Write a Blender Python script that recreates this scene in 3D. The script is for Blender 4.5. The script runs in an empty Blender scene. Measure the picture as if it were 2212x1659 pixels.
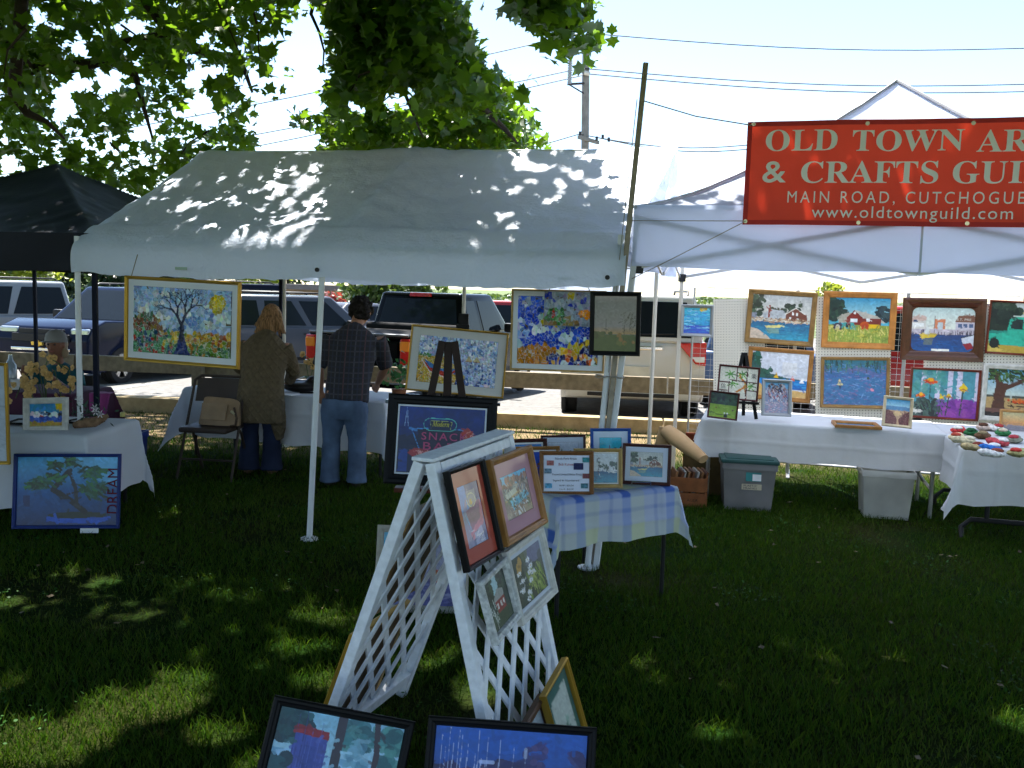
import bpy, bmesh, math, random
import numpy as np
from mathutils import Vector, Matrix
random.seed(7); rng = np.random.default_rng(7)
sc = bpy.context.scene; COL = sc.collection
R = math.radians
# ------------------------------------------------------------------ camera
CAMZ, FPX, PW, PH = 1.65, 2000.0, 2212, 1659
PITCH, ROLL = math.atan((829.5 - 625) / FPX), 0.03
RC = Matrix.Rotation(math.pi / 2 - PITCH, 3, 'X') @ Matrix.Rotation(ROLL, 3, 'Z')
cd = bpy.data.cameras.new('camera'); cam = bpy.data.objects.new('camera', cd); COL.objects.link(cam)
cam.matrix_world = Matrix.Translation((0, 0, CAMZ)) @ RC.to_4x4()
cd.sensor_width = 36; cd.lens = 36 * FPX / PW; cd.clip_start = .05; cd.clip_end = 2000
sc.camera = cam
# ------------------------------------------------------------------ light
EL, AZ = R(62), R(-12)          # the sun stands beyond the tents, a little to the left
SUN = Vector((math.sin(AZ) * math.cos(EL), math.cos(AZ) * math.cos(EL), math.sin(EL)))
wd = bpy.data.worlds.new('World'); sc.world = wd; wd.use_nodes = True
nt = wd.node_tree
sky = nt.nodes.new('ShaderNodeTexSky'); sky.sky_type = 'NISHITA'; sky.sun_disc = False
sky.sun_elevation = EL; sky.sun_rotation = AZ; sky.air_density = 1.0; sky.dust_density = .35; sky.ozone_density = 1.6
bg = nt.nodes['Background']; bg.inputs[1].default_value = .078
nt.links.new(sky.outputs[0], bg.inputs[0])
ld = bpy.data.lights.new('sun', 'SUN'); ld.energy = 5; ld.angle = R(.53); ld.color = (1, .97, .92)
sun = bpy.data.objects.new('sun', ld); COL.objects.link(sun)
sun.rotation_euler = (-SUN).to_track_quat('-Z', 'Y').to_euler(); sun.location = (0, 0, 20)
vs = sc.view_settings
sc.display_settings.display_device = 'sRGB'
vs.view_transform = 'Standard'; vs.look = 'None'; vs.exposure = 1.95; vs.gamma = 1; vs.use_curve_mapping = False
sc.cycles.max_bounces = 6; sc.cycles.diffuse_bounces = 3; sc.cycles.glossy_bounces = 3; sc.cycles.transmission_bounces = 4; sc.cycles.transparent_max_bounces = 6; sc.cycles.use_adaptive_sampling = True; sc.cycles.adaptive_threshold = .03; sc.cycles.use_denoising = True
sc.cycles.sample_clamp_indirect = 6

# ------------------------------------------------------------------ helpers
def ray(px, py):
    return (RC @ Vector(((px - PW / 2) / FPX, -(py - PH / 2) / FPX, -1)))
def P(px, py, y):                # the point seen at a pixel, y metres in front of the camera
    d = ray(px, py); return Vector((0, 0, CAMZ)) + d * (y / d.y)
def G(px, py, z=0.):             # the point of a level plane seen at a pixel
    d = ray(px, py); return Vector((0, 0, CAMZ)) + d * ((z - CAMZ) / d.z)
def C(h):
    if not isinstance(h, str): return tuple(h)
    v = [int(h[i:i + 2], 16) / 255 for i in (0, 2, 4)]
    return tuple(c / 12.92 if c <= .04045 else ((c + .055) / 1.055) ** 2.4 for c in v)
MATS = {}
def mat(name, rgb, rough=.6, metal=0., var=.12, scale=6., bump=0., bscale=60., trans=0., coat=0., spec=.25, tcol=None, detail=4):
    if name in MATS: return MATS[name]
    m = bpy.data.materials.new(name); m.use_nodes = True; MATS[name] = m
    n, l = m.node_tree.nodes, m.node_tree.links
    b = n['Principled BSDF']; rgb = C(rgb)
    tc = n.new('ShaderNodeTexCoord'); no = n.new('ShaderNodeTexNoise'); no.inputs['Scale'].default_value = scale; no.inputs['Detail'].default_value = detail
    l.new(tc.outputs['Object'], no.inputs['Vector'])
    mx = n.new('ShaderNodeMix'); mx.data_type = 'RGBA'
    mp = n.new('ShaderNodeMapRange'); mp.inputs[1].default_value = .3; mp.inputs[2].default_value = .7
    l.new(no.outputs['Fac'], mp.inputs[0]); l.new(mp.outputs[0], mx.inputs[0])
    mx.inputs[6].default_value = (*[c * (1 - var) for c in rgb], 1); mx.inputs[7].default_value = (*[min(1, c * (1 + var)) for c in rgb], 1)
    l.new(mx.outputs[2], b.inputs['Base Color'])
    b.inputs['Roughness'].default_value = rough; b.inputs['Metallic'].default_value = metal
    b.inputs['Coat Weight'].default_value = coat; b.inputs['Coat Roughness'].default_value = .05; b.inputs['Specular IOR Level'].default_value = spec
    if bump:
        n2 = n.new('ShaderNodeTexNoise'); n2.inputs['Scale'].default_value = bscale; n2.inputs['Detail'].default_value = 6
        bp = n.new('ShaderNodeBump'); bp.inputs['Strength'].default_value = bump; bp.inputs['Distance'].default_value = .01
        l.new(tc.outputs['Object'], n2.inputs['Vector']); l.new(n2.outputs['Fac'], bp.inputs['Height']); l.new(bp.outputs[0], b.inputs['Normal'])
    if trans:
        t = n.new('ShaderNodeBsdfTranslucent'); ms = n.new('ShaderNodeMixShader'); ms.inputs[0].default_value = trans
        if tcol: t.inputs[0].default_value = (*C(tcol), 1)
        else: l.new(mx.outputs[2], t.inputs[0])
        l.new(b.outputs[0], ms.inputs[1]); l.new(t.outputs[0], ms.inputs[2]); l.new(ms.outputs[0], n['Material Output'].inputs[0])
    return m
def vcmat(name, rough=.45, coat=0., bump=.0, bscale=200., trans=0., spec=.5):
    if name in MATS: return MATS[name]
    m = bpy.data.materials.new(name); m.use_nodes = True; MATS[name] = m
    n, l = m.node_tree.nodes, m.node_tree.links; b = n['Principled BSDF']
    a = n.new('ShaderNodeVertexColor'); a.layer_name = 'Col'; l.new(a.outputs[0], b.inputs['Base Color'])
    b.inputs['Roughness'].default_value = rough; b.inputs['Coat Weight'].default_value = coat; b.inputs['Coat Roughness'].default_value = .04; b.inputs['Specular IOR Level'].default_value = spec
    if bump:
        tc = n.new('ShaderNodeTexCoord'); n2 = n.new('ShaderNodeTexNoise'); n2.inputs['Scale'].default_value = bscale
        bp = n.new('ShaderNodeBump'); bp.inputs['Strength'].default_value = bump; bp.inputs['Distance'].default_value = .004
        l.new(tc.outputs['Object'], n2.inputs['Vector']); l.new(n2.outputs['Fac'], bp.inputs['Height']); l.new(bp.outputs[0], b.inputs['Normal'])
    if trans:
        t = n.new('ShaderNodeBsdfTranslucent'); ms = n.new('ShaderNodeMixShader'); ms.inputs[0].default_value = trans
        l.new(a.outputs[0], t.inputs[0]); l.new(b.outputs[0], ms.inputs[1]); l.new(t.outputs[0], ms.inputs[2]); l.new(ms.outputs[0], n['Material Output'].inputs[0])
    return m
def tag(o, label, cat=None, group=None, kind=None):
    if label: o['label'] = label
    if cat: o['category'] = cat
    if group: o['group'] = group
    if kind: o['kind'] = kind
    return o
MW = {}
def thing(name, label, cat, loc=(0, 0, 0), rz=0., group=None, M=None):
    o = bpy.data.objects.new(name, None); COL.objects.link(o); o.empty_display_size = .1
    if M is None: M = Matrix.Translation(loc) @ Matrix.Rotation(rz, 4, 'Z')
    o.matrix_world = M; MW[o.name] = M.copy()
    return tag(o, label, cat, group)
def link(name, me, m, parent=None, smooth=False):
    o = bpy.data.objects.new(name, me); COL.objects.link(o)
    if m is not None and not me.materials: me.materials.append(m)
    if smooth: me.polygons.foreach_set('use_smooth', [True] * len(me.polygons))
    if parent is not None:
        o.parent = parent; MW[o.name] = MW[parent.name]
    else: MW[o.name] = Matrix.Identity(4)
    return o
def npmesh(name, V, F, cols=None):
    """mesh from numpy arrays; F is an (n, k) array"""
    me = bpy.data.meshes.new(name); V = np.asarray(V, np.float32); F = np.asarray(F, np.int32); k = F.shape[1]
    me.vertices.add(len(V)); me.vertices.foreach_set('co', V.ravel())
    me.loops.add(F.size); me.loops.foreach_set('vertex_index', F.ravel())
    me.polygons.add(len(F)); me.polygons.foreach_set('loop_start', np.arange(0, F.size, k, dtype=np.int32))
    me.polygons.foreach_set('loop_total', np.full(len(F), k, np.int32))
    me.update(calc_edges=True)
    if cols is not None:
        at = me.color_attributes.new('Col', 'FLOAT_COLOR', 'POINT')
        c4 = np.ones((len(V), 4), np.float32); c4[:, :3] = cols; at.data.foreach_set('color', c4.ravel())
    return me
def gridF(nu, nv):
    i = np.arange(nv - 1)[:, None] * nu + np.arange(nu - 1)[None]
    return np.stack([i, i + 1, i + nu + 1, i + nu], -1).reshape(-1, 4)
class MB:
    def __init__(s): s.v = []; s.f = []
    def add(s, vs_, fs):
        k = len(s.v); s.v += [tuple(v) for v in vs_]; s.f += [tuple(i + k for i in f) for f in fs]; return s
    def hexa(s, p):
        return s.add(p, [(0, 3, 2, 1), (4, 5, 6, 7), (0, 1, 5, 4), (1, 2, 6, 5), (2, 3, 7, 6), (3, 0, 4, 7)])
    def box(s, c, z, rot=None):
        c = Vector(c); q = []
        for k in (-.5, .5):
            for a, b in ((-.5, -.5), (.5, -.5), (.5, .5), (-.5, .5)):
                p = Vector((a * z[0], b * z[1], k * z[2])); q.append(c + (rot @ p if rot is not None else p))
        return s.hexa(q)
    def bar(s, p0, p1, w, h=None, up=(0, 0, 1)):
        p0, p1 = Vector(p0), Vector(p1); h = h or w; d = (p1 - p0); L = d.length; d.normalize(); up = Vector(up)
        if abs(d.dot(up)) > .98: up = Vector((0, 1, 0))
        x = d.cross(up).normalized(); z = x.cross(d)
        return s.box((p0 + p1) / 2, (w, L, h), Matrix((x, d, z)).transposed())
    def tube(s, pts, r, n=8, cap=True):
        pts = [Vector(p) for p in pts]; rs = r if isinstance(r, (list, tuple)) else [r] * len(pts); k = len(s.v); ref = None
        for i, p in enumerate(pts):
            d = (pts[min(i + 1, len(pts) - 1)] - pts[max(i - 1, 0)]).normalized()
            if ref is None: ref = Vector((0, 0, 1)) if abs(d.z) < .9 else Vector((1, 0, 0))
            x = d.cross(ref).normalized(); y = d.cross(x); ref = -y if ref.dot(y) < 0 else y
            y = ref; x = y.cross(d)
            for j in range(n):
                a = j / n * 2 * math.pi; s.v.append(tuple(p + (x * math.cos(a) + y * math.sin(a)) * rs[i]))
        for i in range(len(pts) - 1):
            for j in range(n):
                a, b = k + i * n + j, k + i * n + (j + 1) % n; s.f.append((a, b, b + n, a + n))
        if cap:
            s.f.append(tuple(k + j for j in range(n))[::-1]); s.f.append(tuple(k + (len(pts) - 1) * n + j for j in range(n)))
        return s
    def lathe(s, prof, c=(0, 0, 0), rot=None, n=16):
        k = len(s.v); c = Vector(c)
        for r, z in prof:
            for j in range(n):
                a = j / n * 2 * math.pi; p = Vector((r * math.cos(a), r * math.sin(a), z)); s.v.append(tuple(c + (rot @ p if rot is not None else p)))
        for i in range(len(prof) - 1):
            for j in range(n):
                a, b = k + i * n + j, k + i * n + (j + 1) % n; s.f.append((a, b, b + n, a + n))
        if prof[0][0] > 1e-5: s.f.append(tuple(k + j for j in range(n))[::-1])
        if prof[-1][0] > 1e-5: s.f.append(tuple(k + (len(prof) - 1) * n + j for j in range(n)))
        return s
    def prism(s, poly, a, b, plane='xz'):
        """polygon extruded along the third axis from a to b"""
        n = len(poly)
        def q(p, t): return {'xz': (p[0], t, p[1]), 'yz': (t, p[0], p[1]), 'xy': (p[0], p[1], t)}[plane]
        return s.add([q(p, a) for p in poly] + [q(p, b) for p in poly],
                     [tuple(range(n)), tuple(range(2 * n - 1, n - 1, -1))] + [(i, (i + 1) % n, n + (i + 1) % n, n + i) for i in range(n)])
    def xf(s, M): s.v = [tuple(M @ Vector(v)) for v in s.v]; return s
    def build(s, name, m, parent=None, smooth=False, world=False, bevel=0., seg=2):
        if world and parent is not None: s.xf(MW[parent.name].inverted())
        me = bpy.data.meshes.new(name); me.from_pydata(s.v, [], s.f); me.update()
        bm = bmesh.new(); bm.from_mesh(me); bmesh.ops.recalc_face_normals(bm, faces=bm.faces)
        if bevel:
            bmesh.ops.remove_doubles(bm, verts=bm.verts, dist=1e-5)
            es = [e for e in bm.edges if len(e.link_faces) == 2 and e.calc_face_angle(0) > .5]
            bmesh.ops.bevel(bm, geom=es, offset=bevel, segments=seg, affect='EDGES', profile=.6, clamp_overlap=True)
        bm.to_mesh(me); bm.free()
        o = link(name, me, m, parent, smooth)
        if smooth and hasattr(me, 'set_sharp_from_angle'): me.set_sharp_from_angle(angle=R(38))
        return o
def dup(o, parent, M=None):
    c = o.copy(); COL.objects.link(c); c.parent = parent; MW[c.name] = MW[parent.name] if parent else Matrix.Identity(4)
    if M is not None: c.matrix_local = M
    return c
def vnoise(x, y, seed=0):
    """smooth value noise on arrays"""
    r = np.random.default_rng(seed); T = r.random((64, 64)); xi = np.floor(x).astype(int); yi = np.floor(y).astype(int)
    fx, fy = x - xi, y - yi; fx = fx * fx * (3 - 2 * fx); fy = fy * fy * (3 - 2 * fy)
    g = lambda a, b: T[a % 64, b % 64]
    return (g(xi, yi) * (1 - fx) + g(xi + 1, yi) * fx) * (1 - fy) + (g(xi, yi + 1) * (1 - fx) + g(xi + 1, yi + 1) * fx) * fy
def text(s, M, width, height, m, parent, name='lettering', depth=.0006, label=None, spacing=1., bold=0.):
    cu = bpy.data.curves.new('t', 'FONT'); cu.body = s; cu.size = 1; cu.extrude = 0; cu.space_character = spacing; cu.offset = bold; cu.resolution_u = 4
    ob = bpy.data.objects.new('t', cu); COL.objects.link(ob)
    bpy.context.view_layer.update()
    me = bpy.data.meshes.new_from_object(ob.evaluated_get(bpy.context.evaluated_depsgraph_get()))
    COL.objects.unlink(ob); bpy.data.objects.remove(ob); bpy.data.curves.remove(cu)
    n = len(me.vertices); a = np.empty(n * 3, np.float32); me.vertices.foreach_get('co', a); a = a.reshape(-1, 3)
    lo, hi = a.min(0), a.max(0); q = np.zeros_like(a)
    q[:, 0] = ((a[:, 0] - lo[0]) / (hi[0] - lo[0]) - .5) * width; q[:, 2] = ((a[:, 1] - lo[1]) / (hi[1] - lo[1]) - .5) * height
    q[:, 1] = -depth
    me.vertices.foreach_set('co', q.ravel()); me.update(); me.materials.clear()
    o = link(name, me, m, parent); o.matrix_local = M
    if label: o['label'] = label
    return o
# ------------------------------------------------------------------ flat pictures (paint on a fine grid of coloured points)
class Pt:
    def __init__(s, w, h, bg):
        s.w, s.h = w, h; s.a = np.empty((h, w, 3)); s.a[:] = C(bg); s.X, s.Y = np.meshgrid((np.arange(w) + .5) / w, (np.arange(h) + .5) / h); s.asp = w / h; s.rel = None
    def put(s, m, c, al=1.):
        c = np.array(C(c)); s.a[m] = s.a[m] * (1 - al) + c * al; return s
    def grad(s, c0, c1, y0=0., y1=1.):
        m = (s.Y >= y0) & (s.Y <= y1); t = ((s.Y[m] - y0) / (y1 - y0))[:, None]; s.a[m] = np.array(C(c0)) * (1 - t) + np.array(C(c1)) * t; return s
    def inpoly(s, p):
        m = np.zeros(s.X.shape, bool); n = len(p)
        for i in range(n):
            (x0, y0), (x1, y1) = p[i], p[(i + 1) % n]
            if y0 == y1: continue
            m ^= ((s.Y >= min(y0, y1)) & (s.Y < max(y0, y1))) & (s.X < x0 + (s.Y - y0) * (x1 - x0) / (y1 - y0))
        return m
    def poly(s, p, c, al=1.): return s.put(s.inpoly(p), c, al)
    def rect(s, x0, y0, x1, y1, c, al=1.): return s.put((s.X >= x0) & (s.X <= x1) & (s.Y >= y0) & (s.Y <= y1), c, al)
    def ell(s, x, y, rx, ry, c, al=1.): return s.put(((s.X - x) / rx) ** 2 + ((s.Y - y) / ry) ** 2 < 1, c, al)
    def line(s, p, w, c, al=1.):
        for (x0, y0), (x1, y1) in zip(p, p[1:]):
            dx, dy = x1 - x0, (y1 - y0) / s.asp; L = dx * dx + dy * dy + 1e-9
            t = np.clip(((s.X - x0) * dx + (s.Y - y0) / s.asp * dy) / L, 0, 1)
            s.put(((s.X - x0 - t * dx) ** 2 + ((s.Y - y0) / s.asp - t * dy) ** 2) < (w / 2) ** 2, c, al)
        return s
    def blobs(s, n, x0, y0, x1, y1, r, cs, al=1., k=1.):
        for _ in range(n):
            rr = r * random.uniform(.5, 1.2); s.ell(random.uniform(x0, x1), random.uniform(y0, y1), rr, rr * s.asp * k, random.choice(cs), al)
        return s
    def strokes(s, n, x0, y0, x1, y1, ln, w, ang, cs, al=1., jit=.4):
        for _ in range(n):
            x, y = random.uniform(x0, x1), random.uniform(y0, y1); a = ang + random.uniform(-jit, jit); l = ln * random.uniform(.5, 1.3) / 2
            s.line([(x - l * math.cos(a), y - l * math.sin(a) * s.asp), (x + l * math.cos(a), y + l * math.sin(a) * s.asp)], w, random.choice(cs), al)
        return s
    def noise(s, amp=.15, sc_=12, seed=1):
        n = vnoise(s.X * sc_ * s.asp, s.Y * sc_, seed) + .5 * vnoise(s.X * sc_ * 2.3 * s.asp, s.Y * sc_ * 2.3, seed + 1) - .75
        s.a *= (1 + amp * 2 * n)[..., None]; s.a = np.clip(s.a, 0, 1); return s
    def daub(s, n):
        for _ in range(n):
            i, j = random.randrange(s.h), random.randrange(s.w); c = s.a[i, j] * random.uniform(.72, 1.3) + random.uniform(-.01, .012); x, y = (j + .5) / s.w, (i + .5) / s.h; a = random.gauss(.2, .7); l = random.uniform(.015, .05)
            s.line([(x - l * math.cos(a), y - l * math.sin(a) * s.asp), (x + l * math.cos(a), y + l * math.sin(a) * s.asp)], random.uniform(.012, .03), np.clip(c, 0, 1), .75)
        return s
    def shards(s, n, jitter=.35, edge=None, relief=.003, seed=1, mask=None):
        r = np.random.default_rng(seed); px = r.random(n); py = r.random(n); d1 = np.full(s.X.shape, 9.); d2 = d1.copy(); ix = np.zeros(s.X.shape, int)
        for i in range(n):
            d = np.abs(s.X - px[i]) * s.asp + .6 * np.abs(s.Y - py[i]) + .5 * np.hypot((s.X - px[i]) * s.asp, s.Y - py[i]); q = d < d1
            d2 = np.where(q, d1, np.minimum(d2, d)); ix = np.where(q, i, ix); d1 = np.where(q, d, d1)
        a = s.a.copy(); jj = 1 + jitter * (r.random((n, 1)) * 2 - 1) + .08 * r.standard_normal((n, 3))
        cx = np.clip((px * s.w).astype(int), 0, s.w - 1); cy = np.clip((py * s.h).astype(int), 0, s.h - 1)
        sh = np.clip(s.a[cy, cx] * jj, 0, 1)[ix]
        if edge: e = (d2 - d1) < .35 / math.sqrt(n) * .35; sh[e] = sh[e] * .5 + np.array(C(edge)) * .5
        if mask is None: s.a = sh
        else: s.a[mask] = sh[mask]
        tx = r.standard_normal(n) * relief; ty = r.standard_normal(n) * relief
        s.rel = ((s.X - px[ix]) * tx[ix] + (s.Y - py[ix]) * ty[ix]) * math.sqrt(n) * .6 + r.random(n)[ix] * relief * .4
        return s
PLAIN = []
def frame_ring(w, h, fw, t, M=None, lip=.35):
    """mitred moulding around a w x h opening's outside, origin bottom centre, face towards -y"""
    prof = [(0, 0), (0, -t * .8), (fw * .18, -t), (fw * .45, -t * .96), (fw * .6, -t * .8), (fw * .85, -t * .72), (fw, -t * lip), (fw, 0)]
    mb = MB(); vv = []
    for (o, y) in prof:
        vv += [(-w / 2 + o, y, o), (w / 2 - o, y, o), (w / 2 - o, y, h - o), (-w / 2 + o, y, h - o)]
    n = len(prof); ff = []
    for i in range(n):
        for j in range(4):
            a, b = i * 4 + j, i * 4 + (j + 1) % 4; c, d = ((i + 1) % n) * 4 + (j + 1) % 4, ((i + 1) % n) * 4 + j; ff.append((a, b, c, d))
    mb.add(vv, ff); return mb
def picture(name, label, M, w, h, fw, fm, paint, nx=60, matw=0., matcol='e8e6e0', t=.026, group=None, rough=.45, coat=.0, part='print', cat='picture', bump=.0):
    root = thing(name, label, cat, M=M, group=group)
    frame_ring(w, h, fw, t).build('frame', fm, root)
    iw, ih = w - 2 * fw, h - 2 * fw
    MB().box((0, -t * .1, h / 2), (w - fw * .6, t * .16, h - fw * .6)).build('backing_board', mat('backing_board', '6b5a45', .9), root)
    mw = matw
    if mw:
        b = MB(); y0, y1 = -t * .22, -t * .30
        X0, X1, Z0, Z1 = -iw / 2 - .002, iw / 2 + .002, fw - .002, h - fw + .002
        for (a, b_, c, d) in ((X0, X1, Z0, Z0 + mw), (X0, X1, Z1 - mw, Z1), (X0, X0 + mw, Z0 + mw, Z1 - mw), (X1 - mw, X1, Z0 + mw, Z1 - mw)):
            b.box(((a + b_) / 2, (y0 + y1) / 2, (c + d) / 2), (b_ - a, abs(y1 - y0), d - c))
        b.build('mount', mat('mount_' + matcol, matcol, .85, var=.03, coat=coat), root)
    pw, ph = iw - 2 * mw, ih - 2 * mw
    if paint:
        ny = max(8, int(nx * ph / pw)); p = paint(nx, ny)
        if p.rel is None and paint not in PLAIN: p.daub(120).noise(.12, 26, 9)
        mu_ = p.a.mean(2, keepdims=True); p.a = np.clip(mu_ + (p.a - mu_) * 1.12, 0, 1)
        xs = np.linspace(-pw / 2 - .001, pw / 2 + .001, nx); zs = np.linspace(h / 2 + ph / 2 + .001, h / 2 - ph / 2 - .001, ny)
        XX, ZZ = np.meshgrid(xs, zs); YY = np.full_like(XX, -t * .24)
        if p.rel is not None: YY = YY - np.clip(p.rel, -.006, .006) - .004
        me = npmesh(part, np.stack([XX, YY, ZZ], -1).reshape(-1, 3), gridF(nx, ny), p.a.reshape(-1, 3))
        link(part, me, vcmat('paint_%g_%g_%g' % (rough, coat, bump), rough, coat, bump), root)
    root['w'] = w; root['h'] = h
    return root
def on_plane(cs, p0, yaw, lean):
    """fit an upright rectangle to four pixel corners (TL, TR, BR, BL) on the plane through p0"""
    Rm = Matrix.Rotation(yaw, 3, 'Z') @ Matrix.Rotation(-lean, 3, 'X'); n = Rm @ Vector((0, 1, 0)); o = Vector((0, 0, CAMZ)); q = []
    for c in cs:
        d = ray(*c); t = (p0 - o).dot(n) / d.dot(n); l = Rm.transposed() @ (o + d * t - p0); q.append(Vector((l.x, l.z)))
    TL, TR, BR, BL = q; u = (TR - TL + BR - BL) / 2; v = (TL - BL + TR - BR) / 2; c = (TL + TR + BR + BL) / 4
    a = math.atan2(u.y, u.x); w, h = u.length, v.length; up = Vector((-math.sin(a), math.cos(a))); b = c - up * h / 2
    M = Matrix.Translation(p0 + Rm @ Vector((b.x, 0, b.y))) @ Rm.to_4x4() @ Matrix.Rotation(-a, 4, 'Y')
    return M, w, h
def pic(name, label, cs, y, fw, fm, paint, yaw=0., lean=0., plane=None, **k):
    if len(cs) == 2: (x0, y0), (x1, y1) = cs; cs = [(x0, y0), (x1, y0), (x1, y1), (x0, y1)]
    cx = sum(c[0] for c in cs) / 4; cy = sum(c[1] for c in cs) / 4
    if plane: p0, yaw, lean = plane
    else: p0 = P(cx, cy, y)
    M, w, h = on_plane(cs, p0, yaw, lean)
    if 'nx' not in k: k['nx'] = int(max(26, .62 * abs(cs[1][0] - cs[0][0])))
    return picture(name, label, M, w, h, fw, fm, paint, **k)
# ------------------------------------------------------------------ ground
def lot_z(y): return -.08 - .2 * min(1, max(0, (y - 12.3) / 5))
def lawn_z(x, y): return np.where(y > 10, -.06 * np.clip((y - 10) / 2, 0, 1), 0) + .012 * (vnoise(x * 1.3 + 40, y * 1.3 + 40, 3) - .5)
def lawn():
    nx, ny = 150, 110; xs = np.linspace(-14, 14, nx); ys = np.linspace(-6, 12.4, ny); X, Y = np.meshgrid(xs, ys)
    me = npmesh('lawn', np.stack([X, Y, lawn_z(X, Y)], -1).reshape(-1, 3), gridF(nx, ny))
    m = bpy.data.materials.new('lawn_soil'); m.use_nodes = True; n, l = m.node_tree.nodes, m.node_tree.links; b = n['Principled BSDF']
    tc = n.new('ShaderNodeTexCoord'); a = n.new('ShaderNodeTexNoise'); a.inputs['Scale'].default_value = 1.1; a.inputs['Detail'].default_value = 6
    f = n.new('ShaderNodeTexNoise'); f.inputs['Scale'].default_value = 55; f.inputs['Detail'].default_value = 8
    r1 = n.new('ShaderNodeValToRGB'); r1.color_ramp.elements[0].position = .42; r1.color_ramp.elements[1].position = .62
    r1.color_ramp.elements[0].color = (.007, .022, .002, 1); r1.color_ramp.elements[1].color = (.020, .024, .006, 1)
    r2 = n.new('ShaderNodeValToRGB'); r2.color_ramp.elements[0].color = (.35, .35, .35, 1); r2.color_ramp.elements[1].color = (1.5, 1.5, 1.4, 1); r2.color_ramp.elements[0].position = .3; r2.color_ramp.elements[1].position = .7
    mu = n.new('ShaderNodeMix'); mu.data_type = 'RGBA'; mu.blend_type = 'MULTIPLY'; mu.inputs[0].default_value = 1
    # bare earth and leaf litter along the fence
    sx = n.new('ShaderNodeSeparateXYZ'); mr = n.new('ShaderNodeMapRange'); mr.inputs[1].default_value = 8.6; mr.inputs[2].default_value = 9.6
    ad = n.new('ShaderNodeMath'); ad.operation = 'ADD'; ms = n.new('ShaderNodeMath'); ms.operation = 'MULTIPLY_ADD'; ms.inputs[1].default_value = 1.6; ms.inputs[2].default_value = -.8
    mm = n.new('ShaderNodeMix'); mm.data_type = 'RGBA'; mm.inputs[7].default_value = (.20, .145, .085, 1)
    l.new(tc.outputs['Object'], a.inputs['Vector']); l.new(tc.outputs['Object'], f.inputs['Vector']); l.new(a.outputs['Fac'], r1.inputs[0]); l.new(f.outputs['Fac'], r2.inputs[0])
    l.new(tc.outputs['Object'], sx.inputs[0]); l.new(a.outputs['Fac'], ms.inputs[0]); l.new(sx.outputs[1], ad.inputs[0]); l.new(ms.outputs[0], ad.inputs[1]); l.new(ad.outputs[0], mr.inputs[0])
    l.new(mr.outputs[0], mm.inputs[0]); l.new(r1.outputs[0], mm.inputs[6]); l.new(mm.outputs[2], mu.inputs[6]); l.new(r2.outputs[0], mu.inputs[7]); l.new(mu.outputs[2], b.inputs['Base Color'])
    bp = n.new('ShaderNodeBump'); bp.inputs['Strength'].default_value = .8; bp.inputs['Distance'].default_value = .02; l.new(f.outputs['Fac'], bp.inputs['Height']); l.new(bp.outputs[0], b.inputs['Normal']); b.inputs['Roughness'].default_value = .95; b.inputs['Specular IOR Level'].default_value = .03
    tag(link('lawn', me, m, None, True), 'shaded lawn in front of the tents', kind='structure')
lawn()
b = MB(); ys = [12.35, 14, 16, 18, 45]
for i in range(4): b.add([(-60, ys[i], lot_z(ys[i])), (60, ys[i], lot_z(ys[i])), (60, ys[i + 1], lot_z(ys[i + 1])), (-60, ys[i + 1], lot_z(ys[i + 1]))], [(0, 1, 2, 3)])
tag(b.build('parking_lot', mat('asphalt', (.155, .15, .142), .9, var=.25, scale=9, bump=.5, bscale=160)), 'sunlit pale asphalt parking lot behind the fence', kind='structure')
tag(MB().add([(-900, -300, -.42), (900, -300, -.42), (900, 1200, -.42), (-900, 1200, -.42)], [(0, 1, 2, 3)]).build('field', mat('field', (.09, .12, .04), .95, var=.3, scale=.05)), 'flat field running to the horizon', kind='structure')
# white parking lines
for i, x in enumerate((-9.6, -6.6, -3.4, -.6, 3.4, 6.2)):
    tag(MB().add([(x, 12.7, lot_z(12.7) + .004), (x + .1, 12.7, lot_z(12.7) + .004), (x + .1, 17, lot_z(17) + .012), (x, 17, lot_z(17) + .012)], [(0, 1, 2, 3)]).build('parking_line', mat('line_paint', (.6, .6, .58), .8, var=.3, scale=20)), None, kind='structure')
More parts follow.
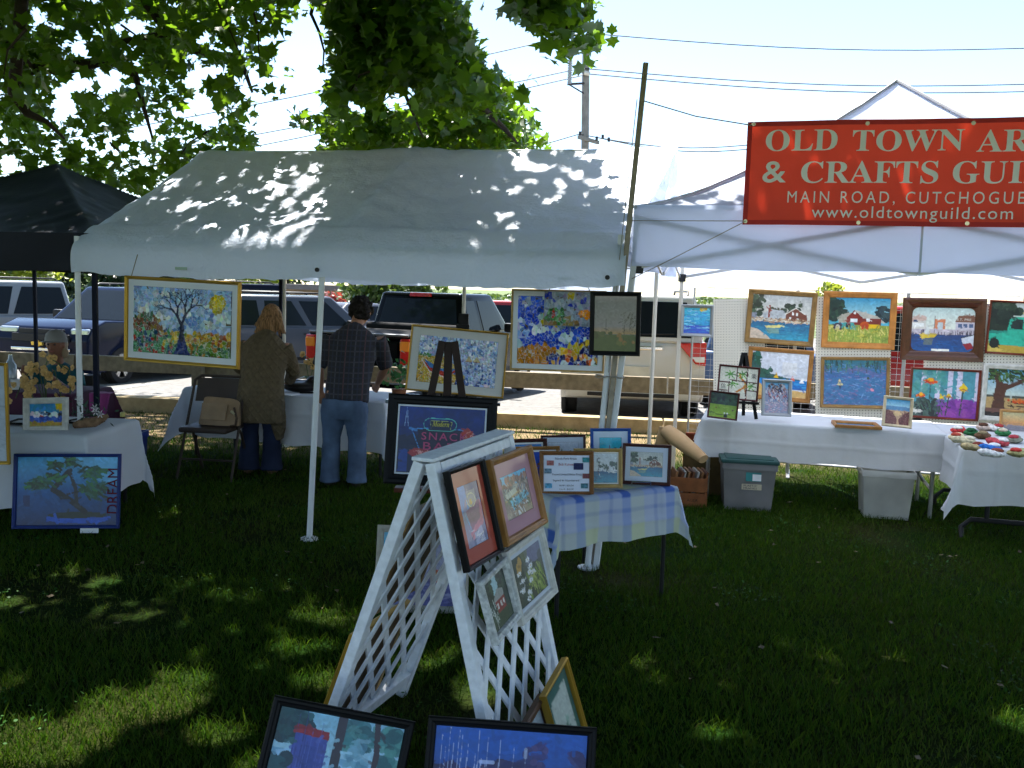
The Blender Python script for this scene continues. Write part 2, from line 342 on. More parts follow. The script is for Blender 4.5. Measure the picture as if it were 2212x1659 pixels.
# ------------------------------------------------------------------ grass blades
def grass():
    V = []; bands = [(1.7, 3.2, 8500, .0050), (3.2, 5, 6500, .0054), (5, 7.5, 4600, .0062), (7.5, 9.6, 1800, .008), (9.6, 12.2, 420, .009)]
    Cc = []
    for y0, y1, den, wd_ in bands:
        wmax = .78 * y1 + .4; n = int(den * (y1 - y0) * 2 * wmax)
        y = rng.uniform(y0, y1, n); x = rng.uniform(-wmax, wmax, n); k = np.abs(x) < .72 * y + .4
        pn = vnoise(x * 1.1 + 9, y * 1.1 + 9, 5) * .6 + vnoise(x * 3.1 + 9, y * 3.1, 6) * .4; k &= rng.random(n) < np.clip((.80 - pn) * 4.5, .16, 1)
        x, y, pn = x[k], y[k], pn[k]; n = len(x); z = lawn_z(x, y) - .004
        h = rng.uniform(.018, .060, n) * (1.15 - .5 * pn); tall = rng.random(n) < .015; h[tall] *= 1.9
        a = rng.uniform(0, 2 * np.pi, n); be = rng.uniform(0, 2 * np.pi, n); bend = h * rng.uniform(.2, 1.0, n); w = wd_ * rng.uniform(.6, 1.2, n)
        wx, wy = np.cos(a) * w / 2, np.sin(a) * w / 2; bx, by = np.cos(be) * bend, np.sin(be) * bend
        q = np.stack([np.stack([x - wx, y - wy, z], -1), np.stack([x + wx, y + wy, z], -1),
                      np.stack([x + bx * .4 + wx * .7, y + by * .4 + wy * .7, z + h * .6], -1), np.stack([x + bx * .4 - wx * .7, y + by * .4 - wy * .7, z + h * .6], -1),
                      np.stack([x + bx, y + by, z + h], -1)], 1)
        V.append(q.reshape(-1, 3))
        base = np.array([.024, .074, .004]); dry = np.array([.075, .068, .02]); t = np.clip((pn - .50) * 1.6, 0, .7) * rng.random(n) + (rng.random(n) < .03) * .7
        yel = np.array([.060, .098, .006]); g = rng.random((n, 1)); c = (base * (1 - g) + yel * g) * (.65 + .7 * rng.random((n, 1))); t = np.clip(t, 0, 1)[:, None]; c = c * (1 - t) + dry * t
        Cc.append(np.repeat(c, 5, 0))
    V = np.concatenate(V); Cc = np.concatenate(Cc); n = len(V) // 5; i = np.arange(n)[:, None] * 5
    F = np.concatenate([i + [0, 1, 2], i + [0, 2, 3], i + [3, 2, 4]])
    tag(link('grass', npmesh('grass', V, F, Cc), vcmat('grass_blade', .6, trans=.4, spec=.12)), 'short green lawn grass with dry patches', kind='stuff')
grass()
# fallen leaves and clover in the lawn
n = 170; x = rng.uniform(-4, 5, n); y = rng.uniform(2.0, 9.5, n); k = np.abs(x) < .66 * y; x, y = x[k], y[k]; n = len(x); sz = rng.uniform(.012, .028, n); a = rng.uniform(0, 6.28, n)
Q = np.stack([np.stack([x + sz * np.cos(a + t) * r_, y + sz * np.sin(a + t) * r_, lawn_z(x, y) + .028 + .012 * rng.random(n)], -1) for t, r_ in ((0, 1.), (1.4, .55), (3.1, .8), (4.7, .55))], 1).reshape(-1, 3)
tag(link('leaf_litter', npmesh('leaf_litter', Q, np.arange(4 * n).reshape(-1, 4), np.repeat(np.array([.12, .085, .04]) * rng.uniform(.4, 1.3, (n, 1)), 4, 0)), vcmat('dry_leaf', .8)), 'dry leaf litter scattered over the lawn', kind='stuff')
n = 4200; cx = rng.uniform(-4, 5, 60); cy = rng.uniform(2.0, 7.5, 60); i = rng.integers(0, 60, n); x = cx[i] + rng.standard_normal(n) * .13; y = cy[i] + rng.standard_normal(n) * .13; sz = rng.uniform(.004, .009, n); z = lawn_z(x, y) + rng.uniform(.02, .05, n); a = rng.uniform(0, 6.28, n); tl_ = rng.standard_normal((n, 2)) * .35
Q = np.stack([np.stack([x + sz * np.cos(a + t), y + sz * np.sin(a + t), z + sz * (np.cos(a + t) * tl_[:, 0] + np.sin(a + t) * tl_[:, 1])], -1) for t in (0, 1.05, 2.1, 3.14, 4.2, 5.25)], 1).reshape(-1, 3)
tag(link('clover', npmesh('clover', Q, np.arange(6 * n).reshape(-1, 6), np.repeat(np.array([.02, .07, .008]) * rng.uniform(.6, 1.6, (n, 1)), 6, 0)), vcmat('clover_leaf', .6, trans=.3, spec=.12)), 'low clover patches growing in the lawn', kind='stuff')
# ------------------------------------------------------------------ timber rail fence and kerb beam between lawn and lot
FA, FB = Vector((-9.2, 12.05, 0)), Vector((5.6, 10.55, 0)); fd = (FB - FA).normalized()
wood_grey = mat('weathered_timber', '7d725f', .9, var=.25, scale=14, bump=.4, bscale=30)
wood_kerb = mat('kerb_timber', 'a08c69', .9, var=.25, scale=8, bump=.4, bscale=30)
fr = thing('rail_fence', 'weathered timber rail fence between the lawn and the parked cars', 'fence')
cut = [0, 3.7, 7.4, 11.1, 14.9]
for i in range(4):
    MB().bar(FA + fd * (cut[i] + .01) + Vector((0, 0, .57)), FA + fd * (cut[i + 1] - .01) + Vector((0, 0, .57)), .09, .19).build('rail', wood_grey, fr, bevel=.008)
for s_ in (.15, 2.6, 5.35, 7.4, 12.9, 14.6):
    p = FA + fd * s_ + Vector((-fd.y, fd.x, 0)) * -.105; MB().box((p.x, p.y, .26), (.13, .11, .98), Matrix.Rotation(math.atan2(fd.y, fd.x), 3, 'Z')).build('post', wood_grey, fr, bevel=.008)
kb = thing('kerb_timber', 'low sunlit timber beam lying on the ground below the rail fence', 'kerb')
KA, KB = FA + Vector((0, .18, 0)), FB + Vector((0, .18, 0))
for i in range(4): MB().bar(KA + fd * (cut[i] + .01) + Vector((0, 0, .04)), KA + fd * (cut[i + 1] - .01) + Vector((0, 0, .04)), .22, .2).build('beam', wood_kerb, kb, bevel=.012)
# ------------------------------------------------------------------ tents
def cloth_mat(name, rgb, trans, bump, bscale, rough=.5, spec=.4):
    m = mat(name, rgb, rough, var=.03, scale=3, bump=bump, bscale=bscale, trans=trans, spec=spec); return m
tarp = cloth_mat('white_tarp', (.72, .80, .94), .36, .9, 38, .40)
popcloth = cloth_mat('white_polyester', (.70, .77, .95), .5, .12, 40, .55)
navy = cloth_mat('navy_polyester', (.004, .006, .014), .03, .2, 30, .5, .15)
steel_w = mat('white_tube', (.72, .74, .76), .4, var=.05)
cream_tube = mat('cream_tube', (.62, .58, .50), .45, var=.08)
d1, d2 = Vector((.974, -.2265, 0)), Vector((.2265, .974, 0)); O1 = Vector((-2.97, 6.32, 0)); TL_ = 3.72
wt = thing('canopy_tent', 'white gabled canopy tent with sun flecks on its roof', 'tent', O1 + d1 * 1.85 + d2 * 1.5)
def roof_profile(t):              # across the tent: (offset along d2, height)
    pr = [(-.07, 1.685), (-.075, 1.76), (-.07, 1.83), (-.045, 1.885), (.01, 1.93), (.10, 1.985), (.4, 2.13), (.8, 2.335), (1.2, 2.555), (1.42, 2.69), (1.5, 2.735), (1.58, 2.69), (1.8, 2.555), (2.2, 2.335), (2.6, 2.13), (2.9, 1.985), (2.99, 1.93), (3.045, 1.885), (3.07, 1.83), (3.07, 1.685)]
    L = [0.]
    for a, b_ in zip(pr, pr[1:]): L.append(L[-1] + math.hypot(b_[0] - a[0], b_[1] - a[1]))
    L = np.array(L) / L[-1]; return np.interp(t, L, [p[0] for p in pr]), np.interp(t, L, [p[1] for p in pr])
nu, nv = 170, 130; S_, T_ = np.meshgrid(np.linspace(0, 1, nu), np.linspace(0, 1, nv)); o_, z_ = roof_profile(T_)
front = (T_ < .5)
sag = -.035 * np.sin(np.pi * ((S_ * 2) % 1)) * np.clip(1 - np.abs(T_ - .5) * 2.2, 0, 1)
wr = .020 * (vnoise(S_ * 30 + T_ * 16, T_ * 22 - S_ * 9, 11) - .5) + .011 * (vnoise(S_ * 80 + T_ * 50, T_ * 60 - S_ * 22, 12) - .5)
wr += .010 * np.exp(-((S_ - .5) / .012) ** 2) + .012 * np.exp(-((T_ - .105) / .012) ** 2)
val = np.clip((.085 - T_) / .085, 0, 1) + np.clip((T_ - .915) / .085, 0, 1)
flap = .02 * (vnoise(S_ * 9, T_ * 0 + 3, 14) - .5) * val; drop = -.03 * np.sin(np.pi * ((S_ * 2) % 1)) * val
rnd = .16 * np.exp(-S_ / .022) * (1 - np.abs(T_ - .5) * 2) ** .5 * .3   # rounded left gable edge
shear = .17 * np.interp(T_, [0, .1, .5, 1], [0, 0, 1, .6]) * S_ ** 3
pos = np.array(O1)[None, None] + (S_ * TL_ + shear)[..., None] * np.array(d1) + (o_ + flap)[..., None] * np.array(d2); pos[..., 2] = z_ + sag + wr + drop - rnd
link('roof', npmesh('roof', (pos.reshape(-1, 3) - np.array(MW[wt.name].translation)), gridF(nu, nv)), tarp, wt, True)
def gable(s_, arch):
    base = O1 + d1 * (TL_ * s_); N = 24; out, inn = [], []
    for i in range(N + 1):
        t = .06 + .88 * i / N; o, z = roof_profile(np.array(t)); out.append(base + d1 * .17 * s_ * float(np.interp(t, [0, .1, .5, 1], [0, 0, 1, .6])) + d2 * float(o) + Vector((0, 0, float(z) - .012)))
        a = math.pi * (1 - i / N); rr = .42 if arch else .02; inn.append(base + d1 * .10 * s_ + d2 * (1.5 + rr * 1.15 * math.cos(a)) + Vector((0, 0, 1.86 + rr * 1.35 * math.sin(a) ** .8)) + d1 * .02)
    mb = MB()
    rows = [[o.lerp(q, k / 5) + d1 * (.02 * math.sin(i * 1.9) * math.sin(k / 5 * math.pi)) for i, (o, q) in enumerate(zip(out, inn))] for k in range(6)]
    for k in range(5):
        for i in range(N): mb.add([rows[k][i], rows[k][i + 1], rows[k + 1][i + 1], rows[k + 1][i]], [(0, 1, 2, 3)])
    return mb
gable(1., True).build('gable_panel', tarp, wt, True, world=True)
def leg(root, p0, p1, r, m, foot=True, name='leg'):
    o = MB().tube([p0, p1], r, 10).build(name, m, root, True, world=True)
    if foot:
        q = Vector(p0); MB().lathe([(.0, .012), (.06, .012), (.06, 0.002), (0, .002)], (q.x, q.y, q.z), n=12).build('foot_plate', m, o, world=True)
    return o
b0 = G(668, 1166); LEGS = [(O1 + d1 * .0, O1 + Vector((0, 0, 1.92))), (b0, O1 + d1 * 1.80 + Vector((0, 0, 1.90))), (G(1269, 1228), P(1338, 600, 5.52) + Vector((0, 0, .25)))]
for p, q in LEGS: leg(wt, p, q, .019, steel_w)
for p, q in ((O1 + d2 * 3, None), (O1 + d1 * 1.86 + d2 * 3, None), (O1 + d1 * 3.66 + d2 * 3, None)): leg(wt, p, p + Vector((0, 0, 1.9)), .018, cream_tube)
for s_, nm in ((0, 'front'), (1.5, 'ridge'), (3, 'back')):
    z = 2.69 if s_ == 1.5 else 1.875; MB().tube([O1 + d2 * s_ + Vector((0, 0, z)), O1 + d1 * TL_ + d2 * s_ + Vector((0, 0, z))], .016, 8).build('frame_tube', steel_w, wt, True, world=True)
for k in (.02, .5, .985):
    q = O1 + d1 * (TL_ * k); MB().tube([q + Vector((0, 0, 1.875)), q + d2 * 1.5 + Vector((0, 0, 2.68)), q + d2 * 3 + Vector((0, 0, 1.875))], .016, 8).build('rafter', steel_w, wt, True, world=True)
for px_, py_ in ((391, 580), (1222, 601)):
    p = P(px_, py_, 6.0 if px_ < 800 else 5.5); MB().box(p, (.085, .004, .018), Matrix.Rotation(R(-13), 3, 'Z')).build('tarp_label', mat('tarp_label', '9fb5a6', .6), wt, world=True)
for s_ in (1.80, 3.62):
    p = O1 + d1 * s_ - d2 * .088 + Vector((0, 0, 1.735)); MB().tube([p, p - d2 * .012], .014, 10).build('ball_bungee', mat('black_rubber', (.015, .015, .017), .5), wt, world=True)
# white pop-up tent on the right
e1, e2 = Vector((math.cos(R(15)), -math.sin(R(15)), 0)), Vector((math.sin(R(15)), math.cos(R(15)), 0)); O2 = Vector((.69, 5.53, 0)); TS = 3.15
pt = thing('popup_tent', 'white pop-up tent with a pointed peak over the painting display', 'tent', O2 + (e1 + e2) * TS / 2)
nu = 121; U_, V_ = np.meshgrid(np.linspace(-1, 1, nu), np.linspace(-1, 1, nu)); r_ = np.maximum(np.abs(U_), np.abs(V_)); di = np.minimum(np.abs(U_), np.abs(V_)) / np.maximum(r_, 1e-6)
zpk = P(1900, 174, 6.64).z
zz = 2.15 + (zpk - 2.15) * (1 - r_) ** 1.5 + .05 * (di ** 3 - .3) * np.sin(np.pi * r_) + .008 * (vnoise(U_ * 14 + 20, V_ * 14 + 20, 4) - .5)
c_ = np.array(O2 + (e1 + e2) * TS / 2); pos = c_[None, None] + U_[..., None] * TS / 2 * np.array(e1) + V_[..., None] * TS / 2 * np.array(e2); pos[..., 2] = zz
link('roof', npmesh('roof', pos.reshape(-1, 3) - c_ + np.array([0, 0, 0]), gridF(nu, nu)), popcloth, pt, True)
for ks in ((1, 1), (1, -1), (-1, 1), (-1, -1)):  # added seam tubes; their lavender colour paints in shading along the roof hips
    idx = [(60 + ks[1] * k, 60 + ks[0] * k) for k in range(0, 61, 3)]; MB().tube([Vector(pos[i, j]) + Vector((0, 0, .004)) for i, j in idx], .014, 6).build('hip_shade_seam', mat('hip_shade_lavender', (.55, .57, .68), .8), pt, True, world=True)
for k in range(4):
    a = [O2, O2 + e1 * TS, O2 + (e1 + e2) * TS, O2 + e2 * TS][k]; bq = [O2 + e1 * TS, O2 + (e1 + e2) * TS, O2 + e2 * TS, O2][k]; dd = (bq - a) / TS; nn = Vector((dd.y, -dd.x, 0))
    n1, n2 = 90, 14; s_, t_ = np.meshgrid(np.linspace(0, TS, n1), np.linspace(0, 1, n2)); zt = 2.166 - t_ * .358 - .012 * np.sin(s_ / TS * np.pi * 2) ** 2 * t_
    off = .002 + .02 * t_ * (vnoise(s_ * 3.2, t_ * 2, 20 + k)) + .02 * t_; q = np.array(a)[None, None] + s_[..., None] * np.array(dd) + off[..., None] * np.array(nn); q[..., 2] = zt
    link('valance', npmesh('valance', q.reshape(-1, 3) - c_, gridF(n1, n2)), popcloth, pt, True)
    if k == 0: MB().bar(a + dd * TS / 2 + nn * .034 + Vector((0, 0, 1.80)), a + dd * TS / 2 + nn * .016 + Vector((0, 0, 2.15)), .012, .004).build('seam', mat('seam_cloth', (.55, .60, .72), .7), pt, world=True)
    for m_ in (0, .5):
        for up in (0, 1):
            s0, s1 = a + dd * TS * m_, a + dd * TS * (m_ + .5); z0, z1 = (2.10, 1.80) if up else (1.80, 2.10)
            MB().bar(s0 - nn * .012 * (1 + up) + Vector((0, 0, z0)), s1 - nn * .012 * (1 + up) + Vector((0, 0, z1)), .012, .026).build('scissor_bar', mat('grey_tube', (.50, .50, .50), .4, .6), pt, world=True)
    base = a + (dd - nn) * .03
    if k == 0: bot, top = G(1287, 1228), a + (dd - nn) * .03 + Vector((0, 0, 2.1))
    else: bot, top = base, base + Vector((0, 0, 2.1))
    MB().bar(bot, top, .034, .034, up=e2).build('leg', steel_w if k == 0 else cream_tube, pt, world=True, bevel=.004)
    MB().box(Vector(top) - Vector((0, 0, .30)), (.06, .06, .07)).build('corner_bracket', mat('black_plastic', (.02, .02, .022), .45), pt, world=True)
# navy pop-up tent on the left
c2 = Vector((-3.95, 8.05, 0)); vF = Vector((1.09, -1.70, 0)); cs_ = [c2 + vF, c2 + Vector((1.70, 1.09, 0)), c2 - vF, c2 + Vector((-1.70, -1.09, 0))]
nt_ = thing('popup_tent', 'navy blue pop-up tent with a low peak at the far left', 'tent', c2)
h1, h2 = (cs_[1] - cs_[0]) / 2, (cs_[3] - cs_[0]) / 2
zz = 1.94 + .66 * (1 - r_) ** 1.15 + .035 * (di ** 3 - .4) * np.sin(np.pi * r_) + .012 * (vnoise(U_ * 11 + 20, V_ * 11 + 9, 8) - .5)
pos = np.array(c2)[None, None] + U_[..., None] * np.array(h1) + V_[..., None] * np.array(h2); pos[..., 2] = zz
link('roof', npmesh('roof', pos.reshape(-1, 3) - np.array(c2), gridF(nu, nu)), navy, nt_, True)
for k in range(4):
    a, bq = cs_[k], cs_[(k + 1) % 4]; TSn = (bq - a).length; dd = (bq - a) / TSn; nn = Vector((dd.y, -dd.x, 0)); n1, n2 = 60, 10
    s_, t_ = np.meshgrid(np.linspace(0, TSn, n1), np.linspace(0, 1, n2)); zt = 1.943 - t_ * .25 - .025 * np.sin(s_ / TSn * np.pi) * t_; off = .01 + .02 * t_ * vnoise(s_ * 4, t_ * 2, 30 + k)
    q = np.array(a)[None, None] + s_[..., None] * np.array(dd) + off[..., None] * np.array(nn); q[..., 2] = zt
    link('valance', npmesh('valance', q.reshape(-1, 3) - np.array(c2), gridF(n1, n2)), navy, nt_, True)
    base = a + (c2 - a).normalized() * .05; MB().bar(base, base + Vector((0, 0, 1.9)), .032, .032).build('leg', mat('navy_tube', (.006, .008, .02), .6, spec=.12), nt_, world=True, bevel=.003)
# ------------------------------------------------------------------ banner pole, banner and its cords
pole_b, pole_t = G(1281, 1222), P(1395, 136, 5.42)
tag(MB().bar(pole_b + Vector((0, .0, -.05)), pole_t, .028, .034, up=(0, 1, 0)).build('wooden_pole', mat('pole_timber', '9a8f80', .85, var=.2, scale=20), bevel=.003), 'tall thin grey wooden pole holding the banner cords', 'pole')
bp0 = Vector((1.33, 5.26, 2.2)); byaw = R(-15)
Mb, bw, bh = on_plane([(1617, 262), (2375, 250), (2372, 491), (1602, 486)], P(1990, 372, 5.05), byaw, 0.)
ban = thing('banner', 'red vinyl banner with white lettering hung in front of the pop-up tent', 'banner', M=Mb)
n1, n2 = 90, 30; s_, t_ = np.meshgrid(np.linspace(-bw / 2, bw / 2, n1), np.linspace(0, bh, n2))
yb = .014 * np.sin(s_ * 4.3 + .6) + .008 * np.sin(t_ * 7 + s_ * 2) + .004 * np.sin(s_ * 13 + t_ * 5) - .004
red = mat('red_vinyl', (.92, .08, .04), .5, var=.05, trans=.26, tcol=(.75, .05, .02))
link('sheet', npmesh('sheet', np.stack([s_, yb + .012, t_], -1).reshape(-1, 3), gridF(n1, n2)), red, ban, True)
hy = lambda a, c: .0105 + .014 * np.sin(a * 4.3 + .6) + .008 * np.sin(c * 7 + a * 2) + .004 * np.sin(a * 13 + c * 5) - .004
for (x0, x1, z0, z1) in ((-bw / 2, bw / 2, bh - .026, bh), (-bw / 2, bw / 2, 0, .026), (-bw / 2, -bw / 2 + .026, .026, bh - .026)):
    a_, c_2 = np.meshgrid(np.linspace(x0, x1, 60 if x1 - x0 > 1 else 3), np.linspace(z0, z1, 3 if x1 - x0 > 1 else 30)); link('hem', npmesh('hem', np.stack([a_, hy(a_, c_2), c_2], -1).reshape(-1, 3), gridF(a_.shape[1], a_.shape[0])), mat('red_hem', (.55, .025, .02), .5), ban, True)
def bxz(px, py):
    d = ray(px, py); n = Mb.to_3x3() @ Vector((0, 1, 0)); o = Vector((0, 0, CAMZ)); p = o + d * ((Mb.translation - o).dot(n) / d.dot(n)); l = Mb.inverted() @ p; return l.x, l.z
wl = mat('banner_white', (.92, .90, .87), .6, var=.03)
bold = lambda s: ''.join(chr(0x1D400 + ord(c) - 65) if 'A' <= c <= 'Z' else c for c in s)
def btext(s, x0, y0, x1, y1, **k):
    a, c = bxz(x0, y1), bxz(x1, y0); o = text(s, Matrix.Translation(((a[0] + c[0]) / 2, -.006, (a[1] + c[1]) / 2)), c[0] - a[0], c[1] - a[1], wl, ban, **k); me = o.data; ox, oz = (a[0] + c[0]) / 2, (a[1] + c[1]) / 2
    for v in me.vertices: S, T = v.co.x + ox, v.co.z + oz; v.co.y = .012 - .003 + .006 + (.014 * math.sin(S * 4.3 + .6) + .008 * math.sin(T * 7 + S * 2) + .004 * math.sin(S * 13 + T * 5) - .004)
btext(bold('OLD'), 1653, 278, 1811, 327); btext(bold('TOWN'), 1840, 277, 2086, 327); btext(bold('ARTS'), 2110, 276, 2328, 328)
btext('&', 1646, 348, 1700, 395, bold=.012); btext(bold('CRAFTS'), 1729, 346, 2031, 396); btext(bold('GUILD'), 2058, 345, 2330, 396)
btext('MAIN ROAD, CUTCHOGUE, NY', 1700, 413, 2310, 442, spacing=1.35); btext('www.oldtownguild.com', 1752, 447, 2192, 478, spacing=1.15)
for px_, py_ in ((1628, 268), (1874, 267), (2104, 265), (1610, 478), (1854, 481), (2091, 482)):
    x, z = bxz(px_, py_); MB().lathe([(.006, 0), (.011, 0), (.011, .003), (.006, .003)], (x, .006 + .014 * math.sin(x * 4.3 + .6) + .008 * math.sin(z * 7 + x * 2) + .004 * math.sin(x * 13 + z * 5), z), Matrix.Rotation(R(90), 3, 'X'), 10).build('grommet', mat('brass', (.55, .47, .30), .3, .9), ban)
cord = mat('grey_cord', '8f8a80', .9)
def cordobj(pts, label, name='cord', r=.0035):
    tag(MB().tube(pts, r, 5).build(name, cord, None), label, 'cord')
tl, bl = Mb @ Vector((-bw / 2 + .02, -.004, bh - .02)), Mb @ Vector((-bw / 2 + .02, -.004, .02))
pa = pole_b.lerp(pole_t, .93)
cordobj([pa, pa.lerp(tl, .5) - Vector((0, 0, .02)), tl], 'cord from the pole top to the upper corner of the banner')
cordobj([pole_b.lerp(pole_t, .70), bl], 'slack cord from the pole to the lower corner of the banner', r=.0025)
cordobj([bl, P(1460, 555, 5.3), P(1365, 602, 5.45)], 'cord running down left from the lower banner corner to the tent leg', r=.0025)
cordobj([pa + Vector((-.03, -.02, 0)), pole_b.lerp(pole_t, .62) + Vector((-.035, -.02, 0)), pole_b.lerp(pole_t, .40) + Vector((-.03, -.02, 0))], 'thin cord hanging along the wooden pole', r=.0025)
# ------------------------------------------------------------------ maple tree
LEAF = np.array([(0, -.5), (.18, -.28), (.5, -.22), (.36, .02), (.46, .26), (.2, .22), (0, .55), (-.2, .22), (-.46, .26), (-.36, .02), (-.5, -.22), (-.18, -.28)])
def leaves(cen, size, tilt, tmpl, upb=.7):
    n = len(cen); k = len(tmpl); nrm = rng.standard_normal((n, 3)) * tilt + np.array([0, -.25, upb]); nrm /= np.linalg.norm(nrm, axis=1, keepdims=True)
    t = rng.standard_normal((n, 3)); t -= nrm * (t * nrm).sum(1, keepdims=True); t /= np.linalg.norm(t, axis=1, keepdims=True); b = np.cross(nrm, t)
    x = tmpl[None, :, 0, None] * size[:, None, None]; y = tmpl[None, :, 1, None] * size[:, None, None]
    V = cen[:, None] + x * t[:, None] + y * b[:, None] - nrm[:, None] * (np.abs(tmpl[None, :, 0, None]) * .35 + .12 * tmpl[None, :, 1, None] ** 2) * size[:, None, None]
    i = np.arange(n)[:, None] * k
    return V.reshape(-1, 3), np.concatenate([i + np.array(f) for f in FAN[k]])
FAN = {12: [[0, 1, 11], [1, 2, 3], [1, 3, 5], [3, 4, 5], [1, 5, 11], [5, 6, 7], [5, 7, 11], [7, 8, 9], [7, 9, 11], [9, 10, 11]], 4: [[0, 1, 2], [0, 2, 3]]}
DIA = np.array([(0, -.5), (.42, .0), (0, .5), (-.42, .0)])
def leafmat(name, c0, c1, tc):
    m = bpy.data.materials.new(name); m.use_nodes = True; n, l = m.node_tree.nodes, m.node_tree.links; b = n['Principled BSDF']; b.inputs['Roughness'].default_value = .42
    g = n.new('ShaderNodeTexCoord'); no = n.new('ShaderNodeTexNoise'); no.inputs['Scale'].default_value = 2.2; no.inputs['Detail'].default_value = 3; l.new(g.outputs['Object'], no.inputs['Vector'])
    mx = n.new('ShaderNodeMix'); mx.data_type = 'RGBA'; mx.inputs[6].default_value = (*c0, 1); mx.inputs[7].default_value = (*c1, 1); mr = n.new('ShaderNodeMapRange'); mr.inputs[1].default_value = .35; mr.inputs[2].default_value = .65
    l.new(no.outputs['Fac'], mr.inputs[0]); l.new(mr.outputs[0], mx.inputs[0]); l.new(mx.outputs[2], b.inputs['Base Color'])
    t = n.new('ShaderNodeBsdfTranslucent'); t.inputs[0].default_value = (*tc, 1); ms = n.new('ShaderNodeMixShader'); ms.inputs[0].default_value = .38
    l.new(b.outputs[0], ms.inputs[1]); l.new(t.outputs[0], ms.inputs[2]); l.new(ms.outputs[0], n['Material Output'].inputs[0]); return m
maple_leaf = leafmat('maple_leaf', (.018, .066, .005), (.045, .115, .008), (.22, .40, .015))
bark = mat('maple_bark', (.06, .045, .035), .95, var=.35, scale=12, bump=.7, bscale=25)
TB = Vector((-5.6, 4.4, 0))
mt = thing('maple_tree', 'large maple tree with leafy boughs hanging over the tents from the left', 'tree', TB)
def inside(p, poly):
    x, y = p; c = False
    for (x0, y0), (x1, y1) in zip(poly, poly[1:] + poly[:1]):
        if (y0 > y) != (y1 > y) and x < x0 + (y - y0) * (x1 - x0) / (y1 - y0): c = not c
    return c
A = [(-160, -120), (660, -120), (615, 60), (600, 120), (625, 205), (672, 262), (640, 282), (585, 205), (535, 195), (520, 270), (560, 345), (400, 400), (280, 455), (60, 400), (0, 385), (-160, 420)]
Bp = [(730, -120), (950, -120), (985, 40), (1040, 130), (1085, 190), (1120, 265), (1170, 318), (1130, 345), (730, 345), (700, 300), (745, 240), (715, 190), (740, 110), (720, 60)]
Cp = [(1075, -90), (1205, -90), (1250, 55), (1262, 95), (1230, 92), (1170, 45), (1095, 10)]
HOLES = [[(625, 50), (700, 20), (712, 170), (690, 250), (655, 230), (640, 150)], [(545, 200), (585, 205), (640, 292), (690, 262), (690, 345), (560, 330)], [(985, -60), (1070, -60), (1080, 20), (1120, 40), (1110, 190), (1060, 120), (1010, 50)], [(140, 165), (260, 150), (270, 190), (160, 205)], [(255, 55), (330, 40), (315, 75), (262, 82)], [(430, 60), (455, 58), (450, 95), (415, 95)], [(375, 150), (475, 135), (500, 165), (390, 185)], [(115, 190), (145, 165), (175, 260), (120, 265)],
         [(520, 150), (610, 130), (610, 175), (545, 180)], [(410, 230), (480, 215), (475, 275), (415, 265)], [(280, 265), (340, 255), (335, 310), (285, 310)], [(150, 95), (185, 85), (190, 120), (150, 125)], [(60, 20), (100, 5), (105, 60), (70, 55)],
         [(820, 195), (900, 180), (880, 240), (830, 235)], [(0, 330), (40, 330), (40, 370), (0, 370)], [(750, 210), (800, 215), (790, 250), (750, 245)]]
cen = []
def sample(poly, n, y0, y1, per, spread):
    xs = [p[0] for p in poly]; ys = [p[1] for p in poly]; k = 0; out = []
    while k < n:
        p = (random.uniform(min(xs), max(xs)), random.uniform(min(ys), max(ys)))
        if not inside(p, poly) or any(inside(p, h) for h in HOLES): continue
        k += 1; d = random.uniform(y0, y1) if p[1] < 225 else random.uniform(max(8.9, y0), 10.8); q = P(*p, d); out.append(q)
        c = np.array(q) + rng.standard_normal((per, 3)) * np.array([spread, spread, spread * .62]); cen.append(c)
    return out
sp = sample(A, 500, 6.7, 10.4, 13, .115) + sample(Bp, 720, 6.6, 9.4, 14, .115) + sample(Cp, 80, 6.0, 6.8, 11, .10)
cen = np.concatenate(cen)
# keep the fringe honest: drop leaves that stray into the open sky
keep = []
for c in cen:
    v = RC.transposed() @ (Vector(c) - Vector((0, 0, CAMZ))); px, py = PW / 2 - v.x / v.z * FPX, PH / 2 + v.y / v.z * FPX
    keep.append(not any(inside((px, py), h) for h in HOLES) or random.random() < .08)
cen = cen[np.array(keep)]
V, F = leaves(cen, rng.uniform(.06, .15, len(cen)), .9, LEAF, .75)
cr = link('crown', npmesh('crown', V - np.array(TB), F), maple_leaf, mt); cr['kind'] = 'stuff'; cr['label'] = 'drooping boughs of backlit maple leaves'
# the rest of the crown, above the picture: shades tents and lawn
def keepover(x, y, z):
    if z < 1.65 + .345 * y + .62: return False
    s = y - SUN.y / SUN.z * z; g = x - SUN.x / SUN.z * z      # where its shadow reaches the lawn
    if g < .75: return -3 < s < 7.15 + .35 * math.sin(g * 2.1)
    return -3 < s < 4.5 - .25 * (g - .7)
over = []; n = 0
while n < 1080:
    x, y = random.uniform(-10, 7.5), random.uniform(-3, 12.5); z = random.uniform(3.4, 8.6)
    if not keepover(x, y, z): continue
    g = x - SUN.x / SUN.z * z; s = y - SUN.y / SUN.z * z
    if s > 4.6 and random.random() < .42: continue
    n += 1; over.append((x, y, z))
n = 0
while n < 90:                     # dense bough over the near right lawn
    g, s, z = random.uniform(.4, 5.5), random.uniform(-.5, 4.3), random.uniform(3.6, 6.5); x, y = g + SUN.x / SUN.z * z, s + SUN.y / SUN.z * z
    if keepover(x, y, z): n += 1; over.append((x, y, z))
n = 0
while n < 280:                     # far left boughs shading the fence behind the navy tent
    g, s, z = random.uniform(-10, -1.8), random.uniform(6.5, 14.3), random.uniform(5.5, 11.5); x, y = g + SUN.x / SUN.z * z, s + SUN.y / SUN.z * z
    if z > 1.65 + .345 * y + .62: n += 1; over.append((x, y, z))
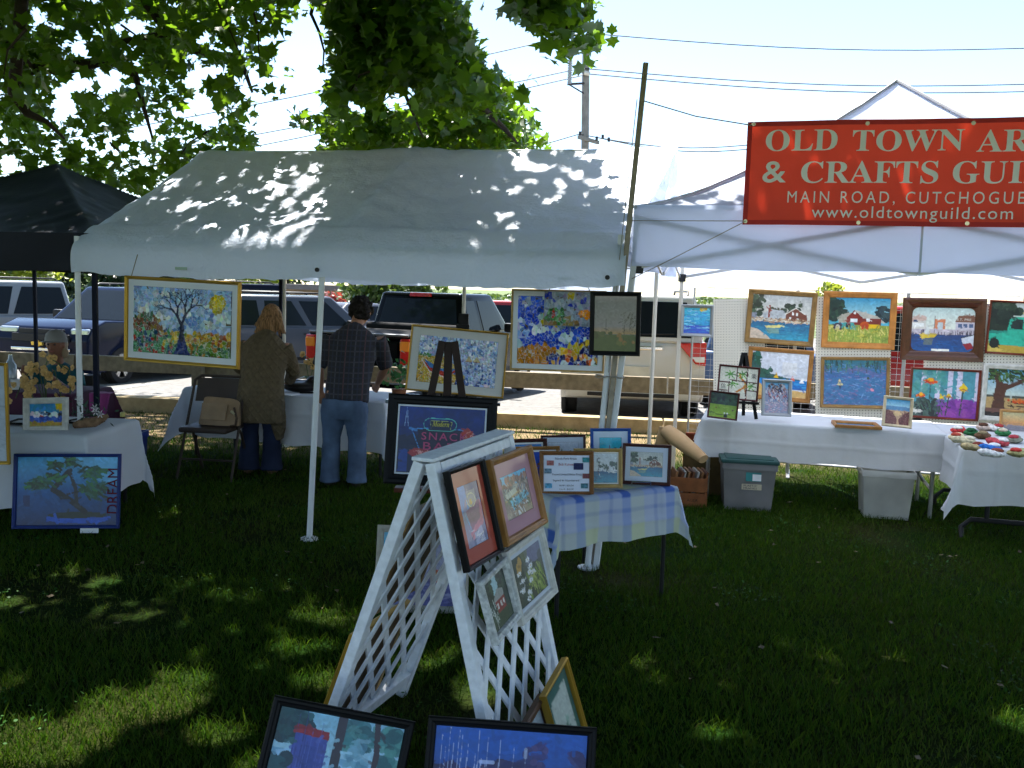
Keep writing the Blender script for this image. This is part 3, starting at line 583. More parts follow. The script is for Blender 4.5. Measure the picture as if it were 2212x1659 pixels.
oc = np.concatenate([np.array(o) + rng.standard_normal((100, 3)) * np.array([.46, .46, .26]) for o in over])
oc = oc[np.array([z > 1.65 + .345 * y + .12 or y < .3 for x, y, z in oc])]
# openings in the crown that let sun patches through
GAPS = []
for px_, py_, rx_, ry_ in ((300, 1520, .34, .22), (120, 1590, .36, .2), (60, 1640, .3, .16), (390, 1470, .2, .12), (640, 1400, .12, .1), (680, 1330, .17, .12), (240, 1262, .2, .1), (130, 1240, .16, .12), (350, 1108, .28, .14), (450, 1082, .08, .1), (420, 970, .14, .14), (690, 1470, .14, .14), (945, 1440, .12, .1), (1030, 1500, .14, .14), (1560, 1585, .12, .07), (2195, 1560, .12, .12), (480, 1590, .16, .14), (560, 1640, .2, .14), (10, 1500, .1, .2), (20, 1300, .08, .12)):
    p = G(px_, py_); GAPS.append((p.x, p.y, rx_ * .6, ry_ * .6))
rn = d1.cross(d2 * 1.4 + Vector((0, 0, .75))).normalized(); r0 = O1 + d2 * .1 + Vector((0, 0, 1.985))
for px_, py_, rr in ((368, 385, .15), (345, 425, .10), (380, 445, .07), (610, 352, .08), (655, 378, .06), (575, 365, .05), (700, 420, .13), (665, 440, .09), (510, 450, .07), (440, 430, .07), (760, 412, .06), (830, 372, .06), (930, 448, .08), (880, 486, .08), (720, 482, .06), (1130, 342, .10), (1160, 345, .06), (1185, 420, .05), (530, 497, .05), (1010, 370, .05), (1115, 487, .05), (905, 480, .05), (1020, 460, .05)):
    d = ray(px_, py_); p = Vector((0, 0, CAMZ)) + d * ((r0 - Vector((0, 0, CAMZ))).dot(rn) / d.dot(rn)); GAPS.append((p.x - SUN.x / SUN.z * p.z, p.y - SUN.y / SUN.z * p.z, rr * .55, rr * .38))
gx, gs = oc[:, 0] - SUN.x / SUN.z * oc[:, 2], oc[:, 1] - SUN.y / SUN.z * oc[:, 2]; open_ = np.zeros(len(oc), bool); wob = .75 + .6 * vnoise(gx * 9 + 90, gs * 9 + 90, 77)
for a, s, rx_, ry_ in GAPS: open_ |= ((gx - a) / (rx_ + .045)) ** 2 + ((gs - s) / (ry_ + .045)) ** 2 < wob
oc = oc[~open_ & ~((gx > .85) & (gs > 4.75 - .25 * (gx - .7)))]
V, F = leaves(oc, rng.uniform(.12, .20, len(oc)), .6, DIA, 1.)
cr = link('crown', npmesh('crown', V - np.array(TB), F), maple_leaf, mt); cr['kind'] = 'stuff'
def limb(pts, r0, r1, name='limb'):
    k = len(pts); MB().tube(pts, [r0 + (r1 - r0) * i / (k - 1) for i in range(k)], 7).build(name, bark, mt, True, world=True)
top = TB + Vector((.3, .4, 4.2))
MB().tube([TB + Vector((0, 0, -.1)), TB + Vector((.02, .03, .4)), TB + Vector((.1, .1, 1.8)), TB + Vector((.2, .25, 3)), top, TB + Vector((.5, .5, 6.6)), TB + Vector((.9, .8, 9))], [.46, .36, .3, .27, .24, .16, .05], 14).build('trunk', bark, mt, True, world=True)
def pxl(pts): return [P(x, y, d) for x, y, d in pts]
limb([top, Vector((-3.2, 6.6, 5.0))] + pxl([(327, 3, 8.2), (371, 67, 8.3), (404, 98, 8.4), (455, 118, 8.5), (526, 145, 8.6), (545, 200, 8.7)]), .12, .012)
limb([top, Vector((-4.6, 7.2, 4.2))] + pxl([(60, 150, 8.4), (152, 145, 8.5), (236, 130, 8.6), (293, 162, 8.7), (310, 230, 8.7), (330, 300, 8.8)]), .09, .01)
limb(pxl([(243, 94, 8.4), (337, 76, 8.3), (377, 72, 8.3)]), .022, .03)
limb([top, Vector((-3.6, 6.9, 3.7)), *pxl([(30, 200, 8.0), (60, 245, 8.1), (100, 262, 8.2), (140, 300, 8.3)])], .08, .01)
limb([top + Vector((0, 0, .6)), Vector((-2.6, 6.0, 5.2))] + pxl([(780, -60, 7.4), (870, 0, 7.5), (900, 37, 7.5), (981, 141, 7.6), (1018, 179, 7.6), (1041, 232, 7.7), (1092, 280, 7.8), (1118, 310, 7.8)]), .12, .008)
limb(pxl([(780, -60, 7.4), (806, 84, 7.6), (866, 179, 7.8), (890, 240, 7.9), (914, 297, 8.0)]), .03, .007)
limb([top + Vector((0, 0, 1)), Vector((-1.6, 5.6, 5.0))] + pxl([(1050, -160, 6.4), (1130, -20, 6.4), (1180, 30, 6.4), (1235, 70, 6.4)]), .1, .008)
limb(pxl([(690, -40, 8.2), (672, 30, 8.2), (690, 70, 8.3), (700, 110, 8.3), (697, 150, 8.3)]), .02, .005)
for i in range(46):
    q = random.choice(sp); e = q + Vector((random.uniform(-.4, .4), random.uniform(-.3, .3), random.uniform(.1, .5))); limb([e, e.lerp(q, .5) + Vector((random.uniform(-.05, .05), 0, .03)), q], .011, .004, 'twig')
for i in range(26):
    q = Vector(random.choice(over)); w = top.lerp(TB + Vector((.9, .8, 8.8)), random.random() ** 1.5)
    if all((w.lerp(q, t).z > 1.65 + .345 * w.lerp(q, t).y + .1) or w.lerp(q, t).y < 1 for t in (.25, .5, .75, 1)): limb([w, w.lerp(q, .5) + Vector((0, 0, .3)), q], .08, .02)
# ------------------------------------------------------------------ utility pole and lines
up = thing('utility_pole', 'grey wooden utility pole with cross arm behind the tents', 'pole', P(1264, 640, 40))
py40 = 40
wp = mat('utility_timber', '8b8680', .9, var=.2, scale=3)
b_, t_ = P(1263, 640, py40), P(1266, 96, py40); b_.z = -.3
MB().tube([b_, t_], [.19, .15], 12).build('shaft', wp, up, True, world=True)
ins = mat('insulator', 'a9adb0', .4)
MB().tube([P(1226, 182, 39.7), P(1262, 180, 39.9)], .05, 6).build('bracket', mat('dark_steel', (.05, .05, .055), .5, .5), up, world=True)
MB().tube([P(1230, 183, 39.7), P(1263, 203, 39.9)], .03, 6).build('brace', mat('dark_steel', 0), up, world=True)
p0, p1 = P(1230, 182, 39.7), P(1231, 96, 39.7); N = 34; pr = [(.06 if i % 2 else .11, (p1.z - p0.z) * i / N) for i in range(N + 1)]
MB().lathe(pr, p0, n=8).build('insulator', ins, up, world=True)
for a, c in (((1252, 146), (1261, 152)), ((1262, 157), (1274, 160))): MB().tube([P(*a, 39.7), P(*c, 39.7)], .09, 8).build('insulator', mat('pale_insulator', 'd6d0c4', .4), up, world=True)
MB().bar(P(1250, 296, 39.2), P(1292, 308, 40.6), .12, .14).build('cross_arm', wp, up, world=True)
for x, y in ((1253, 288), (1289, 299), (1302, 295), (1315, 301)): MB().tube([P(x, y - 4, 39.6), P(x, y + 5, 39.6)], .06, 6).build('insulator', mat('dark_steel', 0), up, world=True)
wires = [((1272, 72), (2260, 103), 'highest line to the right of the pole'), ((1262, 148), (2260, 181), 'upper of the two middle lines right of the pole'), ((1274, 160), (2260, 197), 'lower of the two middle lines right of the pole'),
         ((1253, 290), (1640, 311), 'top of the low bundle of lines right of the pole'), ((1290, 297), (1640, 320), 'bottom of the low bundle of lines right of the pole'),
         ((1262, 70), (-60, 330), 'highest line to the left of the pole'), ((1252, 148), (-60, 386), 'upper of the two middle lines left of the pole'), ((1262, 162), (-60, 420), 'lower of the two middle lines left of the pole'),
         ((1250, 290), (880, 356), 'low line to the left of the pole')]
for a, c, lb in wires:
    A0, A1 = P(*a, 39.8), P(*c, 44 if c[0] > 1300 else 52); pts = [A0.lerp(A1, i / 10) - Vector((0, 0, .35 * math.sin(math.pi * i / 10))) for i in range(11)]
    tag(MB().tube(pts, .022, 4).build('power_line', mat('wire_black', (.03, .03, .032), .6)), 'thin dark overhead ' + lb, 'cable', 'overhead lines')
# ------------------------------------------------------------------ background: trees, buildings
far_leaf = leafmat('far_leaf', (.022, .055, .010), (.05, .10, .016), (.10, .16, .02)); con_leaf = leafmat('conifer_needle', (.012, .03, .012), (.03, .055, .02), (.04, .07, .02))
yel_leaf = leafmat('pale_spring_leaf', (.12, .17, .02), (.20, .24, .03), (.35, .4, .04)); red_leaf = leafmat('red_leaf', (.14, .025, .02), (.24, .05, .04), (.35, .06, .04))
def tree(name, label, base, h, rx, m, trunk_h, n=2600, sz=.34, cone=False, group='trees beyond the parking lot'):
    t = thing(name, label, 'tree' if 'shrub' not in name else 'shrub', base, 0, group)
    MB().tube([(0, 0, -.3), (.05, 0, trunk_h), (0, .1, h * .8)], [.02 * h + .05, .016 * h + .03, .02], 8).build('trunk', bark, t, True)
    u = rng.random(n); a = rng.uniform(0, 2 * np.pi, n); cl = rng.integers(0, 26, n); cc = rng.standard_normal((26, 3)); cc /= np.linalg.norm(cc, axis=1, keepdims=True); cc *= rng.uniform(.45, .95, (26, 1))
    if cone: z = trunk_h * .4 + (h - trunk_h * .4) * u; r = rx * (1 - u) * rng.uniform(.3, 1, n) * (.8 + .3 * np.sin(u * 40)); c = np.stack([np.cos(a) * r, np.sin(a) * r, z], -1)
    else: c = cc[cl] * np.array([rx, rx, (h - trunk_h) / 2]) * .75 + rng.standard_normal((n, 3)) * rx * .16 + np.array([0, 0, trunk_h + (h - trunk_h) / 2])
    V, F = leaves(c, rng.uniform(.6, 1.2, n) * sz, 1., DIA, .5); o = link('crown', npmesh('crown', V, F), m, t); return t
def gb(px, d): p = P(px, 640, d); p.z = -.42; return p
tree('broadleaf_tree', 'pale yellow-green spring tree beyond the cars at the far left', gb(30, 48), 5.2, 3.3, yel_leaf, 1.2)
tree('broadleaf_tree', 'green tree behind the pale van roof at the left', gb(-90, 44), 5.5, 3., far_leaf, 1.4)
for i, (px_, d, h) in enumerate(((165, 60, 6.5), (240, 55, 5.6), (300, 62, 6.4), (360, 58, 5.4), (420, 66, 6.5))):
    tree('conifer_tree', ['dark conifer left of the white tent leg beyond the cars', 'dark conifer behind the blue crossover roof', 'dark conifer above the left half of the tree mosaic', 'shorter dark conifer above the middle of the tree mosaic', 'dark conifer above the right half of the tree mosaic'][i], gb(px_, d), h, 2.4, con_leaf, 1., 1900, .4, True)
tree('broadleaf_tree', 'yellow-green tree above the dark sport utility roof', gb(545, 60), 5, 2.4, yel_leaf, 1.2, 1500)
tree('broadleaf_tree', 'green tree beyond the cars right of the tree mosaic', gb(480, 68), 5.6, 3, far_leaf, 1.4, 1700)
tree('broadleaf_tree', 'dark green tree behind the woman with reddish hair', gb(620, 75), 6, 3.4, con_leaf, 1.4, 1500)
tree('red_shrub', 'red-leaved shrub beyond the cars left of the man in plaid', gb(715, 42), 1.75, 1.05, red_leaf, .3, 900, .22)
tree('broadleaf_tree', 'spreading dark green tree behind the man and pickup cab', gb(850, 36), 3.3, 3., far_leaf, .9, 2600, .3)
tree('broadleaf_tree', 'small green tree above the barn painting', gb(1795, 50), 3.0, 1.1, yel_leaf, 1.2, 700, .3)
tree('broadleaf_tree', 'bare-topped young tree at the right edge behind the banner', gb(2225, 30), 8.6, .9, yel_leaf, 7.2, 120, .25)
# far wood along the horizon
n = 9000; x = rng.uniform(-60, 190, n); y = rng.uniform(150, 190, n); hmax = .5 + .8 * vnoise(x * .09 + 60, y * 0, 40) + .4 * vnoise(x * .4 + 60, y * 0, 41); z = rng.random(n) ** .6 * hmax - .4
V, F = leaves(np.stack([x, y, z], -1), rng.uniform(.5, 1.0, n), 1., DIA, .4)
tag(link('far_wood', npmesh('far_wood', V, F), far_leaf), 'low distant wood along the horizon', kind='stuff')
tan_w = mat('tan_siding', '9c8a72', .9, var=.1); roof_d = mat('flat_roof', '6e6a66', .8)
def building(label, px0, px1, d, h, wm, dep=6, win=6, slab=.25):
    a, c = P(px0, 640, d), P(px1, 640, d); w = c.x - a.x; t = thing('building', label, 'building', ((a.x + c.x) / 2, d, -.42))
    MB().box((0, dep / 2, h / 2), (w, dep, h)).build('wall', wm, t)
    rf = MB().box((0, dep / 2 - .3, h + slab / 2), (w + .8, dep + 1.6, slab)).build('roof', roof_d, t)
    for i in range(win):
        x = -w / 2 + w * (i + .5) / win; o = MB().box((x, -.02, h * .52), (w / win * .45, .05, h * .35)).build('window', mat('window_trim', 'd8d6d0', .7), t); MB().box((x, -.05, h * .52), (w / win * .36, .02, h * .28)).build('pane', mat('dark_glass', (.02, .025, .03), .08, spec=.8), o)
    return t
building('low tan building with a flat roof beyond the parking lot', 600, 722, 46, 1.75, tan_w, 6, 5)
building('long pale low building beyond the man in plaid', 735, 860, 55, 1.5, mat('white_siding', 'c9c7c0', .9), 6, 6)
tag(MB().box(gb(97, 50) + Vector((0, 0, 1.6)), (.55, .5, 3.4)).build('concrete_pillar', mat('concrete', '9a958b', .9), bevel=.02), 'pale square pillar beyond the cars at the far left', 'pillar')
# ------------------------------------------------------------------ vehicles (local frame: +y forward, x to the car's right)
glass_d = mat('car_glass', (.010, .014, .018), .05, var=.05, spec=.14); rubber = mat('tyre_rubber', (.02, .02, .021), .85, bump=.3, bscale=90); alloy = mat('alloy_rim', (.55, .55, .57), .28, .9, var=.05)
trim = mat('black_trim', (.015, .015, .017), .45); chrome = mat('chrome', (.75, .75, .77), .12, 1., var=.02); lamp_red = mat('red_lamp', (.50, .015, .012), .15, var=.15, scale=30, coat=.6); lamp_amb = mat('amber_lamp', (.75, .22, .02), .15, coat=.6); lamp_clr = mat('clear_lamp', (.65, .68, .70), .08, .4, coat=.8)
def wheel(root, x, y, r=.34, w=.23):
    s = 1 if x > 0 else -1; Rm = Matrix.Rotation(R(90) * s, 3, 'Y')
    t = MB().lathe([(r * .66, -w / 2), (r * .93, -w / 2), (r, -w * .3), (r, w * .3), (r * .93, w / 2), (r * .66, w / 2), (r * .66, -w / 2)], (x, y, r), Rm, 28).build('wheel', rubber, root, True)
    m = MB().lathe([(0, -.02), (r * .66, -.02), (r * .67, w * .46), (r * .61, w * .46), (r * .58, w * .1), (r * .58, .0), (0, .0)], (x, y, r), Rm, 28)
    m.build('rim', mat('rim_barrel', (.10, .10, .105), .4, .8), t, True)
    k = MB()
    for i in range(5):
        a = i * 2 * math.pi / 5
        for o in (-.13, .13):
            d = Rm @ Vector((math.cos(a + o), math.sin(a + o), 0)); d0 = Rm @ Vector((math.cos(a), math.sin(a), 0)); ax = Rm @ Vector((0, 0, 1)); c = Vector((x, y, r)) + ax * w * .40
            k.bar(c + d0 * .03, c + d * r * .62, .035, .02, up=ax)
    k.lathe([(0, w * .36), (.06, w * .36), (.055, w * .46), (0, w * .47)], (x, y, r), Rm, 14); k.build('spokes', alloy, t)
def bil(q, u, v): return (q[0] * (1 - u) + q[1] * u) * (1 - v) + (q[3] * (1 - u) + q[2] * u) * v
def pane(root, q, u0, u1, v0, v1, name='window', m=None, off=.008, cutu=None, fr_=True):
    """glass set on the face q (4 corners); cutu shifts the upper corners"""
    q = [Vector(p) for p in q]; n = (q[1] - q[0]).cross(q[3] - q[0]).normalized(); cu = cutu or (0, 0)
    pts = [bil(q, u0, v0), bil(q, u1, v0), bil(q, u1 + cu[1], v1), bil(q, u0 + cu[0], v1)]
    def ringpts(s_, o): c = sum(pts, Vector()) / 4; return [c + (p - c) * s_ + n * o for p in pts]
    mb = MB(); a, b2 = ringpts(1, -.004), ringpts(1, off); mb.add(a + b2, [(0, 3, 2, 1), (4, 5, 6, 7), (0, 1, 5, 4), (1, 2, 6, 5), (2, 3, 7, 6), (3, 0, 4, 7)])
    o = mb.build(name, m or glass_d, root, bevel=.025 if m is None else .006, seg=2)
    return o
def arch(poly, y, r, z0):
    n = 9; return [(y + r * math.cos(math.pi * i / n), z0 + r * .98 * math.sin(math.pi * i / n) + .06) for i in range(n + 1)]
def paintmat(name, rgb, rough=.25, coat=.35, spec=.3): return mat(name, rgb, rough, 0., var=.04, scale=2, coat=coat, spec=spec)
def car(name, label, cat, loc, head, paint, L=4.7, W=1.84, H=1.72, belt=1.02, hood=.98, cab=(-.48, .20), roofy=(-.43, .03), zc=.26, wr=.35, taper=.80, wins=((.03, .27), (.30, .60), (.63, .90)), rack=False, bedlen=0., group='cars in the parking lot'):
    t = thing(name, label, cat, loc, head, group); yf, yr = L * .31, -L * .30; ra = wr + .06
    low = [(-L * .5 + .04, zc + .12), (-L * .5, .52), (-L * .5, .74), (-L * .49, belt - .04), (-L * .48, belt)]
    low += [(cab[1] * L, belt + .02), (L * .40, hood - .04), (L * .475, hood - .16), (L * .5, hood - .36), (L * .497, zc + .14), (L * .475, zc)]
    low += arch(None, yf, ra, zc - .06)[0:] + arch(None, yr, ra, zc - .06) + [(-L * .46, zc)]
    body = MB().prism(low, -W / 2, W / 2, 'yz').build('body', paint, t, True, bevel=.045, seg=3)
    for s in (-1, 1):
        for y in (yf, yr):
            MB().lathe([(0, 0), (ra - .01, 0), (ra - .01, .015), (0, .015)], (s * (W / 2 - .06), y, wr + .01), Matrix.Rotation(R(90), 3, 'Y'), 24).build('wheel_well', mat('wheel_well', (.006, .006, .006), .9), t); wheel(t, s * (W / 2 - .11), y, wr)
    if bedlen: cab = (cab[0], cab[1])
    x0, x1 = W / 2 * .965, W / 2 * taper; ya, yb = cab[0] * L, cab[1] * L; yc, yd = roofy[0] * L, roofy[1] * L; zb = belt - .02
    B = [Vector((-x0, ya, zb)), Vector((x0, ya, zb)), Vector((x0, yb, zb)), Vector((-x0, yb, zb))]; T = [Vector((-x1, yc, H)), Vector((x1, yc, H)), Vector((x1, yd, H)), Vector((-x1, yd, H))]
    MB().hexa(B + T).build('cabin', paint, t, True, bevel=.07, seg=3)
    for (u0, u1) in wins:
        pane(t, [B[1], B[2], T[2], T[1]], u0, u1, .10, .84, cutu=(.01, -.02)); pane(t, [B[3], B[0], T[0], T[3]], 1 - u1, 1 - u0, .10, .84, cutu=(.02, -.01))
    pane(t, [B[0], B[1], T[1], T[0]], .07, .93, .12, .86, 'rear_window', cutu=(.01, -.01)); pane(t, [B[2], B[3], T[3], T[2]], .06, .94, .06, .90, 'windshield', cutu=(.01, -.01))
    for s in (-1, 1):
        m = MB().box((s * (W / 2 + .1), yb - .42, belt + .09), (.2, .12, .16)).build('mirror', trim, t, True, bevel=.04)
        MB().box((s * W * .39, L * .475, hood - .24), (W * .2, .12, .14)).build('headlight', lamp_clr, t, bevel=.03)
    MB().box((0, L * .497, hood - .27), (W * .5, .03, .16)).build('grille', trim, t, bevel=.01)
    MB().box((0, L * .5, zc + .16), (W * .9, .06, .2)).build('bumper', paint, t, bevel=.03)
    for s in (-1, 1):
        for yy in (yb - .95 * (yb - ya) / 2.4 * 1.0, yb - .95 * (yb - ya) / 2.4 * 1.0 - 1.0): MB().box((s * (W / 2 + .012), yy - .1, belt - .13), (.03, .17, .03)).build('door_handle', trim if bedlen == 0 else chrome, t, bevel=.008)
        for yy in (yb - .12, yb - 1.15, max(ya + .5, yb - 2.1)): MB().box((s * (W / 2 + .0005), yy, (belt + zc) / 2 + .1), (.003, .009, belt - zc - .22)).build('door_seam', trim, t)
        MB().box((s * (W / 2 + .004), (yf + yr) / 2, zc + .10), (.02, yf - yr - 2 * ra - .05, .07)).build('side_moulding', trim, t, bevel=.005)
    if rack:
        for s in (-1, 1): MB().tube([(s * x1 * .88, yc + .1, H), (s * x1 * .88, yc + .18, H + .06), (s * x1 * .88, yd - .25, H + .06), (s * x1 * .88, yd - .12, H)], .018, 8).build('roof_rail', trim, t, True)
    return t, body, B, T
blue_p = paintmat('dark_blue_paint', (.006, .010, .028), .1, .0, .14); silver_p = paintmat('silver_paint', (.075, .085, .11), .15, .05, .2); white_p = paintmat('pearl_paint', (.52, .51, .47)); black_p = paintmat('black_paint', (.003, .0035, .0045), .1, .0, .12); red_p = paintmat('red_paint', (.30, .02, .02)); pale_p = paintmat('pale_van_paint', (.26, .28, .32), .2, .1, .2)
# dark blue crossover facing the camera
hd = R(180 - 14); f = Vector((-math.sin(hd), math.cos(hd), 0))
cb = Vector((-8.15, 16.0, 0)) - f * 2.35; cb.z = lot_z(17.5)
t, bd, B, T = car('parked_car', 'dark blue crossover with gold badge facing the camera at left', 'car', cb, hd, blue_p, L=4.75, W=1.86, H=1.74, belt=1.12, hood=1.20, cab=(-.48, .24), roofy=(-.42, .06), rack=True)
L = 4.75
MB().box((0, L * .503, .86), (1.16, .04, .13)).build('grille_bar', trim, t, bevel=.01); MB().box((0, L * .505, .66), (1.2, .03, .05)).build('grille_trim', chrome, t, bevel=.01)
MB().prism([(-.11, -.028), (-.04, -.028), (-.03, -.05), (.03, -.05), (.04, -.028), (.11, -.028), (.12, .028), (.04, .028), (.03, .05), (-.03, .05), (-.04, .028), (-.1, .028)], L * .513, L * .523).xf(Matrix.Translation((0, 0, .76))).build('badge', mat('gold_badge', (.65, .42, .08), .3, .6), t)
MB().box((-.2, L * .30, 1.12), (.7, .02, .01)).build('wiper', trim, t)
# pale van at the far left
car('parked_car', 'pale silver minivan with roof rails at the far left edge', 'car', (-12.0, 19.2, lot_z(19)), R(180 - 42), pale_p, L=5.0, W=1.95, H=1.80, belt=1.05, hood=1.0, cab=(-.49, .26), roofy=(-.46, .08), rack=True, wins=((.03, .34), (.37, .66), (.69, .93)))
# black pickup seen from behind
hd = R(-22); f = Vector((-math.sin(hd), math.cos(hd), 0)); rt = Vector((math.cos(hd), math.sin(hd), 0))
Lp, Wp = 5.35, 1.80; rc = Vector((-1.42, 13.05, 0)); ctr = rc - rt * Wp / 2 + f * Lp / 2; ctr.z = lot_z(15)
t, bd, B, T = car('pickup_truck', 'black pickup truck with tonneau cover parked tail towards the lawn', 'pickup', ctr, hd, black_p, L=Lp, W=Wp, H=1.74, belt=1.08, hood=1.06, cab=(-.165, .21), roofy=(-.135, .08), wr=.37, zc=.34, wins=((.06, .34), (.40, .88)), taper=.82)
MB().box((0, -Lp * .335, 1.115), (Wp * .94, Lp * .315, .05)).build('tonneau_cover', mat('tonneau_vinyl', (.012, .012, .013), .75, bump=.3, bscale=12, spec=.08), t, bevel=.02)
MB().tube([(-Wp * .46, -Lp * .185, 1.17), (Wp * .46, -Lp * .185, 1.17)], .075, 12).build('tonneau_roll', mat('tonneau_vinyl', 0), t, True)
MB().tube([(-Wp * .46, -Lp * .497, 1.135), (Wp * .46, -Lp * .497, 1.135)], .018, 8).build('tailgate_rail', mat('pickup_chrome', (.20, .20, .21), .4, .6), t, True)
MB().box((0, -Lp * .502, .78), (Wp * .74, .03, .5)).build('tailgate', black_p, t, bevel=.012)
for s in (-1, 1):
    lp = MB().box((s * Wp * .44, -Lp * .498, .86), (.16, .07, .46)).build('taillight', lamp_red, t, bevel=.02); MB().box((s * Wp * .44, -Lp * .5015, .985), (.15, .07, .14)).build('indicator', lamp_amb, lp, bevel=.015); MB().box((s * Wp * .44, -Lp * .5015, .68), (.15, .07, .08)).build('reverse_lamp', lamp_clr, lp, bevel=.01)
MB().box((0, -Lp * .515, .52), (Wp * .96, .16, .15)).build('rear_bumper', chrome, t, bevel=.03)
pane(t, [B[0], B[1], T[1], T[0]], .37, .63, .90, .985, 'brake_light', lamp_red, .03)
text('V8', Matrix.Translation((.52, -Lp * .502 - .018, .66)), .11, .055, chrome, t)
# silver wagon with roof rails behind the woman
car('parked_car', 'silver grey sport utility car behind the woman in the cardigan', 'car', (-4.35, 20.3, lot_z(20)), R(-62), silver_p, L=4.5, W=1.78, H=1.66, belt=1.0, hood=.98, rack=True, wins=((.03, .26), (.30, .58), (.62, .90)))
t, bd, B, T = car('parked_car', 'dark sport utility car further back behind the silver one', 'car', (-7.2, 27, lot_z(23)), R(-60), paintmat('midnight_paint', (.005, .006, .014), .1, .0, .14), L=4.9, W=1.95, H=1.86, belt=1.12, hood=1.08, rack=True)
pane(t, [B[0], B[1], T[1], T[0]], .3, .7, .88, .98, 'brake_light', lamp_red, .02)
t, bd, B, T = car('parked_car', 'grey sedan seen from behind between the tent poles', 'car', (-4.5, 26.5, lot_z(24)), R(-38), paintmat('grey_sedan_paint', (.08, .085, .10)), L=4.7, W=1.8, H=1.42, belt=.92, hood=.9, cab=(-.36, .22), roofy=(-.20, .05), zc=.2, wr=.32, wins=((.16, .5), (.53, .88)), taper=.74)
for s in (-1, 1): MB().box((s * .66, -4.7 * .5, .80), (.42, .06, .13)).build('taillight', lamp_red, t, bevel=.02)
car('parked_car', 'red car beyond the pickup cab', 'car', (-.15, 25, lot_z(25)), R(-80), red_p, L=4.5, W=1.8, H=1.62, belt=.98)
# white sport utility seen from behind
hd = R(-5); f = Vector((-math.sin(hd), math.cos(hd), 0)); Lw, Ww = 4.9, 1.98; ctr = Vector((1.66, 12.75, 0)) + f * Lw / 2; ctr.z = lot_z(14)
t, bd, B, T = car('parked_car', 'pearl white sport utility car seen from behind beside the fence', 'car', ctr, hd, white_p, L=Lw, W=Ww, H=1.78, belt=1.14, hood=1.06, cab=(-.492, .22), roofy=(-.46, .05), zc=.30, wr=.37, taper=.84, rack=True)
for s in (-1, 1):
    lp = MB().prism([(s * .60, 1.13), (s * .985, 1.15), (s * .99, .83), (s * .86, .84)], -Lw * .508, -Lw * .47).build('taillight', lamp_red, t, bevel=.015); MB().prism([(s * .80, .95), (s * .965, .955), (s * .965, .88), (s * .85, .88)], -Lw * .512, -Lw * .5).build('reverse_lamp', lamp_clr, lp)
MB().box((0, -Lw * .5, .46), (Ww * .94, .12, .24)).build('rear_bumper', white_p, t, bevel=.05); MB().box((0, -Lw * .515, .40), (Ww * .62, .04, .05)).build('bumper_strip', trim, t, bevel=.01)
MB().box((0, -Lw * .502, 1.05), (.8, .04, .05)).build('tailgate_trim', chrome, t, bevel=.01); MB().box((0, -Lw * .503, .72), (.46, .02, .15)).build('license_plate_recess', mat('plate', (.6, .58, .5), .5), t, bevel=.008)
MB().tube([(-.25, -Lw * .49, 1.22), (.55, -Lw * .487, 1.25)], .012, 6).build('rear_wiper', trim, t)
# vehicles glimpsed between the display boards
car('parked_car', 'red sport utility car glimpsed between the display boards', 'car', (6.4, 15.2, lot_z(15)), R(-8), red_p, L=4.7, W=1.9, H=1.76, belt=1.06, rack=True)
t, bd, B, T = car('parked_car', 'blue car glimpsed through the wire grid beside the harbor painting', 'car', (4.4, 17.2, lot_z(17)), R(-10), paintmat('mid_blue_paint', (.10, .16, .30)), L=4.5, W=1.8, H=1.6)
# ------------------------------------------------------------------ table cloths and tables
def drape(w, d, ztop, hf, hb, hl, hr, amp=.02, k=14., seed=0, n=96, flare=.3):
    us = np.unique(np.concatenate([np.linspace(-w / 2 - hl, w / 2 + hr, n), [-w / 2, w / 2]])); vs_ = np.unique(np.concatenate([np.linspace(-d / 2 - hf, d / 2 + hb, n), [-d / 2, d / 2]]))
    U, Vv = np.meshgrid(us, vs_); a = np.maximum(0, np.abs(U) - w / 2); b = np.maximum(0, np.abs(Vv) - d / 2); sx, sy = np.sign(U), np.sign(Vv); both = np.minimum(a, b); drop = np.hypot(a, b)
    hmax = max(hf, hl, hr, .05); per = np.where(a > b, Vv * sx, U) + 0 * U
    rip = amp * (np.sin(per * k + seed) + .6 * np.sin(per * k * 1.9 + seed * 2.3)) * np.clip(drop / hmax, 0, 1) ** 1.1
    oa = np.where(a > 0, .008 + .06 * a + flare * both + np.where(a >= b, rip + amp, 0), 0); ob = np.where(b > 0, .008 + .06 * b + flare * both + np.where(b > a, rip + amp, 0), 0)
    x = np.clip(U, -w / 2, w / 2) + sx * oa; y = np.clip(Vv, -d / 2, d / 2) + sy * ob
    z = ztop - drop * (1 - .04 * np.abs(np.sin(per * k * .7 + seed))) + .002 * (vnoise(U * 9 + 30, Vv * 9 + 30, 50 + seed) - .5) + .004 * (drop == 0)
    for u0 in np.arange(-w / 2 + .22, w / 2, .44): z = z + .004 * np.exp(-((U - u0) / .012) ** 2) * (drop == 0); y = y + sy * .006 * np.exp(-((U - u0) / .014) ** 2) * (b > 0)
    z = z + .004 * np.exp(-((Vv) / .012) ** 2) * (drop == 0); y = y + sy * .005 * np.exp(-((b - .16) / .012) ** 2) * (b > 0); x = x + sx * .005 * np.exp(-((a - .16) / .012) ** 2) * (a > 0)
    wn_ = .010 * (vnoise(U * 13 + 40, drop * 9 + Vv * 2 + 20, 70 + seed) - .5) * np.clip(drop / .1, 0, 1); x = x + sx * wn_ * (a > b); y = y + sy * wn_ * (b >= a)
    return np.stack([x, y, z], -1), U, Vv
white_cl = cloth_mat('white_table_cloth', (.74, .77, .82), .34, .35, 22, .85)
white_clr = cloth_mat('cream_table_cloth', (.78, .79, .80), .42, .35, 22, .85)
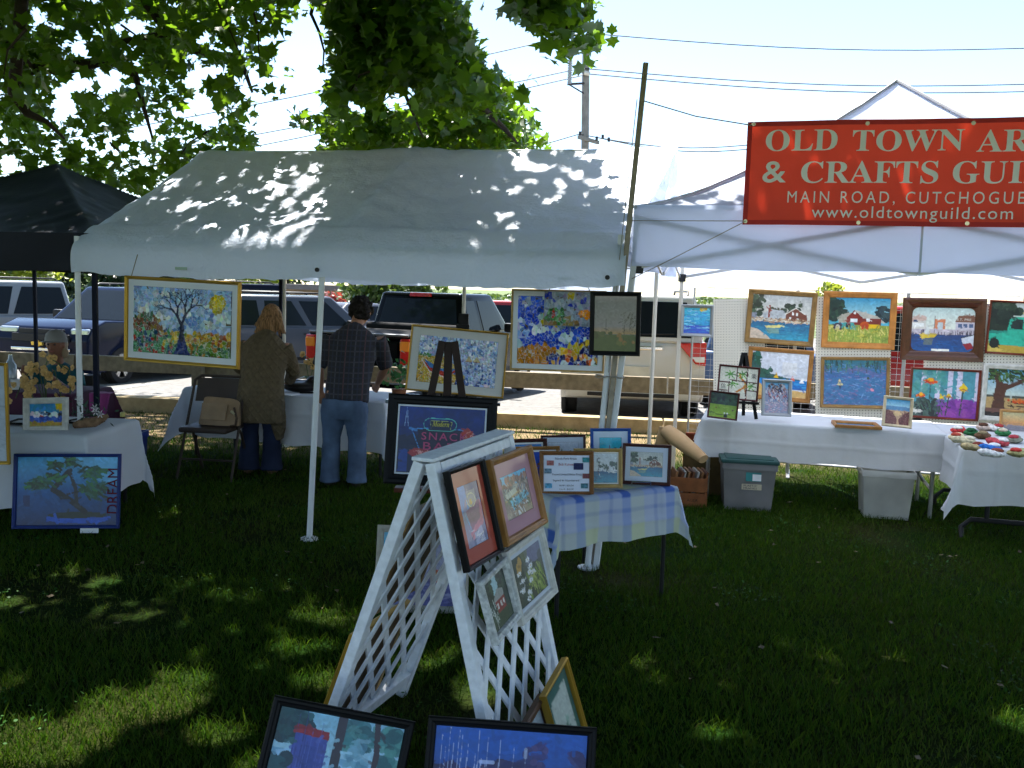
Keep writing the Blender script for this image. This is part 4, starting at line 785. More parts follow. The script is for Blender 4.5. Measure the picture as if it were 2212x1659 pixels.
def cloth_obj(label, M, grid, m, cols=None, name='tablecloth'):
    Q = grid.reshape(-1, 3); h, w = grid.shape[:2]; me = npmesh(name, Q, gridF(w, h), cols); o = link(name, me, m, None, True); o.matrix_world = M; MW[o.name] = M; return tag(o, label, 'tablecloth')
def table(label, M, w, d, zt, lm, name='folding_table', legs='straight', r=.014, ins=.06):
    t = thing(name, label, 'table', M=M); MB().box((0, 0, zt - .022), (w, d, .03)).build('table_top', mat('table_top_plastic', (.45, .44, .42), .6), t, bevel=.008)
    for sx in (-1, 1):
        for sy in (-1, 1): MB().tube([(sx * (w / 2 - ins), sy * (d / 2 - ins), 0), (sx * (w / 2 - ins), sy * (d / 2 - ins), zt - .03)], r, 8).build('leg', lm, t, True)
        if legs == 'braced': MB().tube([(sx * (w / 2 - ins), -d / 2 + ins, .22), (sx * (w / 2 - ins), d / 2 - ins, .22)], r * .8, 8).build('crossbar', lm, t, True); MB().tube([(sx * (w / 2 - ins), 0, .22), (sx * (w / 2 - ins - .3), 0, zt - .04)], r * .8, 8).build('brace', lm, t, True)
    return t
def TM(x, y, rz): return Matrix.Translation((x, y, 0)) @ Matrix.Rotation(rz, 4, 'Z')
galv = mat('galvanised_tube', (.42, .42, .43), .35, .8); blk = mat('black_tube', (.014, .014, .016), .4)
# left table, cloth to the ground
ang = R(-2); M1 = TM(-3.66, 6.37, ang); table('folding table under the white cloth at the left', M1, 1.8, .76, .612, blk)
g, U, Vv = drape(1.8, .76, .618, .50, .4, .4, .46, .014, 9, 1, flare=.10); cloth_obj('white tablecloth reaching near the grass behind the bonsai picture', M1, g, white_cl)
# back table of the tent
ang2 = R(-20); M2 = TM(-1.92, 8.46, ang2); table('folding table under the white cloth behind the shoppers', M2, 2.05, .7, .655, blk, legs='braced')
g, U, Vv = drape(2.05, .7, .662, .44, .4, .42, .42, .02, 10, 2); cloth_obj('white tablecloth behind the woman and the man', M2, g, white_cl)
# purple table at the far left
M3 = TM(-4.55, 7.75, R(-6)); table('folding table under the purple cloth', M3, 2.1, .6, .70, blk)
g, U, Vv = drape(2.1, .6, .706, .6, .3, .3, .55, .02, 11, 3); cloth_obj('dark purple tablecloth below the orchid', M3, g, cloth_mat('purple_cloth', (.060, .010, .032), .1, .1, 30, .8))
q = P(217, 846, 7.35); mb = MB(); n1 = 9
vv = [(q.x - .09 + .18 * i / 8 * (1 - .5 * j / 12), q.y - .004 - .012 * math.sin(i * 1.6) + .02 * (j == 0) + (.1 if j == 0 else 0), .725 - .36 * max(0, j - 1) / 11) for j in range(13) for i in range(9)]
mb.add(vv, [(j * 9 + i, j * 9 + i + 1, j * 9 + i + 10, j * 9 + i + 9) for j in range(12) for i in range(8)])
tag(mb.build('scarf', cloth_mat('magenta_cloth', (.26, .04, .16), .15, .1, 30, .8), None, True), 'magenta cloth hanging from the corner of the purple table', 'scarf')
# long table of the painting stand
pb = Vector((2.40, 7.13, 0)); M4 = TM(pb.x + .10, pb.y + .36, R(-15)); table('folding table with steel legs under the long white cloth', M4, 1.80, .74, .655, galv, legs='braced', r=.016)
g, U, Vv = drape(1.80, .74, .662, .30, .3, .12, .36, .008, 7, 4); cloth_obj('long creased white tablecloth below the harbor paintings', M4, g, white_clr)
# table at the right edge with knitted ornaments
c5 = Vector((3.13, 6.36, 0)) + e1 * .42 + e2 * .62; M5 = TM(c5.x, c5.y, R(-15)); t5 = thing('folding_table', 'folding table with dark bent legs under the cloth at the right edge', 'table', M=M5)
MB().box((0, 0, .638), (.80, 1.24, .03)).build('table_top', mat('table_top_plastic', 0), t5, bevel=.008)
for sy in (-.52, .52):
    MB().tube([(-.36, sy - .05 * (sy < 0), 0), (-.36, sy, .07), (-.30, sy, .13), (.30, sy, .13), (.36, sy, .07), (.36, sy, 0)], .018, 8).build('leg', blk, t5, True)
    for sx in (-.2, .2): MB().tube([(sx, sy, .13), (sx, sy, .63)], .016, 8).build('upright', blk, t5, True)
g, U, Vv = drape(.80, 1.24, .658, .40, .2, .32, .3, .022, 8, 5); cloth_obj('white tablecloth under the knitted ornaments at the right edge', M5, g, white_clr)
# card table with the plaid cloth
cFL, cFR = Vector((.25, 4.50, 0)), Vector((.89, 4.91, 0)); ex = (cFR - cFL).normalized(); ey = Vector((-ex.y, ex.x, 0)); wc = .76; c6 = cFL + ex * wc / 2 + ey * wc / 2; a6 = math.atan2(ex.y, ex.x); M6 = TM(c6.x, c6.y, a6)
table('square card table with thin black legs under the plaid cloth', M6, wc, wc, .612, blk, 'card_table', r=.012, ins=.03)
g, U, Vv = drape(wc, wc, .62, .25, .2, .25, .23, .014, 12, 6, n=110, flare=.20)
def plaid(U, Vv):
    def band(t):
        p = (t / .15) % 2.; c = np.empty(t.shape + (3,)); c[:] = C('c0c8e0')
        c[(p >= .0) & (p < .42)] = C('6f90da'); c[(p >= .42) & (p < 1.0)] = C('d0d6c0'); c[(p >= 1.45) & (p < 1.6)] = C('8f9fd2'); return c
    c = .5 * band(U + 3) + .5 * band(Vv + 3.1); yl = (((U + 3) / .15) % 2 > .42) & (((U + 3) / .15) % 2 < 1) & (((Vv + 3.1) / .15) % 2 > .42) & (((Vv + 3.1) / .15) % 2 < 1); c[yl] = C('d2d8b8')
    bl = (((U + 3) / .15) % 2 < .42) & (((Vv + 3.1) / .15) % 2 < .42); c[bl] = C('4468bf'); return c
o = cloth_obj('blue and yellow plaid tablecloth with hanging corners', M6, g, vcmat('plaid_cloth', .85, bump=.15, bscale=90, trans=.2), plaid(U, Vv).reshape(-1, 3))
# ------------------------------------------------------------------ wire grid wall with pegboards
WA, WB = Vector((1.70, 8.80, 0)), Vector((4.55, 7.96, 0)); wdv = (WB - WA).normalized(); wn = Vector((wdv.y, -wdv.x, 0)); WY = math.atan2(wdv.y, wdv.x); WL = (WB - WA).length
Mw = TM(WA.x, WA.y, WY); gw = thing('grid_wall', 'wire grid display wall with steel frame behind the painting table', 'display wall', M=Mw)
for k in range(4):
    x0, x1 = k * .94, (k + 1) * .94 - .012
    MB().tube([(x0, 0, .02), (x0, 0, 1.72), (x1, 0, 1.72), (x1, 0, .02)], .011, 8).build('panel_frame', galv, gw, True); MB().tube([(x0, 0, .12), (x1, 0, .12)], .011, 8).build('bottom_rail', galv, gw, True)
    m = MB(); z = .16
    while z < 1.70: m.bar((x0, .004, z), (x1, .004, z), .003); z += .052
    x = x0 + .08
    while x < x1: m.bar((x, 0, .12), (x, 0, 1.72), .003); x += .10
    o = m.build('wire_mesh', galv, gw); o['kind'] = 'stuff'
    for zf in (.01,): MB().bar((x0, -.22, .012), (x0, .22, .012), .03, .012).build('foot', galv, gw)
def pegmat():
    m = bpy.data.materials.new('pegboard'); m.use_nodes = True; n, l = m.node_tree.nodes, m.node_tree.links; b = n['Principled BSDF']; b.inputs['Roughness'].default_value = .6
    tc = n.new('ShaderNodeTexCoord'); sx = n.new('ShaderNodeSeparateXYZ'); l.new(tc.outputs['Object'], sx.inputs[0]); out = []
    for i in (0, 2):
        a = n.new('ShaderNodeMath'); a.operation = 'MULTIPLY'; a.inputs[1].default_value = 1 / .0254; f = n.new('ShaderNodeMath'); f.operation = 'FRACT'; s = n.new('ShaderNodeMath'); s.operation = 'SUBTRACT'; s.inputs[1].default_value = .5; p = n.new('ShaderNodeMath'); p.operation = 'MULTIPLY'
        l.new(sx.outputs[i], a.inputs[0]); l.new(a.outputs[0], f.inputs[0]); l.new(f.outputs[0], s.inputs[0]); l.new(s.outputs[0], p.inputs[0]); l.new(s.outputs[0], p.inputs[1]); out.append(p)
    ad = n.new('ShaderNodeMath'); l.new(out[0].outputs[0], ad.inputs[0]); l.new(out[1].outputs[0], ad.inputs[1]); lt = n.new('ShaderNodeMath'); lt.operation = 'LESS_THAN'; lt.inputs[1].default_value = .030; l.new(ad.outputs[0], lt.inputs[0])
    mx = n.new('ShaderNodeMix'); mx.data_type = 'RGBA'; mx.inputs[6].default_value = (*C('d8d3c6'), 1); mx.inputs[7].default_value = (*C('5a544a'), 1); l.new(lt.outputs[0], mx.inputs[0]); l.new(mx.outputs[2], b.inputs['Base Color']); return m
pegm = pegmat()
WP = (Vector(WA) + wn * .035 + Vector((0, 0, 1)), WY, 0.)
def peg(label, x0, y0, x1, y1):
    M, w, h = on_plane([(x0, y0), (x1, y0), (x1, y1), (x0, y1)], WA + wn * .018 + Vector((0, 0, 1)), WY, 0.)
    o = MB().box((0, 0, h / 2), (w, .006, h)).build('pegboard', pegm); o.matrix_world = M; tag(o, label, 'pegboard', 'pegboards on the wire wall')
peg('cream pegboard left of the harbor house painting', 1541, 645, 1652, 900); peg('cream pegboard behind the barn and lily pond paintings', 1762, 640, 1924, 925); peg('cream pegboard behind the flower and truck paintings', 1995, 660, 2225, 935)
# ------------------------------------------------------------------ paintings
def wood(n, c, rough=.5, coat=.06): return mat(n, c, rough, var=.22, scale=18, coat=coat, bump=.08, bscale=40)
gold_f = mat('gold_frame', 'b08a35', .35, .55, var=.12); oak_f = wood('oak_frame', '9a6a35'); brn_f = wood('bronze_wood_frame', '8a6a3c'); dkr_f = wood('mahogany_frame', '45201a'); blk_f = mat('black_frame', (.006, .006, .007), .45, spec=.15); wht_f = mat('distressed_white_frame', 'c9c6bf', .7, var=.18, scale=26); tan_f = wood('tan_frame', 'b3935a'); blu_f = mat('blue_frame', '1f4f9c', .45, var=.1); navy_f = mat('navy_frame', '1b2f6c', .45, var=.1); sil_f = mat('silver_frame', '9ea1a3', .4, .5, var=.1); pine_f = wood('pine_frame', 'c08f55'); crm_f = wood('cream_frame', 'c9b694'); wal_f = wood('walnut_frame', '4a2414', .35, .4); wwd_f = wood('whitewashed_frame', 'a9a498')
def p_tree(w, h):
    p = Pt(w, h, '8fa9c9'); p.grad('8fb0d8', 'b9c8dc', 0, .7)
    p.blobs(90, 0, 0, 1, .65, .05, ['7f9fc9', 'c9d2d8', 'dfe2dc', '5f86bd', 'a9bfd8'], 1, .5)
    p.ell(.86, .20, .09, .14, 'b9a22a').ell(.86, .2, .05, .08, 'd8c23a').ell(.78, .52, .06, .06, 'cfd3cc')
    p.poly([(0, .48), (.14, .40), (.30, .58), (.30, .75), (0, .72)], '7a4a28'); p.strokes(90, .03, .44, .27, .66, .05, .012, 1.2, ['7a4a2a', '3f6a3a', '6a3a2a', '8f7a3a', '2f5a3a'])
    p.rect(0, .66, 1, 1, '46714a'); p.poly([(.25, .66), (1, .64), (1, .84), (.3, .80)], 'b58f2e'); p.strokes(240, 0, .64, .45, 1, .05, .012, 1.3, ['2f6a4f', '4f8a5a', '23486a', 'a33a2a', '5fa07a'])
    p.strokes(130, .3, .66, 1, .86, .04, .012, 1.4, ['c9a63a', 'a8562a', '7a8a35', 'd8b84a']); p.strokes(120, .55, .84, 1, 1, .05, .012, .9, ['2f5f3a', '57852f', 'a8742a'])
    p.shards(900, .3, 'd9dde0', .01, 3)
    br = 'ink'; c = '141d3a'
    def grow(x, y, a, l, wd_, k):
        x1, y1 = x + math.cos(a) * l, y - math.sin(a) * l * p.asp; p.line([(x, y), (x1, y1)], wd_, c)
        if k:
            for da in (random.uniform(.25, .6), -random.uniform(.25, .6)): grow(x1, y1, a + da, l * random.uniform(.72, .9), wd_ * .66, k - 1)
    p.poly([(.475, .68), (.525, .68), (.56, .90), (.60, .99), (.42, .99), (.46, .86)], '22306a'); grow(.50, .76, 1.57, .125, .045, 6); return p
def p_boats_small(w, h):
    p = Pt(w, h, '3a86b8'); p.grad('2f7fb8', '4a9ac2', 0, .4); p.poly([(.7, 0), (1, 0), (1, .35), (.85, .3)], 'd8b83a'); p.rect(0, .36, 1, .62, '6f8fb5'); p.strokes(60, 0, .38, 1, .6, .12, .03, 0, ['f0f0ee', '20252f', 'dfe6ea'], 1, .2); p.poly([(.36, .45), (.42, .6), (.32, .6)], 'd0562a'); p.rect(0, .6, 1, .82, '3f5fb8'); p.strokes(30, 0, .6, 1, .8, .15, .03, 0, ['5a78cc', '3048a0']); p.rect(0, .82, 1, 1, 'b89a4a'); p.shards(160, .18, None, .004, 4); return p
def p_bonsai(w, h):
    p = Pt(w, h, '5b93c4'); p.grad('5aa6d8', '235088', 0, .5); p.grad('235088', '162c58', .5, 1); p.poly([(.55, 0), (1, 0), (1, .45), (.7, .3)], '7fc0e4', .5); p.noise(.1, 6)
    p.ell(.62, .89, .32, .085, '2b55b5'); p.ell(.62, .85, .31, .05, '1f2a24'); p.line([(.68, .8), (.52, .62), (.36, .48), (.42, .36), (.52, .2)], .055, '1c1a1e'); p.line([(.60, .72), (.58, .45), (.50, .15)], .035, '24262c'); p.line([(.5, .55), (.75, .45)], .018, '1c1a1e')
    for x, y in ((.40, .13), (.54, .08), (.72, .22), (.80, .24), (.20, .40), (.28, .36), (.38, .32), (.72, .46), (.80, .45), (.78, .52)):
        p.strokes(24, x - .08, y - .055, x + .08, y + .055, .09, .022, random.uniform(-.6, .8), ['1f4a2a', '2f6a35', '17301f', '2a5a50'], 1, .7)
    p.rect(.07, .56, .13, .72, '1a2450', .8); return p
def p_snack(w, h):
    p = Pt(w, h, '16286e'); p.grad('14307f', '101a4a'); p.noise(.35, 5); p.poly([(.0, .45), (.22, .38), (.3, .6), (.3, 1), (0, 1)], '141a3c'); p.line([(.07, .3), (.09, .02), (.11, .3)], .008, '8fa8d8'); p.rect(.02, .64, .12, .98, '24408f')
    p.poly([(.20, .33), (.85, .33), (.80, .62), (.28, .66)], '1a1030'); p.line([(.16, .34), (.16, .36), (.30, .78)], .012, '5a9ae0'); p.line([(.16, .34), (.34, .32)], .012, '5a9ae0'); p.line([(.66, .32), (.78, .33)], .012, '5a9ae0')
    ts = np.linspace(0, 2 * np.pi, 40); p.line([(.48 + .17 * math.cos(t) * (1 + .12 * math.cos(2 * t)), .26 + .11 * math.sin(t) + .02 * math.sin(3 * t)) for t in ts], .008, '6fd0c0'); p.poly([(.36, .20), (.62, .21), (.60, .33), (.38, .33)], '131a3a'); p.line([(.36, .2), (.62, .21), (.6, .33), (.38, .33), (.36, .2)], .006, 'b9c46a')
    p.poly([(.72, .38), (.80, .28), (.92, .42), (.80, .5)], 'b8412f'); p.poly([(.12, .70), (.20, .62), (.42, .66), (.42, .76), (.2, .78)], 'a83a3a'); p.strokes(30, .18, .66, .42, .74, .01, .01, 0, ['e8a8a0']); p.strokes(20, .76, .34, .88, .46, .01, .01, 0, ['f0b0a0']); return p
def p_beach_mosaic(w, h):
    p = Pt(w, h, 'b4c4dc'); p.blobs(160, 0, 0, 1, .5, .03, ['d8e2ec', '8fa8cc', '6f90bf', 'eef2f6', 'b4c6de'], 1, .7); p.rect(0, .42, .4, 1, 'c2a248'); p.poly([(.4, .42), (.62, .75), (.7, 1), (.2, 1), (.2, .5)], 'c2a248'); p.rect(0, .38, .16, .44, '3f7f3a')
    p.poly([(.4, .5), (1, .47), (1, 1), (.7, 1), (.55, .72)], 'a4b8d8'); p.strokes(120, .5, .5, 1, 1, .06, .012, .2, ['c9d6ea', '5a7ab5', 'e4ebf2', '3f60a0'])
    p.shards(1100, .28, 'f2f5f8', .012, 5)
    p.poly([(.05, .52), (.18, .78), (.40, .86), (.52, .68), (.30, .72), (.14, .62)], 'b5453a'); p.poly([(.07, .5), (.16, .68), (.42, .76), (.5, .66), (.3, .68)], '4f7fb5'); p.line([(.05, .52), (.16, .76), (.36, .86)], .012, 'e8dcd4')
    for x in (.64, .74): p.poly([(x, .36), (x + .05, .48), (x - .04, .48)], 'd4c49a'); p.rect(x - .04, .48, x + .05, .495, '8a3a2a')
    p.line([(.3, .1), (.34, .55)], .006, '3a2a2a'); return p
def p_abstract(w, h):        # a plain mosaic in the same colours
    p = Pt(w, h, '2f55c9'); p.blobs(60, 0, 0, 1, .7, .08, ['2346c4', '3f6ae0', '86a8dc', '1a2f9a', 'c9d8e8'], 1, .6); p.poly([(0, .72), (.35, .70), (.6, .86), (.6, 1), (0, 1)], 'b8781f'); p.poly([(.35, .80), (.7, .70), (1, .55), (1, .68), (.7, .84)], 'd8bf2a'); p.poly([(.35, .86), (1, .72), (1, 1), (.4, 1)], '20286a'); p.strokes(90, .4, .82, 1, 1, .05, .02, .2, ['c9643a', 'd8dce4', '2438a0', 'e8a84a']); p.blobs(9, .05, .1, .95, .6, .05, ['c9b02a', 'dfe6ea', 'd8c23a'], 1, 1.)
    p.shards(520, .3, 'dfe6ee', .012, 6); return p
def p_pane(w, h):
    p = Pt(w, h, '8f98a8'); p.blobs(20, 0, 0, 1, .4, .1, ['9aa4b4', '7f8a9c', 'a8b2c0'], 1, .5); p.ell(.55, .12, .1, .13, 'c2a830'); p.line([(.05, .1), (.2, .25), (.4, .2), (.55, .4), (.75, .35), (.85, .18)], .05, '2438a0'); p.poly([(.7, .5), (1, .5), (1, .75), (.75, .78)], 'dd8a3a'); p.poly([(0, .85), (.5, .75), (.8, 1), (0, 1)], '8f7a4a'); p.strokes(40, .02, .6, .42, .85, .14, .04, 1.5, ['3f7a3a', '2a5a2f', '5f9a5a']); p.line([(.2, .45), (.2, .75)], .04, 'a8302a'); p.shards(160, .2, 'b9c2cc', .008, 7); return p
def p_sunset_photo(w, h):
    p = Pt(w, h, '6f6a78'); p.grad('5f5c68', '8a7f88', 0, .55); p.grad('8a7f88', 'b0855f', .55, .68); p.rect(0, .70, 1, 1, '3f4a2a'); p.blobs(16, 0, .66, .4, .74, .05, ['35381f', '4a4a2f']); p.line([(.7, .8), (.72, .5), (.85, .3)], .012, '2a2420'); p.strokes(26, .6, .3, .98, .66, .14, .008, 2, ['2f2826', '3a3230'], 1, .9); p.rect(.28, .42, .29, .68, '4a444a'); p.rect(.42, .44, .43, .68, '4a444a'); p.blobs(8, .55, .7, .98, .86, .05, ['8a5f3a', '5a5a2f']); return p
def p_text_sheet(w, h): return Pt(w, h, 'cdd3e6')
PLAIN.append(p_text_sheet)
def harborbase(p, hz=.55, sky0='c8d2d8', sky1='dfe0d8', sea0='2a5a86', sea1='3f94b0'):
    p.grad(sky0, sky1, 0, hz); p.grad(sea0, sea1, hz, 1); p.strokes(60, 0, hz + .02, 1, 1, .12, .008, 0, ['3a74a0', '2a4f7a', '55a4bc'], .7, .06); return p
def p_harbor(w, h):
    p = harborbase(Pt(w, h, 'c8c8c4'), .60, 'b9bcbc', 'd6d2c8'); p.blobs(34, -.02, .02, .2, .45, .055, ['27382f', '35483a', '1d2a24', '445a44'], 1, .8); p.blobs(24, .52, .2, .82, .42, .045, ['2c3a32', '3a4a3a', '222e28'], 1, .9); p.blobs(12, .34, .3, .52, .42, .04, ['4a4a3a', '3a3f34'])
    p.poly([(.20, .42), (.34, .32), (.56, .36), (.60, .54), (.2, .54)], 'b9bcc0'); p.rect(.285, .24, .32, .52, '8a3f35'); p.poly([(.58, .56), (.58, .40), (.74, .27), (.93, .42), (.95, .56)], '6e3a30'); p.line([(.57, .42), (.74, .27), (.95, .44)], .014, 'e6e2da')
    for x, y in ((.68, .36), (.75, .37), (.64, .47), (.77, .5)): p.rect(x, y, x + .035, y + .07, 'e2e4e2')
    p.rect(0, .42, .09, .55, '8a90a0'); p.blobs(120, 0, .52, 1, .61, .02, ['b89a80', 'a8836a', '8a7460', 'cbb49c'], 1, .6); p.poly([(.24, .70), (.54, .66), (.50, .73), (.27, .75)], 'd8d08a'); p.poly([(.28, .76), (.48, .75), (.5, .86), (.3, .86)], '9ab08a', .5); p.poly([(-.01, .75), (.12, .78), (.3, .92), (.36, 1), (-.01, 1)], 'cbb9a8'); p.noise(.12, 20, 3); return p
def p_beach(w, h):
    p = Pt(w, h, 'cfd2da'); p.grad('d2d4de', 'c6ccd6', 0, .55); p.blobs(70, -.02, .05, .14, .5, .05, ['24503f', '2f6a5f', '1d3a38'], 1, .9); p.poly([(0, .2), (.1, .3), (.3, .48), (.6, .56), (1, .6), (1, .66), (0, .62)], '2a4f4a'); p.blobs(40, 0, .4, .4, .6, .03, ['2f5a4a', '1f3f3a']); p.grad('2f7fc0', '2a6ab0', .60, .82); p.strokes(30, 0, .62, 1, .82, .16, .01, 0, ['4a9ad0', '2458a0'], 1, .05); p.poly([(0, .68), (.25, .74), (.6, .82), (1, .86), (1, 1), (0, 1)], 'c8a468'); p.noise(.1, 14)
    for x, y, c in ((.45, .58, 'e0b03a'), (.74, .63, 'd86a5a'), (.90, .66, 'e4e6ea')): p.poly([(x, y - .12), (x + .05, y), (x - .04, y)], c)
    p.rect(.55, .22, .8, .5, 'dcdad8', .6); return p
def p_barn(w, h):
    p = Pt(w, h, '5aaac0'); p.grad('3f94b8', 'a8cfd0', 0, .5); p.blobs(60, -.02, .05, .2, .5, .06, ['20352f', '2f4a3a', '182620'], 1, .9); p.blobs(30, .78, .2, 1.02, .5, .05, ['2c3f4a', '35484a', '1f2f35']); p.blobs(10, .18, .25, .3, .36, .04, ['24352f'])
    p.poly([(.17, .56), (.17, .42), (.3, .34), (.42, .34), (.42, .56)], 'a8a496'); p.poly([(.30, .60), (.30, .44), (.42, .28), (.56, .44), (.56, .60)], '7a2a24'); p.poly([(.42, .27), (.80, .40), (.94, .56), (.62, .50), (.56, .44)], 'b5b0a6'); p.rect(.56, .46, .86, .6, '74302a'); p.rect(.36, .47, .48, .54, 'dfe2e4'); p.rect(.62, .46, .68, .52, 'dfe2e4'); p.ell(.43, .34, .02, .03, 'e6e4e0')
    p.rect(0, .60, 1, 1, '8f9a4a'); p.ell(.16, .66, .075, .1, '3a3540').ell(.16, .66, .04, .055, 'b9b4a8'); p.poly([(.22, .68), (.24, .56), (.42, .55), (.46, .72)], '4f9a98'); p.rect(.29, .57, .37, .66, '202a30'); p.ell(.60, .62, .08, .1, 'b5522a').ell(.6, .62, .045, .06, 'a8402a'); p.rect(.66, .58, .84, .67, 'd8b02f'); p.strokes(170, 0, .68, 1, 1, .1, .01, 1.5, ['b9b056', '7f9a48', 'd0c47a', '6a7a3a'], 1, .35); return p
def p_lily(w, h):
    p = Pt(w, h, '3f6a94'); p.grad('3a6f7a', '3f5f94', 0, .4); p.strokes(420, 0, .1, 1, 1, .05, .012, 0, ['4a7ab0', '5a5f94', '6f90b8', '3a5a8a', '7a6a90', '2f6a8a'], .9, .25); p.strokes(50, 0, 0, 1, .2, .14, .014, 1.5, ['2f4f4a', '24403f', '4a7a6a'], 1, .2); p.poly([(.2, .3), (.6, .15), (.95, .35), (.9, .4), (.55, .25)], '6a5a84', .4); p.poly([(.23, .52), (.25, .42), (.29, .5), (.27, .58)], 'd8c88a'); p.poly([(.24, .57), (.29, .57), (.27, .66)], '2a3a5a'); p.ell(.78, .65, .03, .035, 'd890a0'); p.ell(.71, .40, .02, .03, '3a4a3a'); return p
def p_dock(w, h):
    p = Pt(w, h, 'c8d2cc'); p.grad('b5c8c4', 'dcdcd0', 0, .55); p.poly([(0, .62), (0, .24), (.12, .17), (.22, .20), (.24, .62)], 'cfcac2'); p.poly([(.0, .26), (.12, .16), (.24, .22), (.24, .3), (0, .34)], 'c2a89c'); p.rect(.02, .36, .2, .44, 'e8e8e4'); p.rect(.03, .29, .10, .34, '3a4a6a'); p.rect(.36, .26, .54, .62, 'c9805f'); p.rect(.42, .34, .5, .5, 'b9c2c4'); p.rect(.70, .32, 1, .64, 'c2bcc4'); p.poly([(.69, .32), (.74, .18), (1, .16), (1, .32)], '7a5444'); 
    for x in (.74, .82, .91): p.rect(x, .36, x + .06, .44, '4a5a7a')
    p.rect(0, .50, 1, .62, 'b9b0b8'); p.strokes(60, 0, .54, 1, .64, .07, .01, 1.57, ['5a5058', '8a7a84', '3f3f4a'], 1, .05); p.grad('2f3f6a', '24508a', .62, 1); p.strokes(60, 0, .64, 1, 1, .14, .01, 0, ['2a5f9a', '20386a', '3a4a70'], .8, .08); p.poly([(.13, .62), (.42, .60), (.38, .68), (.2, .71)], 'd0b44a'); p.poly([(.2, .6), (.26, .4), (.32, .6)], 'cdd0cc'); p.poly([(.2, .72), (.36, .7), (.34, .85), (.2, .86)], '8a8a3a', .35); p.poly([(.80, .68), (1, .60), (1, .86), (.82, .80)], 'c6cad2'); p.line([(.8, .68), (1, .60)], .014, '20242a'); p.poly([(.82, .82), (.95, .78), (1, .9), (.9, .95)], '8a2a34')
    for x in (.37, .555): p.line([(x, .2), (x, .62)], .008, '4a3a38')
    p.rect(.34, .935, .62, .99, 'e6e4dc'); return p
def p_truck(w, h):
    p = Pt(w, h, 'c2cac6'); p.blobs(60, 0, .12, .34, .55, .06, ['1d2a24', '14201c', '27382c'], 1, 1.); p.rect(0, .45, 1, .75, '1f2a22'); p.blobs(30, 0, 0, .3, .1, .05, ['28382c', '3a4a3a']); p.poly([(.38, .2), (.50, .02), (1, .02), (1, .35), (.44, .26)], 'cfc08a'); p.strokes(14, .44, .2, .7, .28, .12, .012, .5, ['b5403a', 'e4dcd4'], 1, .1); p.poly([(0, .78), (1, .78), (1, 1), (0, 1)], 'b59a4a'); p.poly([(0, .86), (.3, .98), (0, 1)], 'd0b866')
    p.poly([(0, .58), (.22, .56), (.24, .34), (.32, .27), (.70, .26), (.78, .5), (.95, .56), (.97, .88), (.02, .84)], '3fae94'); p.poly([(.26, .52), (.27, .37), (.34, .32), (.40, .33), (.40, .52)], '1a2628'); p.poly([(.46, .48), (.46, .32), (.70, .31), (.74, .48)], '3a4a48'); p.poly([(0, .58), (.22, .56), (.22, .60), (0, .64)], '2a7f70'); p.ell(.56, .88, .10, .12, '14181a').ell(.56, .88, .05, .06, '9aa4a0'); p.ell(.08, .82, .06, .1, '14181a'); p.line([(.28, .27), (.70, .25)], .014, 'c9ccc4'); p.strokes(8, .5, .58, .62, .66, .08, .01, 0, ['1f6a5c'], 1, .05); p.ell(.70, .68, .05, .06, 'd8dcd8'); return p
def p_flowers(w, h):
    p = Pt(w, h, '4f8a98'); p.noise(.2, 7)
    for x in (.14, .36, .54, .68, .95): p.rect(x, 0, x + .075, .62, 'cfc8dc', .9)
    p.blobs(50, 0, 0, .5, .5, .05, ['4a8a84', '3f7a80', '5f9a94'], .8); p.poly([(.42, .74), (.7, .58), (1, .62), (1, 1), (.4, 1)], '84409a'); p.blobs(40, .45, .62, 1, 1, .05, ['7a3a98', '94509f', '6a3088'], .7); p.blobs(60, 0, .66, .4, 1, .05, ['24343a', '35484a', '1f2a30', '4a5f5a'], 1, 1.2); p.strokes(30, 0, .6, .5, 1, .1, .014, 1.2, ['2a3f3a', '3f5f50'])
    for x, y, r, c in ((.28, .24, .09, 'c24a2a'), (.15, .56, .06, 'cf5a2f')): p.strokes(26, x - r * .7, y - r * .3, x + r * .7, y + r * .4, r * .9, .018, 0, [c, 'a8351f', 'd8742f'], 1, .8); p.ell(x, y - .03, r * .5, .04, 'dfa02f'); p.line([(x, y + .08), (x + .01, .9)], .012, '2a4038')
    for x, y, r in ((.78, .36, .07), (.57, .54, .04), (.46, .58, .03)): p.poly([(x, y - r * 1.6), (x + r, y), (x, y + r * 1.7), (x - r, y)], 'd8b83a'); p.poly([(x - r * 1.4, y + r), (x, y), (x + r * 1.4, y + r), (x, y + r * .6)], 'b8783f'); p.line([(x, y + r), (x - .03, .95)], .02, '2f3f3a')
    p.rect(.02, .86, .17, .92, 'e4e2da'); return p
def p_oak(w, h):
    p = Pt(w, h, '6fa8c8'); p.grad('4a94c0', 'c9d4cc', 0, .58); p.rect(0, .58, 1, 1, 'b5986a'); p.rect(0, .55, 1, .60, '4a4f4a'); p.poly([(.08, .86), (.12, .3), (.28, .3), (.24, .6), (.26, .86)], '4f2f24'); p.line([(.2, .4), (.1, .1), (.0, 0)], .08, '4f2f24'); p.line([(.22, .42), (.5, .2), (.8, .1)], .06, '4f2f24'); p.strokes(170, 0, 0, 1, .26, .06, .02, .8, ['20351f', '35502a', '4a6a35', '16241a'], 1, 1.); p.line([(.3, .70), (1, .70)], .012, '3a241c'); p.line([(.3, .76), (1, .76)], .012, '3a241c')
    for x in (.34, .55, .78): p.line([(x, .66), (x, .82)], .016, '3a241c')
    p.blobs(26, .3, .62, .55, .68, .02, ['c9502f', 'd8743f']); p.rect(0, .82, 1, .9, '6a4a44'); p.rect(0, .9, .6, 1, '201a1c'); return p
